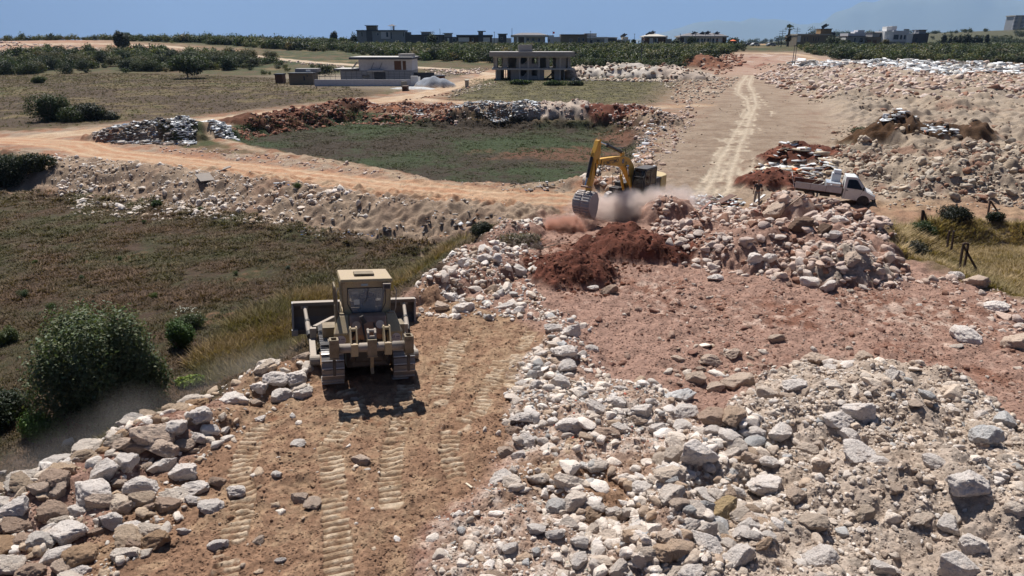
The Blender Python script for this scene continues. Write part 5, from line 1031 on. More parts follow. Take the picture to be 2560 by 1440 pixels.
    for s in (-1, 0, 1):
        k = MB(); x = s * 1.07
        k.box((x, -.74, 1.43 + (.05 if s == 0 else .03)), (.26, .36, .44 if s else .50))
        for q in (-1, 1):
            if s: k.box((x + q * .10, -.74, 1.70), (.06, .34, .14))
        if s:
            k.box((x, -.58, 1.70), (.2, .05, .14)); k.box((x, -.90, 1.70), (.2, .04, .14))
        k.box((x, -.92, 1.22), (.30, .04, .035)); k.build('shank_holder', M['dz_dark'], o, .012)
        sh_ = MB(); sh_.prism([(-.84, 1.25), (-.64, 1.25), (-.66, .84), (-.74, .72), (-.88, .68), (-.78, .84)] if s == 0 else [(-.80, 1.25), (-.68, 1.25), (-.70, .75), (-.78, .66)], 'x', x - .045, x + .045); sh_.build('ripper_shank', M['dz_dark'] if s == 0 else M['dark'], o, .01)
    for x in (-.50, .46):
        k = MB()
        for q in (-1, 1): k.prism([(-.88, 1.30), (-.60, 1.30), (-.30, 1.75), (-.38, 2.02), (-.52, 2.02), (-.80, 1.60)], 'x', x + q * .085 - .022, x + q * .085 + .022)
        k.cyl((x - .12, -.45, 1.93), (x + .12, -.45, 1.93), .06, n=12); k.box((x, -.84, 1.42), (.2, .1, .36)); k.build('ripper_bracket', M['dz_tan'], o, .01)
        lc = MB(); lc.cyl((x, -.45, 1.9), (x, .3, 1.5), .07, n=12); lc.cyl((x, -.6, 1.2), (x, .2, .8), .08, n=10); lc.build('lift_cylinder', M['dark'], o)
    k = MB()
    for q in (-1, 1): k.prism([(-.86, 1.62), (-.62, 1.62), (-.52, 1.95), (-.62, 2.0), (-.78, 1.9)], 'x', q * .10 - .03, q * .10 + .03)
    k.cyl((-.14, -.65, 1.93), (.14, -.65, 1.93), .05, n=12); k.box((0, -.80, 1.78), (.16, .05, .08)); k.build('tooth_clevis', M['dz_dust'], o, .01)
    # blade: curved mouldboard with end plates
    prof = [(y, z + .42) for y, z in [(5.05, .02), (5.18, .26), (5.27, .52), (5.24, .80), (5.13, 1.04)]]
    bl_ = MB(); bl_.prism(prof + [(y + .07, z) for y, z in reversed(prof)], 'x', -2.18, 2.18); bl_.bb((-2.2, 4.98, 1.40), (2.2, 5.22, 1.50)); bl_.bb((-2.18, 5.0, .34), (2.18, 5.08, .52)); blade = bl_.build('blade', M['blade'], o, .01)
    for s in (-1, 1):
        ep = MB(); ep.prism([(4.92, .34), (4.92, .64), (5.0, 1.51), (5.32, 1.51), (5.40, .92), (5.32, .34)], 'x', s * 2.18, s * 2.25); ep.bb((s * 2.05, 4.86, .32), (s * 2.27, 5.06, .54)); ep.build('end_plate', M['steel'], blade, .01)
    rimm = MB(); rimm.bb((-2.2, 4.93, 1.505), (2.2, 5.24, 1.535)); rimm.build('top_rim', M['dz_dust'], blade, .008)
    for s in (-1, 1):
        a = MB(); a.beam((s * 1.60, 1.4, .48), (s * 1.60, 3.6, .55), .20, .26); a.beam((s * 1.60, 3.6, .55), (s * 1.72, 5.1, .66), .20, .26); a.box((s * 1.56, 3.3, .82), (.22, .2, .42)); a.cyl((s * 1.40, 1.4, .48), (s * 1.72, 1.4, .48), .17, n=16)
        a.beam((s * 1.5, 3.5, .95), (s * .7, 4.9, .95), .16, .2); arm = a.build('push_arm', M['dz_dust'], o, .02)
        t = MB(); t.cyl((s * 1.68, 3.45, .78), (s * 1.73, 4.15, 1.03), .085, n=14); t.cyl((s * 1.73, 4.15, 1.03), (s * 1.80, 5.1, 1.38), .065, n=14); t.box((s * 1.80, 5.06, 1.36), (.26, .14, .12)); t.build('tilt_cylinder', M['dz_dust'], o)
        j = MB(); j.cyl((s * 1.66, 3.30, .74), (s * 1.69, 3.55, .80), .11, n=12); j.build('cylinder_joint', M['dark'], o); j = MB(); j.cyl((s * 1.72, 4.10, 1.01), (s * 1.73, 4.2, 1.05), .10, n=12); j.build('cylinder_joint', M['dark'], o)
    return o
DZ = dozer()

# ---- excavator
M['ex_yel'] = paint('excavator_yellow', (.62, .33, .030), .42, dirt=.22, dcol=(.40, .27, .15), top=.12); M['ex_blk'] = paint('excavator_black', (.020, .021, .024), .45, dirt=.25, dcol=(.14, .11, .10), top=.25)
M['ex_tan'] = paint('counterweight_paint', (.50, .37, .13), .5, dirt=.4, dcol=(.42, .33, .24), top=.4); M['chrome'] = paint('piston_rod', (.62, .62, .63), .2, .9, dirt=.1)
M['bucket'] = paint('bucket_steel', (.36, .345, .34), .5, .3, dirt=.35, dcol=(.40, .33, .29), top=.4)
def excavator():
    o = empty('excavator', (EXC.x, EXC.y, zg(EXC.x, EXC.y) + .02), EXC_YAW_L); o.scale = (.89, .89, .89); tag(o, 'yellow and black crawler excavator digging, wrapped in dust', 'excavator')
    u = empty('undercarriage', (0, 0, 0), R(-38)); u.parent = o
    for s in (-1, 1):
        crawler(u, s * 1.12, .58, -1.55, 1.55, .42, .42, M['bucket'], .035, 42, .03); f = MB(); f.box((s * 1.12, 0, .46), (.34, 3.0, .34)); f.cyl((s * 1.12 - .2, 1.55, .45), (s * 1.12 + .2, 1.55, .45), .34, n=18); f.cyl((s * 1.12 - .2, -1.55, .45), (s * 1.12 + .2, -1.55, .45), .34, n=18); f.build('track_frame', M['ex_blk'], u, .02)
    f = MB(); f.box((0, 0, .62), (1.8, 1.5, .3)); f.cyl((0, 0, .7), (0, 0, 1.02), .6, n=24); f.build('carbody', M['ex_blk'], u, .02)
    h = MB(); h.bb((-1.32, -1.3, 1.0), (1.32, 1.35, 1.16)); h.bb((-1.30, -1.10, 1.16), (1.30, -.55, 2.12)); h.bb((.42, -.55, 1.16), (1.30, 1.0, 1.78)); h.bb((.5, 1.0, 1.16), (1.28, 1.5, 1.5)); h.bb((-1.3, -.55, 1.16), (-.3, -.25, 2.1)); h.bb((-.95, -1.0, 2.12), (.6, -.75, 2.28)); h.build('superstructure', M['ex_blk'], o, .04)
    c = MB(); pts = []
    for i in range(13): a = R(200 + 140 * i / 12); pts.append((1.42 * math.cos(a), -1.35 + 1.45 * math.sin(a)))
    pts = [(-1.36, -1.0)] + [p for p in pts if p[1] < -1.5] + [(1.36, -1.0)]; c.prism(pts, 'z', 1.02, 2.16); c.build('counterweight', M['ex_tan'], o, .07, seg=3)
    # cab
    k = MB(); x0, x1, y0, y1, z0, z1 = -1.34, -.40, -.25, 1.48, 1.16, 2.92
    k.prism([(y0, z0), (y0, z1), (1.28, z1), (1.55, 2.55), (1.55, z0)], 'x', x0, x0 + .05); 
    cab = MB()
    for x in (x0, x1 - .06):
        for a, b_ in (((y0 + .03, z0), (y0 + .03, z1)), ((.62, z0), (.62, z1)), ((1.50, z0), (1.52, 2.45)), ((1.52, 2.45), (1.25, z1 - .03)), ((y0, z1 - .04), (1.27, z1 - .04)), ((y0, z0 + .04), (1.5, z0 + .04))): cab.beam((x + .03, *a), (x + .03, *b_), .06, .08, up=(1, 0, 0))
        cab.bb((x, y0, z0), (x + .06, 1.5, z0 + .62))
    cab.bb((x0, y0, z1 - .03), (x1, 1.28, z1 + .07)); cab.bb((x0, 1.46, z0), (x1, 1.53, z0 + .25)); cab.bb((x0, y0, z0), (x1, y0 + .06, z1)); cab.bb((x0 + .05, 1.49, 2.40), (x1 - .05, 1.54, 2.46)); cb = cab.build('cab', M['ex_blk'], o, .015)
    g = MB(); g.bb((x0 + .015, y0 + .06, z0 + .62), (x0 + .022, 1.48, z1 - .08)); g.bb((x1 - .03, y0 + .06, z0 + .62), (x1 - .023, 1.48, z1 - .08)); g.bb((x0 + .06, 1.505, z0 + .25), (x1 - .06, 1.512, 2.42)); g.prism([(1.53, 2.45), (1.26, z1 - .05), (1.25, z1 - .055), (1.52, 2.445)], 'x', x0 + .06, x1 - .06); g.build('cab_windows', M['glass_d'], cb)
    r_ = MB(); r_.tube([(x0, -.2, z1), (x0, -.2, z1 + .28), (x0, .1, z1 + .28)], .02); r_.build('antenna_rail', M['ex_blk'], o); r_ = MB(); r_.tube([(1.25, .0, 1.78), (1.25, .0, 2.4), (1.25, 1.4, 2.4), (1.25, 1.4, 1.5)], .02); r_.tube([(.6, 1.4, 1.5), (.6, 1.4, 2.4), (1.25, 1.4, 2.4)], .02); r_.build('guard_rail', M['ex_blk'], o); r_ = MB(); r_.tube([(x0 - .05, 1.3, 1.3), (x0 - .05, 1.3, 2.1)], .02); r_.build('grab_handle', M['ex_blk'], o)
    s_ = MB(); s_.bb((.55, 1.5, 1.0), (1.2, 1.85, 1.08)); s_.bb((.55, 1.3, 1.2), (1.3, 1.75, 1.5)); s_.build('tool_box', M['ex_blk'], o, .02)
    ex_ = MB(); ex_.cyl((.7, -1.3, 2.2), (.7, -1.3, 2.62), .07, n=12); ex_.build('exhaust_pipe', M['ex_blk'], o)
    # boom, stick, bucket in the plane x = .05
    bx = .03
    up_ = [(.10, 1.62), (.55, 2.45), (1.10, 3.20), (1.62, 3.66), (2.20, 3.86), (3.4, 3.98), (4.6, 4.06), (5.70, 4.10)]; lo_ = [(5.78, 3.80), (4.6, 3.56), (3.4, 3.36), (2.60, 3.22), (2.10, 2.92), (1.50, 2.25), (.95, 1.62), (.45, 1.30)]
    b = MB(); b.prism(up_ + lo_, 'x', bx - .20, bx + .20); b.cyl((bx - .26, 5.72, 3.96), (bx + .26, 5.72, 3.96), .17, n=18); b.cyl((bx - .3, .3, 1.5), (bx + .3, .3, 1.5), .2, n=18); b.box((bx, 2.35, 3.98), (.14, .4, .30)); boom = b.build('boom', M['ex_yel'], o, .03)
    for s, rz in ((-1, R(-90)), (1, R(90))):
        text_mesh('lettering', 'SUMITOMO', .36, M['ex_blk'], boom, (bx + s * .203, 4.15, 3.72), (R(90), R(0), rz), .003, True, 1.05)
        l = MB(); l.cyl((bx + s * .2, 2.55, 3.58), (bx + s * .206, 2.55, 3.58), .17, n=26); lg = l.build('round_emblem', M['ex_blk'], boom); l = MB(); l.cyl((bx + s * .206, 2.55, 3.58), (bx + s * .210, 2.55, 3.58), .12, n=26); l.build('emblem_ring', M['sticker'], lg); l = MB(); l.prism([(2.47, 3.50), (2.51, 3.50), (2.63, 3.66), (2.59, 3.66)], 'x', bx + s * .210, bx + s * .214); l.cyl((bx + s * .210, 2.55, 3.6), (bx + s * .214, 2.55, 3.6), .05, n=12); l.build('emblem_figure', M['ex_blk'], lg)
        text_mesh('lettering', 'X4', .2, M['ex_blk'], boom, (bx + s * .203, 2.12, 3.42), (R(90), 0, rz), .003, True)
        bc = MB(); bc.cyl((bx + s * .32, 1.35, 1.35), (bx + s * .32, 1.85, 2.45), .10, n=14); bc.build('boom_cylinder', M['ex_yel'], o, .0, True); rd_ = MB(); rd_.cyl((bx + s * .32, 1.85, 2.45), (bx + s * .30, 2.15, 3.20), .05, n=12); rd_.cyl((bx + s * .2, 2.15, 3.2), (bx + s * .4, 2.15, 3.2), .09, n=12); rd_.build('piston_rod', M['chrome'], o, 0, True)
    a = MB(); a.cyl((bx, 2.55, 4.18), (bx, 4.35, 4.82), .115, n=16); a.cyl((bx, 4.25, 4.78), (bx, 4.42, 4.84), .145, n=16); a.tube([(bx + .1, 2.9, 4.4), (bx + .1, 2.5, 4.5), (bx + .1, 2.2, 4.42), (bx + .1, 2.0, 3.9)], .03); a.tube([(bx - .1, 2.9, 4.4), (bx - .1, 2.5, 4.5), (bx - .1, 2.2, 4.42), (bx - .1, 2.0, 3.9)], .03); a.build('stick_cylinder', M['ex_blk'], o)
    a = MB(); a.cyl((bx, 4.4, 4.83), (bx, 5.5, 5.2), .05, n=12); a.build('stick_rod', M['chrome'], o)
    st = MB(); st.prism([(5.50, 5.30), (5.72, 5.30), (6.10, 4.55), (6.30, 3.6), (6.62, 2.5), (6.64, 2.10), (6.42, 2.04), (6.22, 2.6), (5.66, 3.8), (5.50, 4.2), (5.42, 5.0)], 'x', bx - .16, bx + .16)
    for s in (-1, 1): st.prism([(5.45, 5.35), (5.60, 5.38), (5.65, 4.6), (5.5, 4.6)], 'x', bx + s * .16 - .02, bx + s * .16 + .02); st.prism([(6.02, 4.75), (6.24, 4.25), (6.2, 4.1), (6.0, 4.1)], 'x', bx + s * .12 - .02, bx + s * .12 + .02)
    stick = st.build('stick', M['ex_yel'], o, .02)
    k = MB(); k.cyl((bx, 6.26, 4.30), (bx, 6.72, 3.05), .105, n=16); k.build('bucket_cylinder', M['ex_blk'], o); k = MB(); k.cyl((bx, 6.72, 3.05), (bx, 6.96, 2.50), .05, n=12); k.build('bucket_rod', M['chrome'], o)
    k = MB()
    for s in (-1, 1): k.beam((bx + s * .2, 6.50, 2.40), (bx + s * .2, 7.0, 2.52), .05, .12); k.beam((bx + s * .14, 6.98, 2.52), (bx + s * .14, 6.98, 1.9), .05, .12)
    k.cyl((bx - .25, 6.98, 2.51), (bx + .25, 6.98, 2.51), .07, n=12); k.cyl((bx - .25, 6.54, 2.12), (bx + .25, 6.54, 2.12), .08, n=12); k.build('bucket_linkage', M['dz_rust'], o)
    k = MB()
    for s in (-1, 1): k.tube([(bx + s * .2, 5.35, 4.05), (bx + s * .23, 5.55, 3.5), (bx + s * .22, 5.75, 3.0), (bx + s * .20, 6.0, 3.1), (bx + s * .18, 6.1, 3.9)], .028)
    k.tube([(bx + .21, 2.2, 3.9), (bx + .22, 3.6, 4.02), (bx + .22, 5.3, 4.12)], .025); k.build('hoses', M['rubber'], o)
    # bucket: curved back with ribs, side cheeks, teeth; opens towards the machine
    pr = [(y + .36, z + .45) for y, z in [(6.08, 1.66), (6.40, 1.70), (6.78, 1.55), (7.02, 1.22), (7.06, .82), (6.92, .42), (6.62, .12), (6.22, -.08)]]
    cy_, cz_ = 6.71, 1.30; inn = [(cy_ + (y - cy_) * .93, cz_ + (z - cz_) * .93) for y, z in pr]
    bk = MB(); w_ = .62; bk.prism(pr + list(reversed(inn)), 'x', bx - w_, bx + w_); 
    for s in (-1, 1): bk.prism(pr + [(6.31, 1.0), (6.21, 1.65)], 'x', bx + s * w_ - .025, bx + s * w_ + .025)
    bucket = bk.build('bucket', M['bucket'], o, .01)
    rb = MB()
    for i in range(11):                                   # wear strips across the back, split by a centre band
        t = .6 + i * .47; j = int(t); q = t - j; y = pr[j][0] * (1 - q) + pr[min(j + 1, 7)][0] * q; z = pr[j][1] * (1 - q) + pr[min(j + 1, 7)][1] * q
        dy, dz = pr[min(j + 1, 7)][0] - pr[j][0], pr[min(j + 1, 7)][1] - pr[j][1]; aa = math.atan2(dz, dy)
        for s in (-1, 1): rb.box((bx + s * .32, y + .02 * math.sin(-aa), z + .02 * math.cos(aa)), (.50, .07, .07), rot=(aa, 0, 0))
    rb.build('bucket_ribs', M['bucket'], bucket)
    for i in range(5):
        x = bx - .54 + i * .27; th = MB(); th.prism([(6.66, .39), (6.58, .31), (6.31, .23), (6.56, .43)], 'x', x - .05, x + .05); th.build('tooth', M['steel'], bucket)
    return o
EXC_YAW_L = math.atan2(.62, -.78)
EX = excavator()

# ---- pickup lorry
M['tr_white'] = paint('van_white', (.66, .66, .65), .35, dirt=.25, dcol=(.45, .37, .30)); M['tr_bed'] = paint('bed_side_white', (.50, .48, .49), .5, dirt=.45, dcol=(.40, .33, .28)); M['tr_brown'] = paint('bed_inside', (.11, .035, .025), .7, dirt=.3)
M['sheet'] = paint('galvanised', (.60, .64, .68), .3, .5, dirt=.1); M['sheet_w'] = paint('appliance_white', (.60, .63, .66), .4, dirt=.1); M['lens'] = paint('lamp_lens', (.16, .18, .19), .15, dirt=.1); M['redlens'] = paint('red_lens', (.35, .02, .015), .2, dirt=.1)
TW = hitg(2084, 506); TZ = zg(TW.x, TW.y)
def truck():
    o = empty('pickup_truck', (TW.x, TW.y + .5, TZ + .04), R(-90 - 20), 0, 0); o.rotation_euler = (R(-4), 0, R(-110)); o.scale = (.88, .88, .88); tag(o, 'white dropside pickup truck with a loaded bed on the dirt road', 'pickup truck'); W = .95
    # cab shell: lofted sections along y (forward), tumblehome above the belt line
    def sec(y, zb, belt, zt, wt): return [(-W, y, zb), (-W, y, belt), (-wt, y, zt), (wt, y, zt), (W, y, belt), (W, y, zb)]
    mb = MB(); mb.loft([sec(.62, .42, 1.22, 2.02, .80), sec(1.30, .42, 1.20, 2.06, .80), sec(1.42, .42, 1.19, 2.00, .79)]); mb.loft([sec(1.42, .42, 1.19, 2.00, .79), sec(2.10, .62, 1.14, 1.26, .84), sec(2.12, .62, 1.14, 1.20, .84)])
    mb.loft([sec(2.10, .62, 1.12, 1.19, .84), sec(2.62, .62, .90, 1.02, .82), sec(2.78, .62, .80, .86, .80)]); mb.bb((-W, 1.42, .40), (W, 1.50, .7)); body = mb.build('cab_body', M['tr_white'], o, .035, seg=3)
    for s in (-1, 1):
        ar = MB()
        pts = [(2.05 + .42 * math.cos(R(a)), .42 + .42 * math.sin(R(a))) for a in range(0, 181, 20)]; q = [(2.05 + .50 * math.cos(R(a)), .42 + .48 * math.sin(R(a))) for a in range(180, -1, -20)]; ar.prism(pts + q, 'x', s * (W - .03), s * (W + .02))
        ar.build('wheel_arch', M['tr_white'], body)
    for s in (-1, 1):
        iw = MB(); iw.cyl((s * (W - .25), 2.05, .42), (s * (W + .006), 2.05, .42), .41, n=24)
        iw.build('wheel_well', M['rubber'], body)
    for s in (-1, 1):
        g = MB(); g.prism([(.80, 1.24), (.80, 1.86), (1.28, 1.90), (1.42, 1.84), (1.86, 1.26), (1.80, 1.22)], 'x', 0, .012); gw = g.build('door_window', M['glass_d'], o); gw.location = (s * .957, 0, 0); gw.rotation_euler = (0, 0, 0)
        gw.matrix_parent_inverse = Matrix.Identity(4); gw.rotation_euler = (0, -s * math.atan2(.15, .80), 0); gw.location = (s * (.957 + .0) - (-s * 1.22 * math.sin(math.atan2(.15, .80))) * 1.0, 0, 1.22 - 1.22 * math.cos(math.atan2(.15, .8)))
        dl = MB(); dl.tube([(s * .955, .74, .50), (s * .955, .74, 1.2)], .008, 4); dl.tube([(s * .955, 1.66, .55), (s * .955, 1.90, 1.15)], .008, 4); dl.build('door_seam', M['rubber'], body); hd = MB(); hd.box((s * .965, .84, 1.08), (.03, .14, .05)); hd.build('door_handle', M['rubber'], o)
        mr = MB(); mr.box((s * 1.08, 1.90, 1.32), (.12, .10, .26)); mr.cyl((s * .94, 1.86, 1.25), (s * 1.06, 1.88, 1.3), .02, n=6); mr.build('wing_mirror', M['rubber'], o, .02)
        hl = MB(); hl.box((s * .68, 2.79, .84), (.30, .05, .15)); hl.build('headlight', M['lens'], o, .01)
    ws = MB(); a, b_ = (1.47, 1.955), (2.075, 1.285); ws.add([(-.72, a[0], a[1]), (.72, a[0], a[1]), (.78, b_[0], b_[1]), (-.78, b_[0], b_[1]), (-.72, a[0] + .02, a[1] + .02), (.72, a[0] + .02, a[1] + .02), (.78, b_[0] + .02, b_[1] + .02), (-.78, b_[0] + .02, b_[1] + .02)], [(0, 1, 2, 3), (4, 5, 6, 7), (0, 1, 5, 4), (1, 2, 6, 5), (2, 3, 7, 6), (3, 0, 4, 7)]); ws.build('windscreen', glass('windscreen', (.05, .07, .10), .9, .04), o)
    bp = MB(); bp.box((0, 2.78, .56), (1.86, .20, .24)); bp.box((0, 2.80, .76), (1.0, .06, .12)); bp.build('front_bumper', M['rubber'], o, .03)
    ch = MB(); ch.bb((-.45, -2.6, .48), (.45, 1.6, .66)); ch.bb((.6, -.9, .40), (.85, -.2, .62)); ch.box((.93, .34, .60), (.04, .30, .2)); ch.build('chassis', M['dark'], o, .01)
    for y in (-1.55, 2.05):
        for s in (-1, 1):
            w = MB(); w.cyl((s * .62, y, .34), (s * .90, y, .34), .34, n=28); wh = w.build('wheel', M['rubber'], o, .03); r_ = MB(); r_.cyl((s * .88, y, .34), (s * .905, y, .34), .19, n=20); r_.build('rim', M['dz_dust'], wh)
    bd = MB(); bd.bb((-.98, -2.75, .74), (.98, .52, .82)); bd.bb((-.98, .46, .82), (.98, .52, 1.36)); bed = bd.build('bed_floor', M['tr_brown'], o, .01)
    for s in (-1, 1):
        for i in range(3):
            y0 = -2.73 + i * 1.085; p = MB(); p.bb((s * .98, y0, .78), (s * 1.01, y0 + 1.06, 1.24)); p.bb((s * 1.01, y0 + .05, 1.17), (s * 1.025, y0 + 1.01, 1.21)); p.bb((s * 1.01, y0 + .05, .82), (s * 1.025, y0 + 1.01, .86)); p.build('side_board', M['tr_bed'], o, .006)
        q = MB(); q.bb((s * .95, -2.73, .83), (s * .978, .45, 1.22)); q.build('side_lining', M['tr_brown'], o)
    tg = MB(); tg.beam((0, -2.78, .80), (0, -3.05, 1.62), 1.9, .03, up=(0, 1, .3)); tg.build('tailgate', M['tr_bed'], o, .005)
    lp = MB(); lp.box((.7, -2.80, .68), (.3, .04, .12)); lp.build('tail_light', M['redlens'], o)
    return o
TR = truck()
def on_truck(name, mb, mat, lab, cat, bevel=.02):
    x = mb.build(name, mat, None, bevel); x.matrix_world = Matrix.Translation((TW.x, TW.y + .5, TZ + .04)) @ Euler((R(-4), 0, R(-110))).to_matrix().to_4x4() @ Matrix.Scale(.88, 4); tag(x, lab, cat); return x
b_ = MB(); b_.bb((-.55, -.62, .83), (.94, .36, 1.46)); on_truck('sheet_metal_box', b_, M['sheet'], 'shiny sheet metal box lying in the truck bed behind the cab', 'metal box')
b_ = MB(); b_.bb((-.62, -.28, 1.47), (.12, .34, 2.02)); b_.bb((-.60, -.285, 2.025), (.10, .32, 2.05)); on_truck('white_appliance', b_, M['sheet_w'], 'white appliance standing on the metal box in the truck bed', 'appliance')
b_ = MB(); b_.bb((-.58, -.20, 2.06), (.05, .30, 2.30)); on_truck('white_carton', b_, M['sheet_w'], 'small white box on top of the white appliance', 'box')
rr_ = random.Random(12)
for k, (c, lab) in enumerate([((.44, .36, .25), 'beige board leaning in the truck bed'), ((.60, .56, .50), 'pale board lying across the truck bed'), ((.16, .07, .05), 'dark brown board standing in the truck bed')]):
    b_ = MB(); b_.beam((-.5 + .3 * k, -1.6 + .35 * k, .86), (-.3 + .2 * k, -.9 + .2 * k, 1.45 - .2 * k), .7, .03, up=(0, 0, 1)); on_truck('board', b_, paint('board_%d' % k, c, .8, dirt=.2), lab, 'board', 0)
for k in range(3):
    b_ = MB(); b_.box((.99 + .0, -.45 + .18 * k, 1.27 + .02 * (k % 2)), (.10, .13, .14), rot=(.3 * k, .2, .4)); 
    if k == 1: on_truck('plastic_bag', b_, M['sheet_w'], 'crumpled white plastic bag hooked on the truck side board', 'bag', .04)

# ---- people (one continuous body each; clothes are children)
M['skin'] = paint('skin', (.30, .17, .11), .6, dirt=0); M['blackcloth'] = paint('black_cloth', (.018, .018, .022), .9, dirt=.1); M['greycloth'] = paint('grey_trousers', (.20, .18, .165), .9, dirt=.2); M['hair'] = paint('hair', (.015, .012, .010), .8, dirt=0)
def skinned(name, joints, bones, mat, parent, sub=2):
    me = bpy.data.meshes.new(name); me.from_pydata([j[0] for j in joints], bones, []); o = bpy.data.objects.new(name, me); COL.objects.link(o); o.parent = parent; m = o.modifiers.new('skin', 'SKIN'); me.skin_vertices or None
    lay = me.skin_vertices[0].data if me.skin_vertices else None
    if lay is None: o.modifiers.remove(m); m = o.modifiers.new('skin', 'SKIN'); lay = me.skin_vertices[0].data
    for i, j in enumerate(joints): lay[i].radius = (j[1], j[1] if len(j) < 3 else j[2])
    lay[0].use_root = True; s = o.modifiers.new('sub', 'SUBSURF'); s.levels = sub; s.render_levels = sub; me.materials.append(mat)
    m.use_smooth_shade = True; return o
def person_standing(pos, yaw, lab):
    o = empty('person', pos, yaw); o.scale = (.92, .92, .92); tag(o, lab, 'person')
    J = [((0, 0, .95), .13, .10), ((0, 0, 1.15), .135, .10), ((0, 0, 1.38), .16, .10), ((0, 0, 1.47), .075), ((0, -.01, 1.53), .055), ((0, .01, 1.62), .092), ((0, .01, 1.72), .085),
         ((-.19, 0, 1.41), .06), ((-.25, .01, 1.15), .045), ((-.27, .05, .90), .034), ((-.27, .07, .80), .03), ((.19, 0, 1.41), .06), ((.25, .01, 1.15), .045), ((.28, .04, .90), .034), ((.28, .06, .80), .03),
         ((-.10, 0, .88), .095), ((-.13, .04, .50), .065), ((-.15, -.02, .10), .045), ((-.15, .12, .04), .04), ((.10, 0, .88), .095), ((.13, .02, .50), .065), ((.16, -.10, .10), .045), ((.17, .04, .04), .04)]
    B = [(0, 1), (1, 2), (2, 3), (3, 4), (4, 5), (5, 6), (2, 7), (7, 8), (8, 9), (9, 10), (2, 11), (11, 12), (12, 13), (13, 14), (0, 15), (15, 16), (16, 17), (17, 18), (0, 19), (19, 20), (20, 21), (21, 22)]
    skinned('body', J, B, M['skin'], o)
    for s in (-1, 1):                                   # fingers and thumb
        for i in range(5):
            x = s * .275 + (i - 2) * .016 * (1 if i else 1.2); L = [.055, .08, .088, .082, .065][i]; f = MB(); f.cyl((x, .075, .80), (x + (.03 * -s if i == 0 else 0), .09, .80 - L), .009, .007, 6); f.build('finger' if i else 'thumb', M['skin'], o)
    sj = [((0, 0, .93), .155, .12), ((0, 0, 1.15), .155, .12), ((0, 0, 1.39), .18, .12), ((0, 0, 1.46), .08), ((-.19, 0, 1.41), .078), ((-.245, .01, 1.20), .062), ((.19, 0, 1.41), .078), ((.245, .01, 1.20), .062)]
    skinned('shirt', sj, [(0, 1), (1, 2), (2, 3), (2, 4), (4, 5), (2, 6), (6, 7)], M['blackcloth'], o)
    tj = [((0, 0, .94), .145, .115), ((-.10, 0, .86), .11), ((-.13, .04, .50), .085), ((-.15, -.02, .12), .07), ((.10, 0, .86), .11), ((.13, .02, .50), .085), ((.16, -.10, .12), .07)]
    skinned('trousers', tj, [(0, 1), (1, 2), (2, 3), (0, 4), (4, 5), (5, 6)], M['greycloth'], o)
    skinned('hair', [((0, -.015, 1.66), .098), ((0, -.005, 1.73), .088)], [(0, 1)], M['hair'], o)
    sh = MB(); sh.box((-.15, .05, .04), (.11, .28, .09)); sh.box((.17, -.03, .04), (.11, .28, .09)); sh.build('shoes', M['rubber'], o, .03)
    fc = MB(); fc.box((0, .105, 1.64), (.03, .03, .04)); fc.build('nose', M['skin'], o, .008)
    for s in (-1, 1): e_ = MB(); e_.box((s * .095, .01, 1.64), (.02, .04, .06)); e_.build('ear', M['skin'], o, .008); e_ = MB(); e_.box((s * .033, .093, 1.665), (.022, .01, .012)); e_.build('eye', M['hair'], o)
    return o
px_, py_ = hit(1890, 516); person_standing((px_, py_, zg(px_, py_)), R(-12), 'standing person in a black shirt and grey trousers, seen from behind')
def person_driving():
    o = empty('person', (0, 0, 0)); mw = Matrix.LocRotScale(DZ.location, DZ.rotation_euler, None); o.matrix_world = mw @ Matrix.Translation((.05, 1.10, 2.10)); tag(o, 'seated driver in a dark cap and dark shirt inside the bulldozer cab', 'person')
    J = [((0, 0, .1), .13, .1), ((0, -.05, .3), .13, .1), ((0, -.04, .50), .15, .1), ((0, -.03, .60), .07), ((0, -.01, .66), .055), ((.01, .01, .74), .09), ((.01, .01, .83), .08), ((-.19, -.03, .52), .055), ((-.26, .12, .32), .045), ((-.22, .36, .30), .033), ((-.2, .43, .3), .03),
         ((.19, -.03, .52), .055), ((.27, .12, .32), .045), ((.24, .36, .26), .033), ((.23, .43, .25), .03), ((-.1, .1, .08), .09), ((-.13, .5, .08), .065), ((-.13, .55, -.32), .05), ((.1, .1, .08), .09), ((.13, .5, .08), .065), ((.13, .55, -.32), .05)]
    skinned('body', J, [(0, 1), (1, 2), (2, 3), (3, 4), (4, 5), (5, 6), (2, 7), (7, 8), (8, 9), (9, 10), (2, 11), (11, 12), (12, 13), (13, 14), (0, 15), (15, 16), (16, 17), (0, 18), (18, 19), (19, 20)], M['skin'], o)
    skinned('shirt', [((0, -.02, .1), .15, .12), ((0, -.05, .3), .15, .12), ((0, -.04, .51), .175, .12), ((0, -.03, .58), .08), ((-.19, -.03, .52), .075), ((-.25, .08, .38), .06), ((.19, -.03, .52), .075), ((.26, .08, .38), .06)], [(0, 1), (1, 2), (2, 3), (2, 4), (4, 5), (2, 6), (6, 7)], M['blackcloth'], o)
    skinned('hair', [((.01, -.02, .77), .092), ((.01, -.01, .84), .07)], [(0, 1)], M['hair'], o)
    c = MB(); c.cyl((.01, .0, .80), (.01, .0, .89), .105, .085, 16); c.box((.09, .05, .815), (.14, .15, .015)); c.build('cap', M['blackcloth'], o, .01); return o
person_driving()
print('machines', round(time.time() - T0, 1))
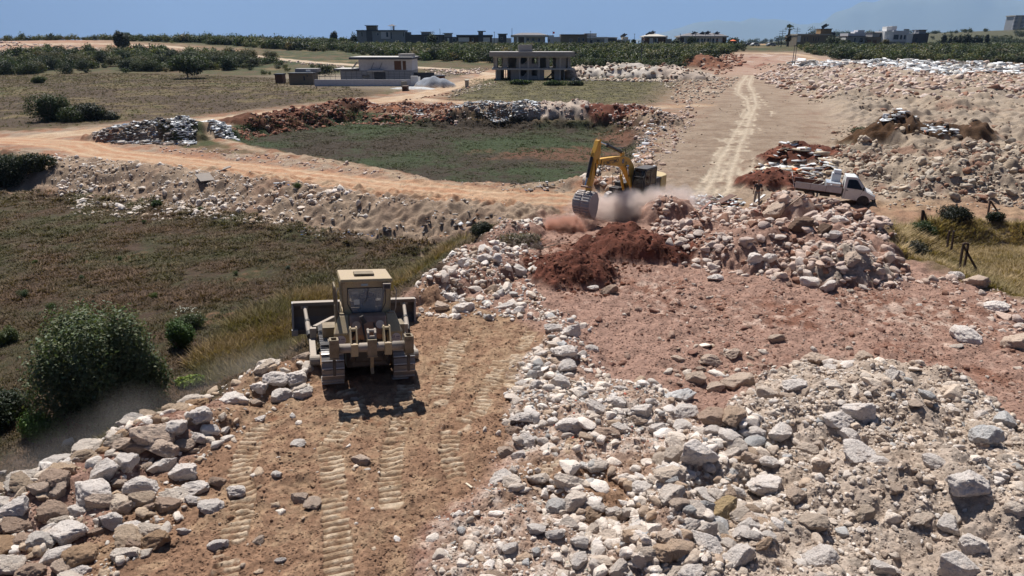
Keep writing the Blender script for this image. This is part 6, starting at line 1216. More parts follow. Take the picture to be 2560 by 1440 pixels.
# ------------------------------------------------------------------ buildings
def wallmat(n, c, d=.25): 
    if n not in M: M[n] = paint(n, c, .85, dirt=d, dcol=tuple(x * .7 for x in c), scale=.35, var=.10)
    return M[n]
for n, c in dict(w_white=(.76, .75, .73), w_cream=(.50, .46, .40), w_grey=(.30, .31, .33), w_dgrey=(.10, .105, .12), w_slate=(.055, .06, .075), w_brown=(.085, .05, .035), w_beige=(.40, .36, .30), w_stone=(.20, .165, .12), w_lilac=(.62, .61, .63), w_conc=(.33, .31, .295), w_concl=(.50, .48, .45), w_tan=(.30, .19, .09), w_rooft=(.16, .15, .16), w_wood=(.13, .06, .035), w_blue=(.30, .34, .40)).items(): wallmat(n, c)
M['wglass'] = glass('window_glass', (.02, .03, .045), 1.0, .08)
class House:
    def __init__(s, label, u, vb, y, cat='house', name='house', group=None, ground=True):
        s.y = y; p = at(u, vb, y); z = float(ZG(np.array([p.x]), np.array([y]))[0]) if ground else p.z; s.o = empty(name, (p.x, y, z)); s.org = Vector((p.x, y, z)); tag(s.o, label, cat, group); s.zb = z
    def X(s, u, v=100, dy=0): return at(u, v, s.y + dy).x - s.org.x
    def Z(s, v, dy=0): return at(1280, v, s.y + dy).z - s.org.z
    def box(s, part, mat, u0, u1, vt, vb, d=8, dy=0, parent=None, bev=0.0, down=False):
        z1 = s.Z(vt); z0 = -1.5 if down else s.Z(vb); m = MB(); m.bb((s.X(u0), dy, z0), (s.X(u1), dy + d, z1)); return m.build(part, M[mat], parent or s.o, bev)
    def win(s, u0, u1, vt, vb, dy=0, mat='wglass', parent=None, frame='w_white', name='window'):
        m = MB(); x0, x1, z0, z1 = s.X(u0), s.X(u1), s.Z(vb), s.Z(vt); f = MB(); t = .07
        f.bb((x0, dy - .06, z0), (x0 + t, dy, z1)); f.bb((x1 - t, dy - .06, z0), (x1, dy, z1)); f.bb((x0 + t, dy - .06, z0), (x1 - t, dy, z0 + t)); f.bb((x0 + t, dy - .06, z1 - t), (x1 - t, dy, z1)); w = f.build(name, M[frame], parent or s.o)
        m.bb((x0 + t, dy - .035, z0 + t), (x1 - t, dy - .005, z1 - t)); m.build('pane', M[mat], w); return w
    def hip(s, u0, u1, vt, vb, d, mat='w_rooft', ru0=None, ru1=None):
        x0, x1, z0, z1 = s.X(u0), s.X(u1), s.Z(vb), s.Z(vt); a, b = s.X(ru0), s.X(ru1); m = MB()
        m.add([(x0, -.6, z0), (x1, -.6, z0), (x1, d + .6, z0), (x0, d + .6, z0), (a, d / 2, z1), (b, d / 2, z1)], [(0, 1, 5, 4), (1, 2, 5), (2, 3, 4, 5), (3, 0, 4), (0, 3, 2, 1)]); return m.build('roof', M[mat], s.o)
    def heater(s, u, v, dy=3):
        m = MB(); x, z = s.X(u), s.Z(v); m.cyl((x - .7, dy, z), (x + .7, dy, z), .28, n=10); m.beam((x - 2.2, dy + .2, z - 1.2), (x - .1, dy, z + .1), 1.4, .1, up=(0, 1, 0)); m.cyl((x, dy, z - 1.4), (x, dy, z), .04, n=6); m.build('solar_heater', M['w_slate'], s.o)
    def slab(s, mat, u0, u1, vt, vb, d=9, dy=-.7, part='roof'): return s.box(part, mat, u0, u1, vt, vb, d, dy)
G_H = 'villas along the skyline'
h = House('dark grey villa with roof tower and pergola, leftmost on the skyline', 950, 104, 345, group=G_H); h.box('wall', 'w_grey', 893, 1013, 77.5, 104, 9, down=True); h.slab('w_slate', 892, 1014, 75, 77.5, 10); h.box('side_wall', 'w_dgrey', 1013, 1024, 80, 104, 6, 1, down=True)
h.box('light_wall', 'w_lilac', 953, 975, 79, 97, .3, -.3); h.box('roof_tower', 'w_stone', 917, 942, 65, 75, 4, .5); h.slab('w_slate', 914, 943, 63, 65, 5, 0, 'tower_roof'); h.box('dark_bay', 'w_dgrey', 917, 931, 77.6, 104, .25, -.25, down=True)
for a in ((904, 908, 80, 92), (943, 948, 82, 89), (966, 972, 80, 93), (977, 981, 80, 98), (1008, 1011, 80, 92)): h.win(*a, dy=-.31 if 953 < a[0] < 975 else -.003)
m = MB(); x0, x1 = h.X(971), h.X(989); zt, zb_ = h.Z(64.5), h.Z(75)
for x in (x0 + 1, x0 + 2.6, x1 - .8): m.bb((x, 2, zb_), (x + .12, 2.12, zt)); m.bb((x, 4, zb_), (x + .12, 4.12, zt))
m.bb((x0 + 1.8, 3, zb_), (x1 - 1.0, 3.1, zt)); pg = m.build('pergola', M['w_white'], h.o); m = MB(); m.add([(x0 - .5, 1.5, zt), (x1 + .2, 1.5, zt), (x1 + .2, 4.8, zt), (x0 - .5, 4.8, zt), ((x0 + x1) / 2, 3.1, zt + .8)], [(0, 1, 4), (1, 2, 4), (2, 3, 4), (3, 0, 4), (0, 3, 2, 1)]); m.build('pergola_roof', M['w_rooft'], pg)
h = House('low white outbuilding with a dark flat roof left of the grey villa', 875, 106, 345, 'outbuilding', 'outbuilding'); h.box('wall', 'w_white', 866, 885, 101, 106, 6, down=True); h.slab('w_slate', 864, 886, 97, 101, 7)
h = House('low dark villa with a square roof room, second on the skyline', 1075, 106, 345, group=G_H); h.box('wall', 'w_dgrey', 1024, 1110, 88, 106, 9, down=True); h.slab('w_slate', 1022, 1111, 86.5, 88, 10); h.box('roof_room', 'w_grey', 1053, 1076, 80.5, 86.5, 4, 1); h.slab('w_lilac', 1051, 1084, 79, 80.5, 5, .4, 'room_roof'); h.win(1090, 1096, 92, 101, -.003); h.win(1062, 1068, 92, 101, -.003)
h = House('grey villa with a thin slab roof and white porch post, third on the skyline', 1125, 107, 343, group=G_H); h.box('wall', 'w_dgrey', 1111, 1145, 92, 107, 9, down=True); h.box('tower', 'w_grey', 1111, 1129, 84, 92, 5); h.slab('w_slate', 1107, 1131, 82.5, 84, 6, -.6, 'tower_roof'); h.box('porch_post', 'w_white', 1119, 1123, 95, 107, .5, -1.0, down=True); h.win(1132, 1138, 95, 103, -.003)
h = House('dark villa with white wall panels and a brown middle part', 1185, 107, 343, group=G_H); h.box('wall', 'w_brown', 1143, 1229, 91.5, 107, 9, down=True); h.slab('w_slate', 1141, 1231, 87, 91.5, 10); h.box('white_panel', 'w_white', 1146, 1173, 93.5, 104, .2, -.2); h.box('white_panel', 'w_white', 1208, 1225, 93.5, 105, .2, -.2); h.box('stair_tower', 'w_dgrey', 1196, 1207, 79, 107, 5, -.4, down=True); h.slab('w_slate', 1194, 1214, 77, 79, 6, -.9, 'tower_roof'); h.win(1200, 1203, 81, 90, -.403); h.win(1180, 1184, 95, 104, -.003)
h = House('narrow dark cube house with low white garden walls', 1256, 107, 342, group=G_H); h.box('wall', 'w_slate', 1246, 1266, 86, 107, 7, down=True); h.slab('w_slate', 1244, 1269, 84, 86, 8); h.box('garden_wall', 'w_white', 1230, 1246, 95, 101, .4, .5, down=True); h.box('garden_wall', 'w_white', 1266, 1278, 95, 101, .4, .5, down=True); h.win(1252, 1257, 93, 98, -.003)
h = House('cream villa with a grey hip roof and three dark windows', 1322, 108, 340, group=G_H); h.box('wall', 'w_beige', 1284, 1363, 92.5, 108, 9, down=True); h.slab('w_cream', 1277, 1371, 87.5, 92.5, 10.5, -1.2, 'fascia'); h.hip(1280, 1370, 81.5, 87.4, 9, 'w_rooft', 1303, 1348); h.box('column', 'w_white', 1292, 1295.5, 92.6, 108, .5, -1.1, down=True); h.box('column', 'w_white', 1311, 1314, 92.6, 108, .5, -1.1, down=True); h.box('porch', 'w_brown', 1297, 1310, 93, 107, .15, -.15)
for u in (1316.5, 1330, 1344.5): h.win(u, u + 6.5, 95, 104.5, -.003)
h = House('plain white villa beside the cream one, with a flag above it', 1385, 110, 339, group=G_H); h.box('wall', 'w_lilac', 1371, 1401, 92, 110, 8, down=True); h.box('upper_wall', 'w_white', 1371, 1385, 88, 92, 6, .3); h.win(1371.5, 1375, 98, 106, -.003, ); m = MB(); p = (h.X(1382), 2, h.Z(89)); m.cyl(p, (p[0], 2, h.Z(78)), .05, n=6); f_ = m.build('flag_pole', M['w_dgrey'], h.o); m = MB(); m.bb((p[0] + .05, 1.98, h.Z(84)), (p[0] + .9, 2.02, h.Z(79))); m.build('flag', paint('flag_red', (.35, .02, .02), .8, dirt=0), f_)
h = House('dark brown box villa right of the flag', 1435, 112, 338, group=G_H); h.box('wall', 'w_stone', 1402, 1467, 87.5, 112, 9, down=True); h.slab('w_brown', 1401, 1468, 85.5, 87.5, 10); h.box('roof_room', 'w_grey', 1463, 1492, 83, 93, 5, 1.5)
for a in ((1424, 1427, 97, 108), (1428, 1431, 97, 108), (1445, 1450, 94, 106), (1455, 1461, 95, 103)): h.win(*a, dy=-.003)
h = House('white framed villa with two windows, right of the brown box villa', 1500, 112, 338, group=G_H); h.box('wall', 'w_grey', 1468, 1520, 95.5, 112, 9, down=True); h.slab('w_white', 1467, 1521, 92, 95.5, 10); h.box('white_fin', 'w_white', 1511, 1519.5, 95.6, 109, .5, -.5); h.win(1475, 1482, 99, 109, -.003); h.win(1492, 1500, 99, 109, -.003); h.box('annexe', 'w_dgrey', 1521, 1543, 95, 112, 7, .5, down=True); h.slab('w_white', 1520.5, 1544, 92.6, 95, 8, .2)
h = House('small white villa with roof room and solar water heater', 1560, 113, 337, group=G_H); h.box('wall', 'w_dgrey', 1544, 1575, 101, 113, 8, down=True); h.slab('w_white', 1543, 1576, 98.5, 101, 9, -.6); h.box('roof_room', 'w_beige', 1556, 1571, 92, 98.4, 4, .6); h.heater(1566, 86); h.box('column', 'w_white', 1562, 1565, 101, 113, .4, -.5, down=True); h.box('column', 'w_white', 1571.5, 1574, 101, 113, .4, -.5, down=True)
h = House('dark brown chalet with a pale hip roof and white door', 1638, 114, 335, group=G_H); h.box('wall', 'w_wood', 1612, 1664, 93, 114, 9, down=True); h.slab('w_cream', 1608, 1667, 90.5, 93, 11, -1.1, 'fascia'); h.hip(1609, 1666, 83, 90.4, 9, 'w_cream', 1634, 1640); h.box('door', 'w_white', 1624, 1633, 95, 111, .1, -.1); h.win(1637, 1643, 95, 109, -.003); h.box('white_post', 'w_white', 1641.5, 1644, 95, 104, .2, -.3); h.box('annexe', 'w_beige', 1664.5, 1680, 97, 114, 7, .4, down=True); h.box('annexe_tower', 'w_lilac', 1662, 1672, 89, 97, 4, 3); h.heater(1638, 79.5, 4); h.heater(1630, 82, 3.4)
h = House('white carport canopy beside the brown chalet', 1600, 114, 334, 'carport', 'carport'); h.slab('w_white', 1595, 1611, 101.5, 103.5, 5, 0); h.box('post', 'w_white', 1597, 1598.5, 103.5, 114, .3, .3, down=True); h.box('post', 'w_white', 1608, 1609.5, 103.5, 114, .3, .3, down=True)
h = House('long white villa with six narrow windows and brown end walls', 1758, 114, 333, group=G_H); h.box('wall', 'w_white', 1710, 1806, 93, 112, 10, down=True); h.slab('w_cream', 1699, 1819, 89.6, 93, 12, -1.2, 'fascia'); h.hip(1702, 1817, 82, 89.5, 10, 'w_rooft', 1728, 1800); h.box('end_wall', 'w_wood', 1701, 1709.6, 93.1, 112, 9, .3, down=True); h.box('end_wall', 'w_wood', 1806.5, 1817, 93.1, 112, 9, .3, down=True)
for u in (1743, 1753, 1759.5, 1768.5, 1781, 1790.5): h.win(u, u + 4.2, 96, 108.5, -.003, frame='w_slate')
for u in (1735, 1759.5, 1783): h.box('roof_fin', 'w_white', u, u + 2, 83, 90, .4, -1.0)
for u in (1742, 1762, 1775, 1798): h.heater(u, 81.5 if u != 1775 else 80, 2.5)
m = MB(); m.bb((h.X(1739), -.08, h.Z(111)), (h.X(1777), -.02, h.Z(94))); fr = MB(); x0, x1, z0, z1 = h.X(1738.5), h.X(1777), h.Z(111.5), h.Z(93.8); fr.bb((x0, -.2, z0), (x0 + .25, -.02, z1)); fr.bb((x1 - .25, -.2, z0), (x1, -.02, z1)); fr.bb((x0, -.2, z0 - .25), (x1, -.02, z0)); fr.build('dark_frame', M['w_slate'], h.o)
h = House('old stone villa with a tan roof room and solar heater behind the palm', 2040, 116, 325, group=G_H); h.box('wall', 'w_stone', 1992, 2088, 88, 116, 10, down=True); h.slab('w_beige', 1991, 2078, 84.5, 88, 11, -.6, 'parapet'); h.box('roof_room', 'w_tan', 2050, 2077, 73, 84.4, 5, .5); h.slab('w_slate', 2049, 2078, 71.3, 73, 6, 0, 'room_roof'); h.box('dark_room', 'w_slate', 2078, 2089, 80, 92, 6, 1); h.heater(2070, 62, 3); h.box('bay_window', 'w_white', 1993, 2001, 89, 105, .2, -.2)
for u in (2010, 2017, 2032, 2038, 2045): h.win(u, u + 3, 92, 103, -.003, frame='w_beige')
h = House('stepped grey and lilac villa left of the white villas', 2142, 114, 325, group=G_H); h.box('wall', 'w_grey', 2119, 2163, 91, 114, 9, down=True); h.slab('w_brown', 2116, 2166, 90, 91, 10); h.box('upper_wall', 'w_lilac', 2119, 2163, 83, 89.9, 8, .2); h.box('stair_tower', 'w_lilac', 2144, 2161, 75, 83, 4, 1); h.box('stair_step', 'w_lilac', 2137, 2144, 79, 83, 4, 1); h.win(2134, 2140, 94, 106, -.003); h.win(2148, 2158, 94, 106, -.003); h.box('white_wing', 'w_white', 2116.5, 2118.8, 94, 107, 5, 1)
h = House('brown grey villa with a tall narrow upper window', 2190, 116, 324, group=G_H); h.box('wall', 'w_stone', 2167, 2211, 92, 116, 9, down=True); h.box('upper_floor', 'w_grey', 2181, 2210, 82, 91.9, 7, .5); h.slab('w_brown', 2180, 2211, 81, 82, 8, 0); h.win(2197, 2205, 84, 96, .497 - .2); h.box('garage', 'w_wood', 2168, 2178, 99, 112, .1, -.1); h.box('garage', 'w_wood', 2182, 2192, 99, 112, .1, -.1)
h = House('bright white two storey villa with balcony and roof terrace', 2240, 118, 322, group=G_H); h.box('ground_floor', 'w_grey', 2225, 2274, 104, 118, 9, down=True); h.box('upper_floor', 'w_white', 2208.5, 2230, 78, 104, 9, -.3); h.box('upper_shaded', 'w_lilac', 2230.1, 2270, 76.5, 104, 9, -.2); h.box('roof_tower', 'w_white', 2218, 2231, 66, 76.4, 4, 2); h.box('roof_room', 'w_lilac', 2231.1, 2243, 65, 76.4, 4, 2); h.box('canopy', 'w_white', 2206, 2226, 101.5, 104, 3, -3.2); h.box('solar_panel', 'w_slate', 2262, 2275, 72.5, 76, .3, 2)  # upper and roof boxes: sunlit left side painted white, shaded right side lilac
h.win(2231.5, 2245, 86, 99, -.203); h.win(2248, 2254, 87, 99, -.203); h.win(2257, 2263, 87, 99, -.203); h.win(2236, 2241, 108, 115, -.003); h.win(2244, 2249, 108, 115, -.003); h.win(2217, 2228, 88, 96, -.303, mat='w_white')
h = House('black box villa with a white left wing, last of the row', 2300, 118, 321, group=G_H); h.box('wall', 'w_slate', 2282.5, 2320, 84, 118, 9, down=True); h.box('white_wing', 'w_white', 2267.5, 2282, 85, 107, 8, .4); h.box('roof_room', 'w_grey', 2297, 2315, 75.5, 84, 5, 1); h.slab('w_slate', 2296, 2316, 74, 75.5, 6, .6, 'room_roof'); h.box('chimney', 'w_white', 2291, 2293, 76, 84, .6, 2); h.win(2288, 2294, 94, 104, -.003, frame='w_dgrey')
for k in range(4): h.box('wall_pier', 'w_beige', 2272 + k * 6, 2275 + k * 6, 113.5, 118, .5, -3, down=True)
# apartment tower on the right hand hill
h = House('lone tall apartment tower on the hill at the right edge', 2539, 70, 760, 'apartment tower', 'apartment_tower'); h.box('core', 'w_grey', 2526, 2552, 41, 76, 14, down=True); h.box('side_wing', 'w_beige', 2534, 2540, 39, 76, 1.0, -1.0, down=True); h.box('roof_frame', 'w_beige', 2524, 2554, 38, 40.5, 15, -.8)
for k in range(9):
    v = 44 + k * 3.4; h.box('balcony', 'w_lilac', 2522, 2533, v, v + 1.2, 2, -2); h.box('balcony', 'w_lilac', 2541, 2555, v, v + 1.2, 2, -2); h.win(2523.5, 2531, v - 2, v - .1, -.05, frame='w_dgrey'); h.win(2543, 2551, v - 2, v - .1, -.05, frame='w_dgrey')
# concrete shell
YS = 163
def segs(a, b, op):
    out, c = [], a
    for o0, o1 in sorted(op):
        if o0 > c: out.append((c, o0))
        c = max(c, o1)
    if c < b: out.append((c, b))
    return out
h = House('unfinished two storey grey concrete house shell in the far field', 1328, 206, YS, 'house shell', 'concrete_shell'); D = 9.0; CM, CL = 'w_conc', 'w_concl'
h.box('base_slab', CL, 1226, 1428, 200.5, 206, D + 1, -.8); h.box('plinth', CM, 1240, 1415, 206, 213, D - 1, 0, down=True); h.box('floor_slab', CL, 1229, 1436, 170.5, 174.5, D + 1.4, -.9); h.box('roof_slab', CL, 1232, 1426, 141.2, 144, D + .6, -.4); h.box('parapet', CM, 1223, 1437, 129.5, 141, D + 2, -1.3); h.box('stair_tower', CM, 1296, 1331, 112, 129.3, 4, 1)
for k, (vt, vb, a, b, op) in enumerate([(144, 170.5, 1233, 1428, [(1243, 1257), (1269, 1291), (1301, 1317), (1330, 1344), (1350, 1366), (1375, 1391), (1416, 1421)]), (174.5, 200.5, 1240, 1414, [(1251, 1277), (1301, 1316), (1330, 1343), (1362, 1388), (1404, 1412)])]):
    for s0, s1 in segs(a, b, op): h.box('block_wall', CM, s0, s1, vt, vb, .25, .1)
    for s0, s1 in ((1330, 1344), (1301, 1317)):
        h.box('sill_wall', CM, s0 + .02, s1 - .02 - (1 if k and s0 > 1310 else 0), vb - 11 if s0 > 1310 else vb - 10, vb, .2, .12)
    for u in (1238, 1297.5, 1319, 1346.5, 1400): h.box('column', CL, u, u + 4, vt, vb, .4, -.12)
    for s0, s1 in segs(a, b, [(1243, 1252), (1262, 1268), (1380, 1388), (1340, 1345)] if k == 0 else [(1259, 1262), (1264, 1267), (1366, 1385)]): h.box('rear_wall', CM, s0, s1, vt, vb, .25, D - .4)
    for u in (a, 1296, 1345, b - 2): h.box('cross_wall', CM, u + .1, u + 1.8, vt, vb, D - .9, .36)
    m = MB(); m.beam((h.X(1303), 1.5, h.Z(vb - 4)), (h.X(1320), 1.5, h.Z(vt + 8)), 1.6, .25, up=(0, 0, 1)); m.build('stair_flight', M[CL], h.o)
m = MB(); m.beam((h.X(1368), 4, h.Z(200)), (h.X(1388), 4, h.Z(182)), 1.2, .25); m.build('stair_flight', M['w_brown'], h.o)
# villa with its walled yard
YV = 150
h = House('flat roofed pale concrete villa with an overhanging roof in the left field', 960, 214, YV, 'villa', 'villa'); h.box('upper_floor', 'w_lilac', 892, 1027, 148, 176, 9, 0); h.slab('w_slate', 873, 1031, 144, 148, 12, -1.8); h.slab('w_concl', 873.5, 1030, 142, 144, 11.6, -1.6, 'roof_deck'); h.box('roof_box', 'w_conc', 992, 1028, 134.5, 142, 4, 1); h.box('ground_floor', 'w_grey', 845, 1027, 176, 214, 9.4, -.2, down=True); h.slab('w_slate', 829, 893, 173, 176, 7, -.6, 'terrace_slab'); h.box('terrace_deck', 'w_concl', 830, 892, 171.6, 173, 6.6, -.4); h.box('canopy', 'w_concl', 917, 957, 175.2, 178, 2, -2.2)
h.win(982, 1000, 152, 175, -.003, mat='w_wood', frame='w_stone'); h.win(1003.5, 1012, 152, 175, -.003, mat='w_wood', frame='w_stone'); h.win(899, 918, 187, 195, -.203, frame='w_dgrey'); h.box('door', 'w_slate', 930, 959, 180, 214, .08, -.28); m = MB(); m.beam((h.X(872), 1, h.Z(172)), (h.X(886), 1, h.Z(156)), .3, .3); m.build('stair_strut', M['w_concl'], h.o)
for u in (929, 950): m = MB(); m.cyl((h.X(u - 5), -.4, h.Z(172)), (h.X(u + 2), -.05, h.Z(156)), .04, n=6); m.build('tie_rod', M['w_slate'], h.o)
h = House('long pale garden wall with a thin railing in front of the villa', 910, 219, 142, 'wall', 'garden_wall'); h.box('wall', 'w_lilac', 776, 1022, 199, 221, .3, 0, down=True); h.box('gate_pillar', 'w_white', 1022.2, 1040, 190, 216, .5, -.1, down=True); m = MB()
for i in range(19): u = 776 + i * 13.6; m.bb((h.X(u) - .025, .1, h.Z(200)), (h.X(u) + .025, .15, h.Z(178)))
for v in (178, 185, 192): m.bb((h.X(776), .10, h.Z(v) - .02), (h.X(1021), .14, h.Z(v) + .02))
m.build('railing', M['w_slate'], h.o); h.box('meter_box', 'w_beige', 998, 1012, 203, 216, .5, -.6)
h = House('short pale wall piece right of the gate pillar', 1060, 212, 143, 'wall', 'wall_piece'); h.box('wall', 'w_lilac', 1050, 1068, 200.5, 212, .3, 0, down=True); h.box('pier', 'w_white', 1041, 1046, 192, 213, .4, 0, down=True)
h = House('dark sheet metal fence to the right of the villa', 1055, 204, 152, 'fence', 'sheet_fence'); h.box('panel', 'w_slate', 1029, 1081, 181, 205, .1, 0, down=True); h.box('post', 'w_dgrey', 1081, 1082.5, 177, 206, .15, 0, down=True)
h = House('small grey outbuilding with a dark door left of the villa', 743, 211, 146, 'outbuilding', 'outbuilding'); h.box('wall', 'w_stone', 712, 773, 184, 211, 4, 0, down=True); h.slab('w_slate', 711, 774, 182, 184, 5, -.4); h.box('rear_room', 'w_conc', 718, 776, 173, 182, 3, 3); h.win(749, 753, 190, 201, -.003, frame='w_dgrey'); h.win(758, 761, 186, 192, -.003, frame='w_dgrey'); h.box('air_conditioner', 'w_white', 751, 762, 176, 180, .5, 1.5)
for u, vb, w_, hh, y, mat, lab in ((686, 199, 19, 15, 150, 'w_wood', 'small brown shed left of the outbuilding'), (1095, 203, 24, 15, 150, 'w_wood', 'brown shed with a white hatch right of the dark fence'), (1005, 228, 13, 13, 131, 'w_brown', 'small rusty red box standing at the roadside by the wall'), (1164, 211, 8, 11, 139, 'w_beige', 'small pale concrete block at the roadside')):
    h = House(lab, u, vb, y, 'shed' if w_ > 14 else 'block', 'shed' if w_ > 14 else 'roadside_block'); h.box('wall', mat, u - w_ / 2, u + w_ / 2, vb - hh + 3, vb, 2.2, 0, down=True); h.slab('w_slate' if w_ > 14 else mat, u - w_ / 2 - 1, u + w_ / 2 + 1, vb - hh, vb - hh + 3, 2.8, -.3)
    if u == 1095: h.win(1090, 1094, 192, 199, -.003, mat='w_brown')
# street side: poles, parasol, cars, palm
def pole(u, vb, vt, y, lab, lamp=False, cross=False):
    p = at(u, vb, y); z0 = zg(p.x, y) - .2; o = empty('street_lamp' if lamp else 'utility_pole', (p.x, y, z0)); tag(o, lab, 'street lamp' if lamp else 'utility pole', 'poles and lamps among the houses'); H = at(u, vt, y).z - z0; m = MB(); m.cyl((0, 0, 0), (0, 0, H), .13 if not cross else .2, .08, 8); m.build('pole', M['w_dgrey'], o)
    m = MB()
    if lamp: m.beam((0, 0, H), (0, -1.2, H + .1), .12, .12); m.box((0, -1.2, H + .1), (.3, .7, .12))
    else:
        for dz in ((.3, 1.2) if cross else (.2,)): m.box((0, 0, H - dz - (.5 if cross else 0)), (3.0 if cross else .6, .15, .14))
    m.build('lamp_head' if lamp else 'crossarm', M['w_dgrey'], o)
pole(1101, 112, 73, 338, 'thin street lamp between the second and third villa', True); pole(1236, 112, 79, 337, 'short thin pole left of the dark cube house'); pole(1280, 112, 72, 336, 'tall street lamp at the left end of the cream villa', True)
pole(1475, 112, 77, 334, 'thin pole rising before the dark brown box villa'); pole(1585, 114, 84, 333, 'slim pole in the gap left of the white carport'); pole(1602, 166, 92, 210, 'wooden pole standing in the scrub below the chalet'); pole(1699, 114, 84, 331, 'tall pole at the left end of the long white villa', cross=False)
pole(1729, 114, 77, 331, 'thin mast before the roof of the long white villa'); pole(1951, 128, 73, 310, 'thick dark utility pole with crossarms left of the palm', cross=True); pole(1944, 128, 86, 330, 'lower utility pole just left of the thick one', cross=True); pole(1988, 118, 68, 340, 'thin pole between the palm and the stone villa', cross=True)
pole(1985, 170, 118, 205, 'thin wire pole at the start of the white rubble line'); pole(1980, 168, 112, 207, 'bare pole beside the thin wire pole at the white rubble line')
palm(1967, 126, 64, 318, 'tall shaggy palm tree standing alone left of the stone villa', 1.3)
p = at(1831, 118, 322); o = empty('parasol', (p.x, 322, zg(p.x, 322))); tag(o, 'open orange parasol at the end of the dirt road', 'parasol'); m = MB(); m.cyl((0, 0, 0), (0, 0, 2.5), .04, n=6); m.build('pole', M['w_white'], o); m = MB(); n_ = 10; m.add([(0, 0, 2.9)] + [(1.5 * math.cos(a * .6283), 1.5 * math.sin(a * .6283), 2.3) for a in range(10)], [(0, i + 1, (i + 1) % 10 + 1) for i in range(10)]); m.build('canopy', paint('orange_cloth', (.75, .16, .05), .8, dirt=0), o)
def car(u, vb, y, col, lab, rz=0.0):
    p = at(u, vb, y); o = empty('parked_car', (p.x, y, zg(p.x, y) + .05), rz); tag(o, lab, 'car', 'cars parked on the far street'); m = MB(); m.prism([(-2.1, .3), (-2.1, .85), (-1.5, .95), (-1.0, 1.42), (.7, 1.42), (1.3, .95), (2.1, .8), (2.15, .3)], 'y', -.85, .85); b = m.build('body', paint('car_paint', col, .3, dirt=.15), o, .06)
    m = MB(); m.prism([(-1.35, .96), (-.95, 1.36), (.66, 1.36), (1.15, .96)], 'y', -.865, -.852); m.prism([(-1.35, .96), (-.95, 1.36), (.66, 1.36), (1.15, .96)], 'y', .852, .865); m.build('windows', M['wglass'], b)
    for x in (-1.35, 1.35):
        for s in (-1, 1): m = MB(); m.cyl((x, s * .72, .3), (x, s * .9, .3), .31, n=16); m.build('wheel', M['rubber'], o)
car(1886, 128, 322, (.60, .60, .60), 'white car parked left of the palm on the far street', .2); car(1926, 128, 320, (.30, .32, .36), 'silver car parked right of the white car', .1); car(1872, 127, 330, (.08, .09, .11), 'dark car behind the white car on the far street', -.1)
h = House('long low rooftops of houses behind the parked cars', 1900, 122, 420, 'house', 'low_house'); h.box('wall', 'w_beige', 1862, 1940, 113, 124, 9, down=True); h.hip(1858, 1944, 109.5, 113, 9, 'w_tan', 1866, 1936)
for k in range(5): h.win(1868 + k * 14, 1874 + k * 14, 115, 120, -.003)
# dark hedge wall and cypress row right of the black villa
h = House('long dark boundary wall right of the black villa', 2420, 120, 330, 'wall', 'boundary_wall'); h.box('wall', 'w_brown', 2325, 2700, 112.5, 120, .5, 0, down=True)
ct = [(2357, 90, 2.0, 'dark narrow cypress at the left of the tree row'), (2373, 97, 1.3, 'thin young tree next to the left cypress'), (2388, 92, 2.2, 'round dark tree in the row above the boundary wall'), (2402, 90, 2.6, 'broad dark tree left of the middle of the row'), (2416, 88, 2.8, 'broadest dark tree in the middle of the row'), (2433, 93, 2.2, 'loose tree right of the broadest tree'), (2448, 94, 2.0, 'low tree before the dark cypress'), (2464, 90, 1.6, 'dark cypress near the right end of the row')]
for k, (u, vt, w_, lab) in enumerate(ct):
    p = at(u, 113, 340); z0 = zg(p.x, 340); H_ = max(3, at(u, vt, 340).z - z0); plant('cypress_tree' if w_ < 2.1 else 'tree', (p.x, 340, z0), w_, w_, H_, 900, .55, (.026, .036, .024), lab, 'tree', seed=140 + k, lift=.6, group='trees above the boundary wall', spread=.35 if w_ < 2.1 else .6)
for k, (u, vt, w_, y, lab) in enumerate([(885, 88, 2.2, 338, 'young palm-like tree at the left end of the grey villa'), (1078, 85, 3.2, 332, 'tall green tree before the second villa'), (1727, 92, 2.6, 328, 'dark pine before the left part of the long white villa'), (1830, 94, 3.0, 331, 'dark round tree at the right end of the long white villa'), (1690, 100, 2.4, 332, 'dark tree between the chalet and the long white villa'), (2084, 92, 4.2, 316, 'dark tree hiding the right end of the stone villa'), (2022, 66, 5.0, 342, 'leafy tree rising behind the stone villa roof'), (2213, 100, 2.2, 315, 'yellow green shrub tree below the brown grey villa'), (2110, 106, 3.6, 312, 'dark bush tree left of the stepped villa'), (1583, 103, 1.6, 331, 'small dark bush left of the white carport')]):
    p = at(u, 112, y); z0 = zg(p.x, y); H_ = max(2.5, (at(u, vt, y).z - z0)); plant('tree', (p.x, y, z0), w_, w_, H_ * .95, 1500, .42, (.032, .046, .022) if k != 7 else (.09, .075, .025), lab, 'tree', seed=170 + k, lift=.5, group='trees between the villas')
# ------------------------------------------------------------------ fence posts in the dry grass
M['rust'] = paint('rusty_angle_iron', (.055, .035, .028), .8, dirt=.4, dcol=(.12, .05, .03))
def fpost(segs_, lab):
    u, v = segs_[0][0]; q_ = hitg(u, v); x, y = q_.x, q_.y; o = empty('fence_post', (x, y, zg(x, y) - .1)); tag(o, lab, 'fence post', 'rusty fence posts in the dry grass')
    for (a, b) in segs_:
        p0 = at(*a, y + (.0 if len(a) < 3 else 0)) - Vector((x, y, zg(x, y) - .1)); p1 = at(*b, y) - Vector((x, y, zg(x, y) - .1)); m = MB(); m.beam(p0, p1, .085, .085, up=(0, 1, 0)); m.build('angle_iron', M['rust'], o)
fpost([((2397, 680), (2409, 609)), ((2411, 668), (2421, 609)), ((2409, 609), (2421, 609)), ((2441, 672), (2409, 615))], 'nearest rusty gate frame of three angle irons in the dry grass')
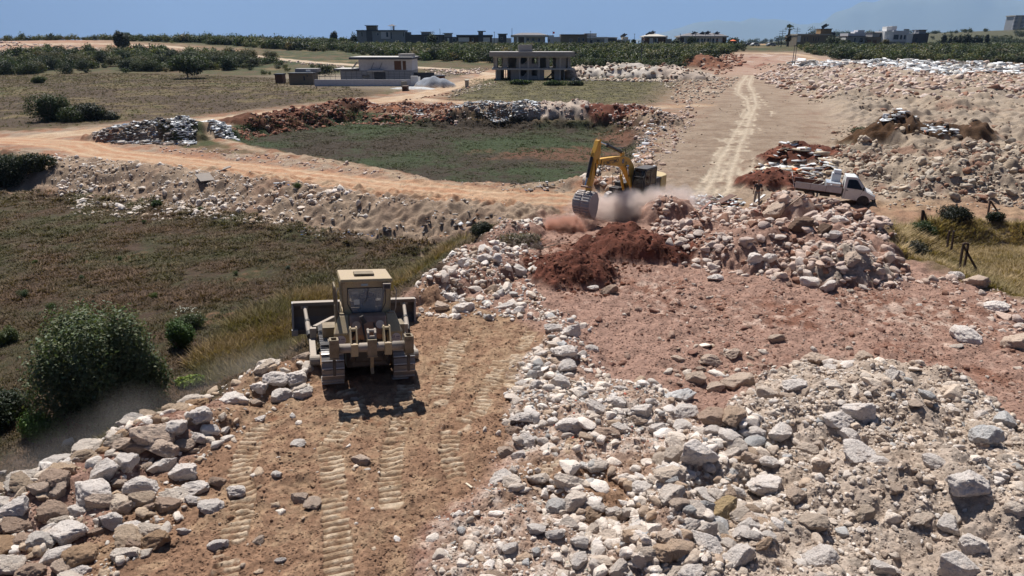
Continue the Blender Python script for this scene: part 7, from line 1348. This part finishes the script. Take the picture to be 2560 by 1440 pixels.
fpost([((2366, 630), (2374, 577))], 'left thin rusty post of the pair in the middle of the grass'); fpost([((2377, 634), (2385, 577))], 'right thin rusty post of the pair in the middle of the grass')
fpost([((2302, 566), (2307, 525)), ((2307, 566), (2308, 525)), ((2320, 562), (2309, 527))], 'rusty tripod of angle irons beside the green bush'); fpost([((2336, 565), (2337, 548))], 'short rusty stub before the green bush')
fpost([((2391, 535), (2392, 509))], 'single rusty post above the dark flat bush'); fpost([((2470, 535), (2476, 501)), ((2502, 541), (2477, 503))], 'farthest braced rusty post at the right by the track')
print('buildings', round(time.time() - T0, 1))
# ------------------------------------------------------------------ tipped debris
def boards(r, n, smin, smax, thick=.03):
    """thin broken sheets, boards and lumps as one proto set"""
    P = []
    for _ in range(n):
        w, d = r.uniform(.25, 1.0), r.uniform(.12, .6); t = thick * r.uniform(.4, 2.5); k = r.uniform(-.12, .12, (8, 3)) * np.array([1, 1, .5])
        v = np.array([(-w, -d, -t), (w, -d, -t), (w, d, -t), (-w, d, -t), (-w, -d, t), (w, -d, t), (w, d, t), (-w, d, t)]) + k; f = np.array([(0, 3, 2, 1), (4, 5, 6, 7), (0, 1, 5, 4), (1, 2, 6, 5), (2, 3, 7, 6), (3, 0, 4, 7)]); P.append((v, f))
    return P
BR = boards(np.random.default_rng(3), 14, 0, 0)
def debris(name, polys, dens, smin, smax, pal, lab, seed, tilt=1.0, lift=.1):
    r = np.random.default_rng(seed); PP = []
    for poly in polys:
        w = hits(poly); x0, y0 = w.min(0); x1, y1 = w.max(0); n = int((x1 - x0) * (y1 - y0) * dens); x = r.uniform(x0, x1, n); y = r.uniform(y0, y1, n); k = sdpoly(x, y, w) > 0; PP.append(np.stack([x[k], y[k]], -1))
    p = np.concatenate(PP); n = len(p); s = smin * (1 - r.uniform(size=n) * (1 - (smin / smax) ** 1.6)) ** (-1 / 1.6); ws = np.array([a[1] for a in pal], float); c = np.array([a[0] for a in pal])[r.choice(len(pal), n, p=ws / ws.sum())] * r.uniform(.8, 1.2, (n, 1))
    pos = np.stack([p[:, 0], p[:, 1], ZG(p[:, 0], p[:, 1]) + s * lift + r.uniform(0, .15, n)], -1)
    V_, F_, C_ = merge_scatter(BR, pos, s[:, None] * np.ones((1, 3)), r.uniform(0, 6.28, n), r.normal(0, tilt * .5, n), np.clip(c, 0, .75), r.integers(0, len(BR), n)); print(name, n)
    tag(npmesh(name, V_, F_, M['debris'], C_), lab, 'debris', kind='stuff')
WH = [((.62, .64, .66), 5), ((.45, .48, .52), 2), ((.30, .28, .26), 2), ((.70, .68, .64), 2), ((.12, .10, .09), 1)]
debris('tipped_plaster', [[(1125, 290), (1200, 268), (1300, 262), (1345, 280), (1350, 299), (1240, 300)], [(1040, 285), (1060, 285), (1055, 293), (1035, 292)]], 26, .12, .5, WH, 'white and grey heap of broken plasterboard at the far edge of the middle field', 5)
debris('scrap_heap', [[(228, 342), (260, 322), (330, 308), (440, 305), (470, 330), (500, 345), (480, 364), (380, 362), (300, 360), (240, 352)]], 30, .12, .5, [((.20, .17, .15), 4), ((.38, .35, .33), 3), ((.62, .64, .66), 3), ((.09, .16, .30), .3)], 'long heap of grey timber, scrap and sheets on the bend of the road', 6)
debris('white_sheets', [[(380, 318), (400, 305), (450, 308), (478, 338), (490, 362), (460, 360), (430, 345)], [(488, 315), (510, 308), (560, 330), (605, 350), (540, 348), (500, 335)]], 34, .15, .55, [((.70, .72, .74), 8), ((.50, .52, .55), 2)], 'crumpled white sheets on the right end of the scrap heap', 7)
debris('roadside_rubbish', [[(720, 510), (800, 505), (900, 520), (1150, 515), (1240, 525), (1290, 545), (1000, 535), (750, 530)], [(1240, 465), (1400, 462), (1430, 478), (1260, 478)], [(680, 450), (740, 462), (735, 470), (680, 458)]], 6, .08, .32, [((.17, .15, .14), 3), ((.40, .38, .36), 2.5), ((.55, .56, .58), 1.4), ((.05, .13, .34), .35), ((.30, .16, .09), 1)], 'dark rubbish, boards and rags along the foot of the rubble bank', 8)
debris('right_debris_row', [[(1600, 300), (1650, 290), (1700, 300), (1660, 330), (1610, 345)], [(1590, 350), (1640, 330), (1640, 420), (1590, 430)], [(1560, 290), (1640, 288), (1640, 305), (1560, 300)]], 5, .12, .6, [((.60, .60, .60), 3), ((.40, .27, .20), 3), ((.30, .18, .13), 2), ((.45, .45, .48), 2), ((.45, .22, .04), .2)], 'mixed white sheets and broken brick beside the pale track', 9)
debris('far_white_rubble', [[(1965, 168), (2060, 158), (2200, 160), (2330, 163), (2470, 168), (2560, 176), (2560, 200), (2400, 185), (2250, 178), (2100, 176), (1990, 178)], [(2250, 172), (2400, 178), (2500, 195), (2380, 200), (2260, 190)]], 2.6, .4, 1.5, [((.74, .76, .78), 9), ((.50, .47, .43), 3), ((.35, .30, .26), 1)], 'long line of bright white rubble in front of the far scrub', 10, lift=.25)
debris('pit_sheets', [[(2185, 362), (2230, 358), (2280, 360), (2280, 368), (2200, 368)], [(2290, 370), (2330, 360), (2385, 375), (2350, 382), (2300, 378)]], 7, .2, .7, [((.70, .72, .74), 6), ((.45, .20, .12), .5), ((.5, .5, .5), 1)], 'white sheets lying at the foot of the brown earth mound', 11)
debris('tipped_boards', [[(1880, 440), (1900, 420), (1960, 405), (2040, 415), (2090, 430), (2080, 452), (2000, 440), (1930, 432), (1900, 446)]], 5, .35, 1.1, [((.62, .62, .62), 4), ((.50, .42, .32), 3), ((.30, .13, .08), 1), ((.45, .10, .03), .4)], 'white and beige boards tipped over the red earth behind the truck', 12, .6)
debris('buried_sheets', [[(1690, 500), (1760, 490), (1850, 500), (1860, 520), (1740, 530), (1700, 520)], [(1900, 520), (1990, 520), (1980, 535), (1910, 530)]], 9, .2, .7, [((.66, .68, .70), 4), ((.12, .05, .035), 2), ((.42, .37, .31), 2)], 'torn white sheets and brown boards on top of the rock heap', 13, .7)
debris('brick_bits', [[(1180, 1190), (1300, 1180), (1340, 1290), (1240, 1330), (1150, 1280)], [(1280, 960), (1650, 980), (1680, 1150), (1300, 1140)]], 22, .025, .09, [((.38, .12, .08), 2), ((.50, .50, .48), 3), ((.42, .36, .30), 3), ((.15, .17, .17), 1)], 'small chips of brick, tile and board among the white rocks', 14, lift=.3)
# single pieces
def plank(p0, p1, w, t, col, lab, up=(0, 0, 1), name='plank'):
    a, b = hitg(*p0[:2]) + Vector((0, 0, p0[2])), hitg(*p1[:2]) + Vector((0, 0, p1[2])); m = MB(); c = (a + b) / 2; m.beam(a - c, b - c, w, t, up=up); o = m.build(name, paint('wood_' + str(len(bpy.data.materials)), col, .8, dirt=.25), None, min(t, w) * .15, loc=c); tag(o, lab, 'plank' if name == 'plank' else 'board'); return o
plank((1960, 538, .1), (2046, 478, .3), .10, .07, (.30, .22, .16), 'long bare pole leaning over the dark boulder toward the truck')
plank((1955, 530, .1), (2010, 498, .3), .09, .06, (.28, .20, .15), 'shorter bare pole beside the long leaning pole')
plank((1876, 520, .15), (1910, 500, .35), .16, .10, (.62, .60, .58), 'short white beam lying by the standing person')
plank((1874, 527, .2), (1925, 530, .2), .18, .08, (.55, .54, .52), 'white board end sticking out below the standing person')
plank((1884, 530, .12), (1925, 545, .1), .14, .06, (.22, .07, .05), 'red brown board below the white board end')
plank((1795, 512, .15), (1832, 500, .35), .5, .05, (.11, .05, .035), 'dark brown panel on top of the torn white sheets')
plank((1735, 545, .1), (1775, 520, .4), .14, .08, (.25, .11, .08), 'reddish beam stuck in the rocks right of the excavator')
plank((1640, 1120, .03), (1672, 1152, .05), .16, .07, (.60, .58, .54), 'smooth pale kerb stone lying among the white rocks', name='kerb_stone')
plank((1425, 955, .05), (1478, 968, .05), .05, .04, (.28, .24, .20), 'grey wooden lath lying across the white rocks')
plank((1165, 1210, .02), (1180, 1222, .03), .05, .03, (.58, .50, .38), 'short pale wood splinter on the brown soil')
plank((505, 440, .2), (520, 455, .1), 1.1, .06, (.20, .17, .15), 'grey wooden pallet sliding down the rubble bank')
plank((540, 432, .1), (578, 428, .4), .5, .06, (.24, .21, .19), 'grey plank jutting from the rubble bank beside the pallet')
m_ = MB()
r = random.Random(8)
cx, cy = hit(1330, 640); 
for i in range(26):
    a = Vector((r.uniform(-.8, .8), r.uniform(-.5, .5), .15)); b = a + Vector((r.uniform(-1, 1), r.uniform(-.6, .6), r.uniform(.1, .6))); c = b + Vector((r.uniform(-.5, .5), r.uniform(-.3, .3), r.uniform(-.1, .3))); m_.cyl(a, b, .018, .012, 5); m_.cyl(b, c, .012, .005, 5)
tw_ = m_.build('dead_branches', M['bark'], None, loc=(cx, cy, zg(cx, cy))); tag(tw_, 'dead bare branches sticking out at the left of the red earth', 'branches')
print('debris', round(time.time() - T0, 1))
# ------------------------------------------------------------------ far mountains, dust and haze
def mountains():
    n = 260; a = np.linspace(R(2), R(62), n); base = np.zeros(n); D = 17000.0; u = np.degrees(a)
    def h(d, sd): return np.clip(1.9 * (420 * np.exp(-((u - 27.5) / 6.0) ** 2) + 880 * np.exp(-((u - 42) / 8.5) ** 2) + 260 * np.exp(-((u - 16) / 5) ** 2)) * (1 + .28 * pn2(u / 3.0, u * 0 + sd, 4) + .12 * pn2(u / 1.1, u * 0 + sd, 6)) * d - 30, -60, None)
    rows = [(D - 1500, -60 + 0 * a), (D - 900, h(.35, 1)), (D - 400, h(.75, 2)), (D, h(1.0, 3)), (D + 900, h(.5, 4) - 50)]
    V = np.concatenate([np.stack([r * np.sin(a), r * np.cos(a), z], -1) for r, z in rows]); i = np.arange(len(rows) * n).reshape(len(rows), n); F = np.stack([i[:-1, :-1], i[:-1, 1:], i[1:, 1:], i[1:, :-1]], -1).reshape(-1, 4)
    c = np.ones((len(V), 3)) * (.10, .11, .08); tag(npmesh('mountains', V, F, M['ground'], c, smooth=True), 'faint blue mountain range in the haze at the far right', kind='structure')
mountains()
def volume(name, dens, col, lab, verts_fn=None, scale=1.0, thr=.45, sharp=3.0, aniso=.2, nsc=1.2, parts=None, step=None):
    """lumpy ellipsoids of dust; density falls off with noise"""
    m = bpy.data.materials.new(name); m.use_nodes = True; nt = m.node_tree; N, L = nt.nodes, nt.links; N.remove(N['Principled BSDF']); out = N['Material Output']; v = N.new('ShaderNodeVolumePrincipled'); L.new(v.outputs[0], out.inputs['Volume'])
    v.inputs['Color'].default_value = (*col, 1); v.inputs['Anisotropy'].default_value = aniso; c = coords(nt, 'Object')
    ln = N.new('ShaderNodeVectorMath'); ln.operation = 'LENGTH'; L.new(c, ln.inputs[0]); g = N.new('ShaderNodeMapRange'); g.inputs[1].default_value = .25; g.inputs[2].default_value = 1.0; g.inputs[3].default_value = 1; g.inputs[4].default_value = 0; L.new(ln.outputs['Value'], g.inputs[0])
    ng = N.new('ShaderNodeNewGeometry'); nz = noise(nt, ng.outputs['Position'], nsc, 5, .6); k = math_(nt, 'MULTIPLY', math_(nt, 'SUBTRACT', math_(nt, 'ADD', nz, math_(nt, 'MULTIPLY', g.outputs[0], .42)), thr, True), sharp); k = math_(nt, 'MULTIPLY', k, math_(nt, 'POWER', g.outputs[0], .6)); L.new(math_(nt, 'MULTIPLY', k, dens), v.inputs['Density'])
    vv, ff = ICO[3]; 
    for i, (cx, cy, cz, sx, sy, sz, rz) in enumerate(parts):
        o = npmesh(name, vv * 1.0, ff, m, smooth=True); o.location = (cx, cy, cz); o.scale = (sx, sy, sz); o.rotation_euler.z = rz; tag(o, lab[i] if isinstance(lab, list) else lab, 'dust', kind='stuff')
def blob(u, v, y, sx, sy, sz, rz=0): p = at(u, v, y); return (p.x, p.y, p.z, sx, sy, sz, rz)
ey = EXC.y
volume('dust_cloud', 2.0, (.97, .87, .82), ['pale dust cloud rolling under the excavator', 'thin dust drifting behind the excavator to the right'], parts=[blob(1545, 530, ey - 3.4, 3.8, 1.6, 1.55, .1), blob(1660, 512, ey - 2.6, 3.6, 1.5, 1.5, .1)], nsc=1.1, aniso=.55, thr=.60, sharp=7)
volume('red_dust', 7.0, (.80, .54, .44), ['reddish brown dust bursting out below the excavator bucket'], parts=[blob(1420, 572, ey - 5.8, 2.3, 1.0, 1.15, .1)], nsc=1.6, aniso=.5, thr=.62, sharp=7)
rim = [hit(u, v) for u, v in ((90, 1190), (330, 1060), (620, 935))]
volume('bank_dust', .12, (.85, .80, .76), ['thin grey dust over the bushes at the lower left', 'thin grey dust behind the rock bank by the olive bush', 'thin grey dust left of the bulldozer'], parts=[(rim[0][0] - .9, rim[0][1] + 1.1, -.5, 3.0, 1.0, 1.1, .75), (rim[1][0] - .6, rim[1][1] + 1.2, -.4, 3.2, 1.0, 1.1, .7), (rim[2][0] - .3, rim[2][1] + 1.1, -.3, 2.6, 1.0, 1.0, .6)], nsc=.55, thr=.56)
hz = MB(); hz.bb((-9000, -40, -62), (19500, 19500, 2200)); m = bpy.data.materials.new('haze'); m.use_nodes = True; nt = m.node_tree; nt.nodes.remove(nt.nodes['Principled BSDF']); v = nt.nodes.new('ShaderNodeVolumePrincipled'); v.inputs['Density'].default_value = HAZE; v.inputs['Color'].default_value = (.46, .68, 1.0, 1); v.inputs['Anisotropy'].default_value = .0
nt.links.new(v.outputs[0], nt.nodes['Material Output'].inputs['Volume']); ho = hz.build('haze', m); tag(ho, 'pale blue summer haze fading the far hills', kind='stuff')
print('done', round(time.time() - T0, 1))
